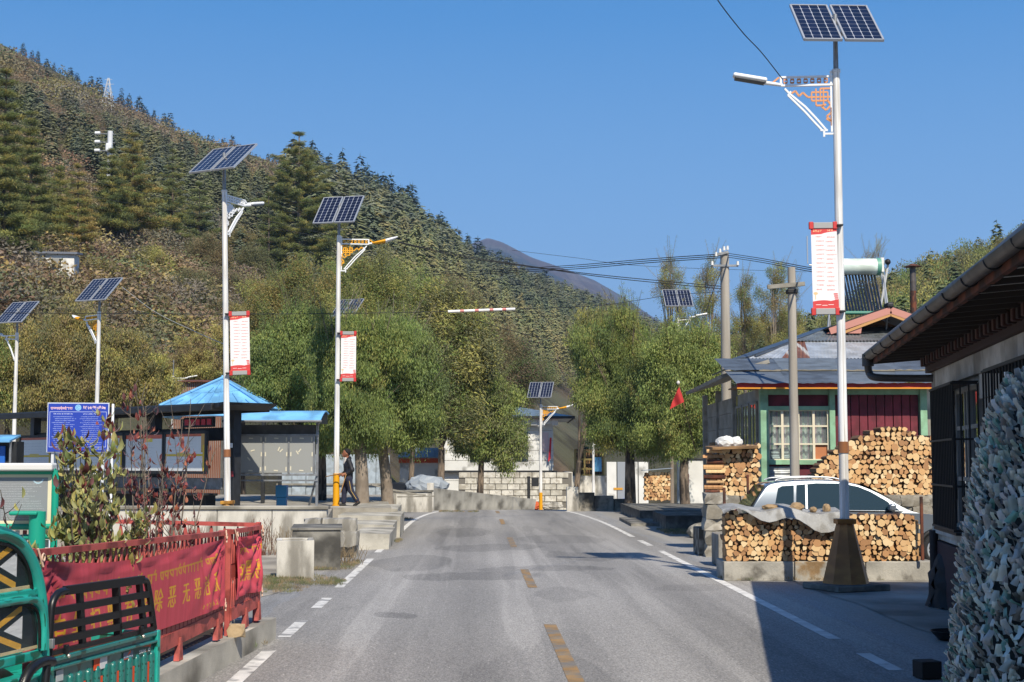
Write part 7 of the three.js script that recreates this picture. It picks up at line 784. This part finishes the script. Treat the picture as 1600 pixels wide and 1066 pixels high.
// ---------------------------------------------------------------- trees
const WILLOW = [clusterGeo(31, 44, .11, .028, .9, .33, .95), clusterGeo(32, 44, .105, .03, .6, .33, .95)], FINE = clusterGeo(33, 46, .13, .036, .1, .5, 1.1), NEEDLE = clusterGeo(34, 70, .3, .032, -.3, .38, .5);
function tree(o) { // blobs: [px, py, rx, ry] in photograph pixels at distance d
  const d = o.d, k = d / F, b = at(o.px, 790, d, o.y ?? gnd(d)), R = rng(o.seed), t = thing(o.name || 'willow_tree', o.label, 'tree', b), list = [], L = sub(b), cs = o.colors, limbs = [], foot = V(0, -.1, 0), fork = L(o.fork ? o.fork[0] : o.px, o.fork ? o.fork[1] : 690, d);
  const blobs = o.blobs.map(([px, py, rx, ry, dz]) => { const c = L(px, py, d); return { c: V(c.x, c.y, (dz || 0)), r: V(rx * k, ry * k, Math.max(rx * k * .85, 1)) }; });
  limbs.push(taperTube([foot, foot.clone().lerp(fork, .5).add(V((R() - .5) * .12, 0, 0)), fork], o.r0, o.r0 * .72, 8, 10)); const vol = blobs.map((q) => q.r.x * q.r.y * (q.r.z)), tot = vol.reduce((a, c) => a + c, 0);
  for (const q of blobs) for (let i = 0; i < 4; i++) { const e = V(q.c.x + (R() - .5) * q.r.x * 1.4, q.c.y + (R() - .2) * q.r.y * .9, q.c.z + (R() - .5) * q.r.z * 1.3), m = fork.clone().lerp(e, .45).add(V(0, q.r.y * .12, 0)); limbs.push(taperTube([fork, m, e], o.r0 * .5, o.r0 * .08, 7, 6)); const e2 = e.clone().add(V((R() - .5) * q.r.x, q.r.y * .4, (R() - .5) * q.r.z)); limbs.push(taperTube([m, m.clone().lerp(e2, .5), e2], o.r0 * .22, o.r0 * .05, 5, 5)); }
  // clumps first, leaves round them: uneven outline with gaps
  for (let bi = 0; bi < blobs.length; bi++) { const q = blobs[bi], n = Math.round(o.n * (o.thin ?? .46) * vol[bi] / tot), nc = Math.max(10, Math.round(n / 15)); const clumps = []; for (let i = 0; i < nc; i++) { const a = R() * 6.283, z = 2 * R() - 1, s = Math.sqrt(1 - z * z), r = R() < .16 ? .95 + R() * .34 : .3 + .7 * R() ** .6; clumps.push([V(q.c.x + Math.cos(a) * s * r * q.r.x, q.c.y + z * r * q.r.y, q.c.z + Math.sin(a) * s * r * q.r.z), .2 + R() * .5, R()]); } for (let i = 0; i < n; i++) { const [c, cr, tone] = clumps[Math.floor(R() * nc)], rr = cr * (o.clump || 1) * Math.min(1.3, q.r.x * .4 + .25), p = V(c.x + (R() + R() - 1) * rr * 1.25, c.y + (R() + R() - 1.15) * rr * (o.hang || 1.5), c.z + (R() + R() - 1) * rr * 1.25); list.push([p, (o.size || 1) * (.7 + R() * .6), R() * 6.28, vary(cs[Math.floor((tone * .7 + R() * .3) * .999 * cs.length)], R, .22)]); }
    const shoots = Math.round((o.shoots ?? 9) * Math.max(1, q.r.x * .8)); for (let i = 0; i < shoots; i++) { const a = R() * 6.283, el = .1 + R() * 1.4, s0 = V(q.c.x + Math.cos(a) * Math.cos(el) * q.r.x * .9, q.c.y + Math.sin(el) * q.r.y * .9, q.c.z + Math.sin(a) * Math.cos(el) * q.r.z * .9), dir = V(Math.cos(a) * Math.cos(el) * .8 + (R() - .5) * .5, .75 + R() * .5, Math.sin(a) * .5).normalize(), L2 = .5 + R() * 1.1, e = s0.clone().addScaledVector(dir, L2), c0 = cs[Math.floor(R() * cs.length)]; limbs.push(rod(s0.clone().addScaledVector(dir, -.5), e, .014, 4, .005)); for (let j = 0; j < 6; j++) list.push([s0.clone().addScaledVector(dir, L2 * j / 5.5).add(V((R() - .5) * .16, 0, (R() - .5) * .16)), (o.size || 1) * (.6 - j * .065), R() * 6.28, vary(c0, R, .2)]); } }
  part('trunk', limbs, o.bark || M.bark, t); instanced('crown', o.geo || WILLOW[o.seed % 2], M.leaf, list, t, 'stuff'); return t;
}
const gD = rgb(.12, .175, .042), gM = rgb(.2, .27, .058), gL = rgb(.29, .345, .075), gY = rgb(.42, .4, .1), oY = rgb(.33, .27, .07), oB = rgb(.24, .18, .075), gO = rgb(.17, .175, .065), brn = rgb(.2, .14, .08);
tree({ seed: 1, px: 503, d: 49, y: .7, r0: .16, label: 'dark green willow left of the yellow-footed lamp, above the arched board roof', blobs: [[452, 590, 62, 62], [480, 535, 55, 50], [420, 560, 32, 42], [455, 500, 20, 22], [500, 640, 34, 55], [408, 610, 26, 30]], n: 7200, colors: [gD, gM, gM, gL] });
tree({ seed: 2, px: 566, d: 46, y: .7, r0: .24, label: 'willow with grey trunk just right of the walking man', bark: M.barkPale, fork: [561, 680], blobs: [[555, 575, 56, 66], [560, 650, 48, 46], [600, 538, 42, 42], [530, 535, 40, 42], [520, 640, 30, 50]], n: 9000, colors: [gD, gM, gM, gL, gY] });
tree({ seed: 3, px: 606, d: 48, y: .7, r0: .22, label: 'willow with trunk leaning left, right of the walking man', bark: M.barkPale, fork: [596, 690], blobs: [[632, 575, 50, 66], [625, 660, 46, 42], [652, 625, 36, 52], [610, 600, 44, 56]], n: 7000, shoots: 14, colors: [gM, gD, gM, gL, gO] });
tree({ seed: 4, px: 684, d: 70, r0: .22, label: 'paler olive willow over the parapet end post', fork: [690, 700], blobs: [[690, 540, 48, 70], [700, 640, 46, 42], [670, 500, 34, 42], [735, 560, 36, 50]], n: 5200, geo: FINE, shoots: 16, size: 1.35, colors: [gM, gO, gO, gY, gL] });
tree({ seed: 5, px: 748, d: 72, r0: .2, label: 'small drooping willow before the far white house', fork: [752, 720], blobs: [[765, 645, 42, 40], [790, 690, 26, 34], [738, 680, 30, 34], [758, 600, 30, 34]], n: 4300, shoots: 14, size: 1.35, colors: [gM, gL, gO, gM] });
tree({ seed: 6, px: 985, d: 60, r0: .26, label: 'broad willow with dark forked trunk on the right road edge', fork: [984, 700], blobs: [[974, 615, 54, 62], [1010, 600, 54, 68], [946, 590, 30, 38], [958, 540, 46, 38], [990, 680, 50, 24], [985, 508, 24, 22], [925, 548, 20, 22], [908, 612, 15, 18], [940, 668, 16, 18], [1022, 690, 24, 16]], n: 11000, thin: .42, shoots: 18, size: 1.1, colors: [gM, gD, gM, gL, gY] });
tree({ seed: 7, px: 1072, d: 58, r0: .22, label: 'bright green willow behind the red flag', fork: [1070, 700], blobs: [[1060, 590, 56, 70], [1085, 560, 50, 44], [1045, 650, 45, 45], [1095, 630, 40, 55], [1035, 548, 30, 30], [1110, 570, 22, 28], [1050, 690, 33, 20]], n: 8600, thin: .42, shoots: 12, size: 1.05, colors: [gM, gL, gL, gM, gY] });
tree({ seed: 8, px: 900, d: 85, r0: .2, label: 'olive willow standing behind the broad right willow', fork: [905, 720], blobs: [[922, 545, 26, 40], [940, 520, 42, 30]], n: 2800, size: 1.6, colors: [gO, gM, gY, gO] });
tree({ seed: 9, px: 470, d: 74, r0: .2, name: 'poplar_tree', label: 'yellow-green poplar below the tall pine, behind the dark willow', fork: [470, 700], geo: FINE, blobs: [[430, 490, 42, 55], [470, 470, 46, 50], [410, 540, 30, 50]], n: 3600, colors: [gY, gO, oY, gM] });
tree({ seed: 10, px: 560, d: 82, r0: .2, name: 'poplar_tree', label: 'olive poplar right behind the yellow-footed lamp arm', fork: [570, 700], geo: FINE, blobs: [[545, 450, 45, 40], [600, 440, 50, 42], [580, 500, 60, 40]], n: 4200, colors: [gO, gY, gM, gO] });
tree({ seed: 11, px: 640, d: 88, r0: .2, name: 'poplar_tree', label: 'olive green poplar left of the hanging tube end', fork: [645, 700], geo: FINE, blobs: [[640, 470, 42, 50], [665, 520, 45, 45], [620, 510, 40, 50]], n: 4000, colors: [gO, gM, gY] });
tree({ seed: 12, px: 712, d: 120, r0: .25, name: 'autumn_tree', label: 'brown-leaved tree under the hanging barrier tube', fork: [715, 640], geo: FINE, blobs: [[705, 470, 38, 36], [730, 500, 36, 38], [765, 540, 38, 30], [700, 530, 40, 40]], n: 3000, size: 1.45, clump: .8, colors: [brn, oB, gO, oB] });
tree({ seed: 13, px: 800, d: 125, r0: .25, name: 'autumn_tree', label: 'olive and brown tree left of the far lamp panel', fork: [800, 680], geo: FINE, blobs: [[790, 570, 36, 32], [830, 590, 36, 30], [800, 620, 40, 30]], n: 2400, size: 1.45, colors: [gO, brn, gD, gO] });
for (const [sd, px, pts, dd, n, l] of [[14, 1050, [[1050, 470, 23, 60], [1045, 430, 10, 30]], 82, 800, 'thin wispy poplar behind the treetop lamp panels'], [15, 1108, [[1105, 490, 27, 60], [1112, 440, 12, 35]], 80, 1000, 'thin wispy poplar left of the tall concrete pole'], [16, 1165, [[1165, 530, 31, 55], [1160, 470, 14, 40]], 84, 1300, 'wispy poplar just right of the tall concrete pole'], [17, 1210, [[1210, 500, 29, 55], [1215, 450, 14, 40]], 82, 1300, 'wispy poplar left of the short concrete pole'], [18, 1235, [[1232, 520, 23, 40], [1240, 470, 8, 30]], 88, 800, 'slender poplar directly behind the short concrete pole'], [19, 1378, [[1372, 420, 8, 35], [1355, 410, 12, 18]], 90, 150, 'sparse bare poplar top behind the solar water heater']]) tree({ seed: sd, px, d: dd, r0: .13, name: 'poplar_tree', label: l, fork: [px, 600], geo: FINE, blobs: pts, n, size: .62, hang: 1.6, clump: .8, colors: [gO, gY, oB, gM], bark: M.barkPale });
for (const [sd, px, pts, dd, n, l, cs, y] of [[21, 95, [[80, 560, 55, 60], [120, 540, 48, 60], [60, 600, 50, 40], [110, 610, 60, 30]], 60, 6800, 'big yellow-olive willow bush behind the blue sign board', [gY, oY, gO, oY, oB]], [22, 180, [[180, 570, 36, 50], [165, 610, 40, 34]], 61, 3600, 'yellow willow bush right of the big one', [oY, gO, gY, oB]], [23, 12, [[5, 570, 34, 55], [20, 610, 36, 40], [-30, 580, 40, 60]], 60, 3800, 'green-yellow willow bush at the far left edge', [gO, gY, gM, oY]], [24, 232, [[230, 590, 26, 40], [245, 610, 26, 30], [215, 615, 20, 24]], 62, 2300, 'smaller yellow bush left of the rusty shed', [gY, oY, gO]], [25, 305, [[300, 565, 26, 32], [325, 580, 20, 24], [278, 585, 20, 30]], 84, 2400, 'yellow autumn bush above the rusty shed', [oY, gY, oB]], [26, 380, [[395, 480, 26, 45], [370, 520, 30, 40]], 80, 2200, 'yellow and rust bush right of the leaning lamp banner', [oY, oB, gY, gO]]]) tree({ seed: sd, px, d: dd, r0: .14, name: 'willow_bush', label: l, fork: [px, 640], geo: WILLOW[1], size: 1.15, blobs: pts, n, hang: 1.2, colors: cs });
// ---- autumn trees scattered on the left slope
[[322, 402, 30, 34, oB], [352, 452, 26, 26, brn], [300, 455, 30, 26, gO], [236, 415, 26, 22, gY], [150, 432, 24, 22, oY], [205, 470, 32, 24, oB], [108, 452, 24, 18, gO], [255, 500, 28, 22, oY], [345, 505, 24, 28, oB], [395, 420, 26, 30, gO], [378, 390, 20, 26, oY], [20, 452, 30, 22, oB], [300, 352, 20, 24, oY], [126, 330, 10, 46, oY]].forEach(([px, py, rx, ry, c], i) => { const d = hit(leftY, LB, LR, px, py + ry); tree({ seed: 60 + i, px, d, y: leftY(px, d), r0: .12, name: 'autumn_tree', label: ['rust', 'brown', 'olive', 'yellow-green', 'gold', 'brown-orange', 'olive-green', 'pale gold', 'dark rust', 'grey-olive', 'bright gold', 'orange-brown', 'amber', 'thin orange'][i] + ' autumn tree ' + ['behind the leaning lamp pole', 'left of the leaning lamp shaft', 'on the brush slope below the narrow pine', 'at the foot of the broad pine', 'right of the white slope house', 'above the left lamp panel', 'below the white slope house', 'over the yellow bushes', 'beside the leaning lamp banner', 'right of the leaning lamp arm', 'under the tall middle pine', 'at the left edge below the house', 'under the leaning lamp panel', 'between the left pines'][i], fork: [px, py + ry * .5], geo: FINE, size: d / 110, shoots: 5, thin: 1, hang: 1.2, blobs: [[px, py, rx, ry], [px + rx * .5, py + ry * .4, rx * .7, ry * .6]], n: 900, colors: [c, c, gO, oB] }); });
// ---- pines: whorls of branches with needle tufts
function pine(o) {
  const d = hit(leftY, LB, LR, o.px, o.base), k = d / F, R = rng(o.seed), x = xOf(o.px, d), gy = leftY(o.px, d), b = V(x, gy, -d), t = thing('pine_tree', o.label, 'tree', b), H2 = PY(o.top, d) - gy, list = [], br = [taperTube([V(0, -.5, 0), V(.1, H2 * .5, 0), V(0, H2 * .985, 0)], H2 * .018, H2 * .003, 10, 8)], lev = Math.round((o.levels || 17) * .72);
  for (let l = 0; l < lev; l++) { const f = l / (lev - 1), y = lerp(o.from * H2, H2 * .97, f), prof = o.prof(f) * k, n = 6 + Math.round(R() * 2); for (let i = 0; i < n; i++) { const a = (i + R()) / n * 6.283, len = prof * (.65 + R() * .55), e = V(Math.cos(a) * len, y + len * (.04 + f * .3 + (R() - .5) * .2), Math.sin(a) * len), s = V(0, y, 0), m = s.clone().lerp(e, .55).add(V(0, -len * .08, 0)); br.push(taperTube([s, m, e], .035 + len * .012, .01, 4, 4)); const c = new THREE.CatmullRomCurve3([s, m, e]), nt = Math.max(2, Math.round(len * 2.7 * (o.dens || 1))); for (let j = 0; j < nt; j++) { const u = .3 + .7 * (j + R()) / nt, p = c.getPoint(Math.min(1, u)); p.add(V((R() - .5) * .55 * len * .5, (R() - .4) * .35, (R() - .5) * .55 * len * .5)); list.push([p, V(1, .62, 1).multiplyScalar((o.size || 1) * (.75 + R() * .8) * (1 - .45 * f)), R() * 6.28, vary(o.colors[Math.floor(R() * o.colors.length)], R, .25)]); } } }
  part('trunk', br, o.bark || M.bark, t); instanced('crown', NEEDLE, M.needle, list, t, 'stuff'); return t;
}
const nG = rgb(.17, .2, .05), nY = rgb(.32, .29, .065), nD = rgb(.1, .13, .036), nO = rgb(.38, .27, .08), cone = (r, p = .85) => (f) => r * (1 - f) ** p + 3;
pine({ seed: 41, px: 462, top: 203, from: .06, levels: 24, label: 'tall dark pine with a bare white stem stretch near the top', prof: (f) => f > .93 ? 8 : f > .84 ? 22 : f > .7 ? 38 * (f > .7 && f < .74 ? .5 : 1) : f > .6 ? 46 : lerp(74, 58, f / .6), colors: [nD, nG, nG, nY], bark: M.barkPale, dens: 2.4, size: 1.6, base: 470 });
pine({ seed: 42, px: 198, top: 207, from: .28, levels: 17, label: 'broad yellowish pine with bare lower trunks above the slope, left of centre', prof: (f) => lerp(54, 10, f ** 1.2), colors: [nG, nY, nO, nG], dens: 1.5, size: 1.45, base: 405 });
pine({ seed: 43, px: 165, top: 232, from: .3, levels: 15, label: 'green pine close against the left side of the broad yellowish pine', prof: cone(38), colors: [nG, nD, nY], dens: 1.4, size: 1.45, base: 400 });
pine({ seed: 44, px: 262, top: 232, from: .08, levels: 17, label: 'narrow green pine right of the broad yellowish pine', prof: cone(38, .75), colors: [nG, nD, nG, nY], dens: 1.4, size: 1.25, base: 395 });
pine({ seed: 45, px: 112, top: 255, from: .1, levels: 15, label: 'yellow-tipped pine between the white house and broad pine', prof: cone(34, .7), colors: [nO, nY, nG], dens: 1.3, size: 1.2, base: 420 });
pine({ seed: 46, px: 36, top: 172, from: .12, levels: 20, label: 'large green pine above the white house at the left edge', prof: (f) => lerp(56, 8, f ** .9), colors: [nG, nD, nY, nG], dens: 1.5, size: 1.45, base: 400 });
pine({ seed: 47, px: -6, top: 105, from: .12, levels: 22, label: 'tallest pine, cut by the left edge of the picture', prof: (f) => lerp(62, 10, f ** .8), colors: [nG, nY, nG, nD], dens: 1.5, size: 1.45, base: 420 });
pine({ seed: 48, px: 84, top: 260, from: .1, levels: 15, label: 'pale green pine right of the large pine over the white house', prof: cone(36, .7), colors: [nG, nY], dens: 1.3, size: 1.45, base: 395 });
pine({ seed: 49, px: 305, top: 285, from: .05, levels: 13, label: 'small pine behind the leaning lamp, right of the narrow pine', prof: cone(30, .7), colors: [nG, nD, nG], dens: 1.3, size: 1.45, base: 395 });
pine({ seed: 50, px: 415, top: 300, from: .02, levels: 13, label: 'low dark pine leaning on the left side of the tallest middle pine', prof: cone(34, .6), colors: [nD, nG], dens: 1.4, size: 1.25, base: 455 });
// ---- right hillside wood and leafless trees on the left slope
{
  const R = rng(360), li = [[], []], fr = [];
  for (let i = 0; i < 2600; i++) { const px = 1020 + R() * 760, rp = pl(RR, px)[1], py = rp + 2 + R() * (690 - rp), d = hit(rightY, RB, RR, px, py); if (d < 74) continue; const x = xOf(px, d), y = rightY(px, d); if (R() < .14) fr.push([V(x, y - .3, -d), V(1, 1, 1).multiplyScalar(5.5 * (.6 + R() * .7)).multiply(V(1.3, 1, 1.3)), R() * 6, vary(nD, R)]); else { const s = 2.2 + R() * 2.6; li[i % 2].push([V(x, y + s * .45, -d), V(s * .95, s * 1.5, s * .95), R() * 6, vary([gY, gO, oY, gM, gO][Math.floor(R() * 5)], R, .3)]); } }
  BUSH.forEach((g, i) => tag(instanced('right_hill_wood', g, M.leaf, li[i], null, 'stuff'), 'yellow-green wood covering the low hill on the right', 'wood', 'wood on the right hill')); tag(instanced('right_hill_wood', FIR[0], M.needle, fr, null, 'stuff'), 'yellow-green wood covering the low hill on the right', 'wood', 'wood on the right hill');
  const bare = (px, py, d0, h, seed, l) => { const d = hit(leftY, LB, LR, px, py), Q = rng(seed), t = thing('bare_tree', l, 'tree', V(xOf(px, d), leftY(px, d), -d)), g = []; const grow = (p, dir, len, r, dep) => { const e = p.clone().addScaledVector(dir, len); g.push(taperTube([p, p.clone().lerp(e, .5).add(V((Q() - .5) * len * .15, 0, (Q() - .5) * len * .15)), e], r, r * .6, 4, 5)); if (dep > 0) for (let i = 0; i < 3; i++) grow(e.clone().lerp(p, Q() * .4), dir.clone().add(V((Q() - .5) * 1.6, (Q() - .25) * .8, (Q() - .5) * 1.6)).normalize(), len * (.62 + Q() * .2), r * .55, dep - 1); }; h *= d / d0; grow(V(0, -.3, 0), V(0, 1, 0), h * .3, h * .018, 4); part('trunk', g.slice(0, 4), M.barkPale, t); part('branches', g.slice(4), flat('#8a8276', .9), t); };
  bare(285, 495, 100, 5.2, 371, 'leafless grey tree on the brush slope left of the leaning lamp'); bare(48, 470, 105, 5, 372, 'leafless grey tree below the white house on the slope'); bare(330, 560, 80, 3.2, 373, 'low leafless grey tree left of the leaning lamp banner'); bare(245, 600, 66, 3.0, 374, 'leafless grey twigs before the rusty shed'); bare(760, 560, 112, 3.6, 375, 'leafless tree before the pale rocks on the slope');
}
scene.fog = new THREE.FogExp2(new THREE.Color(.36, .58, .95), .00013);
renderer.setSize(1024, 682);
renderer.render(scene, camera);
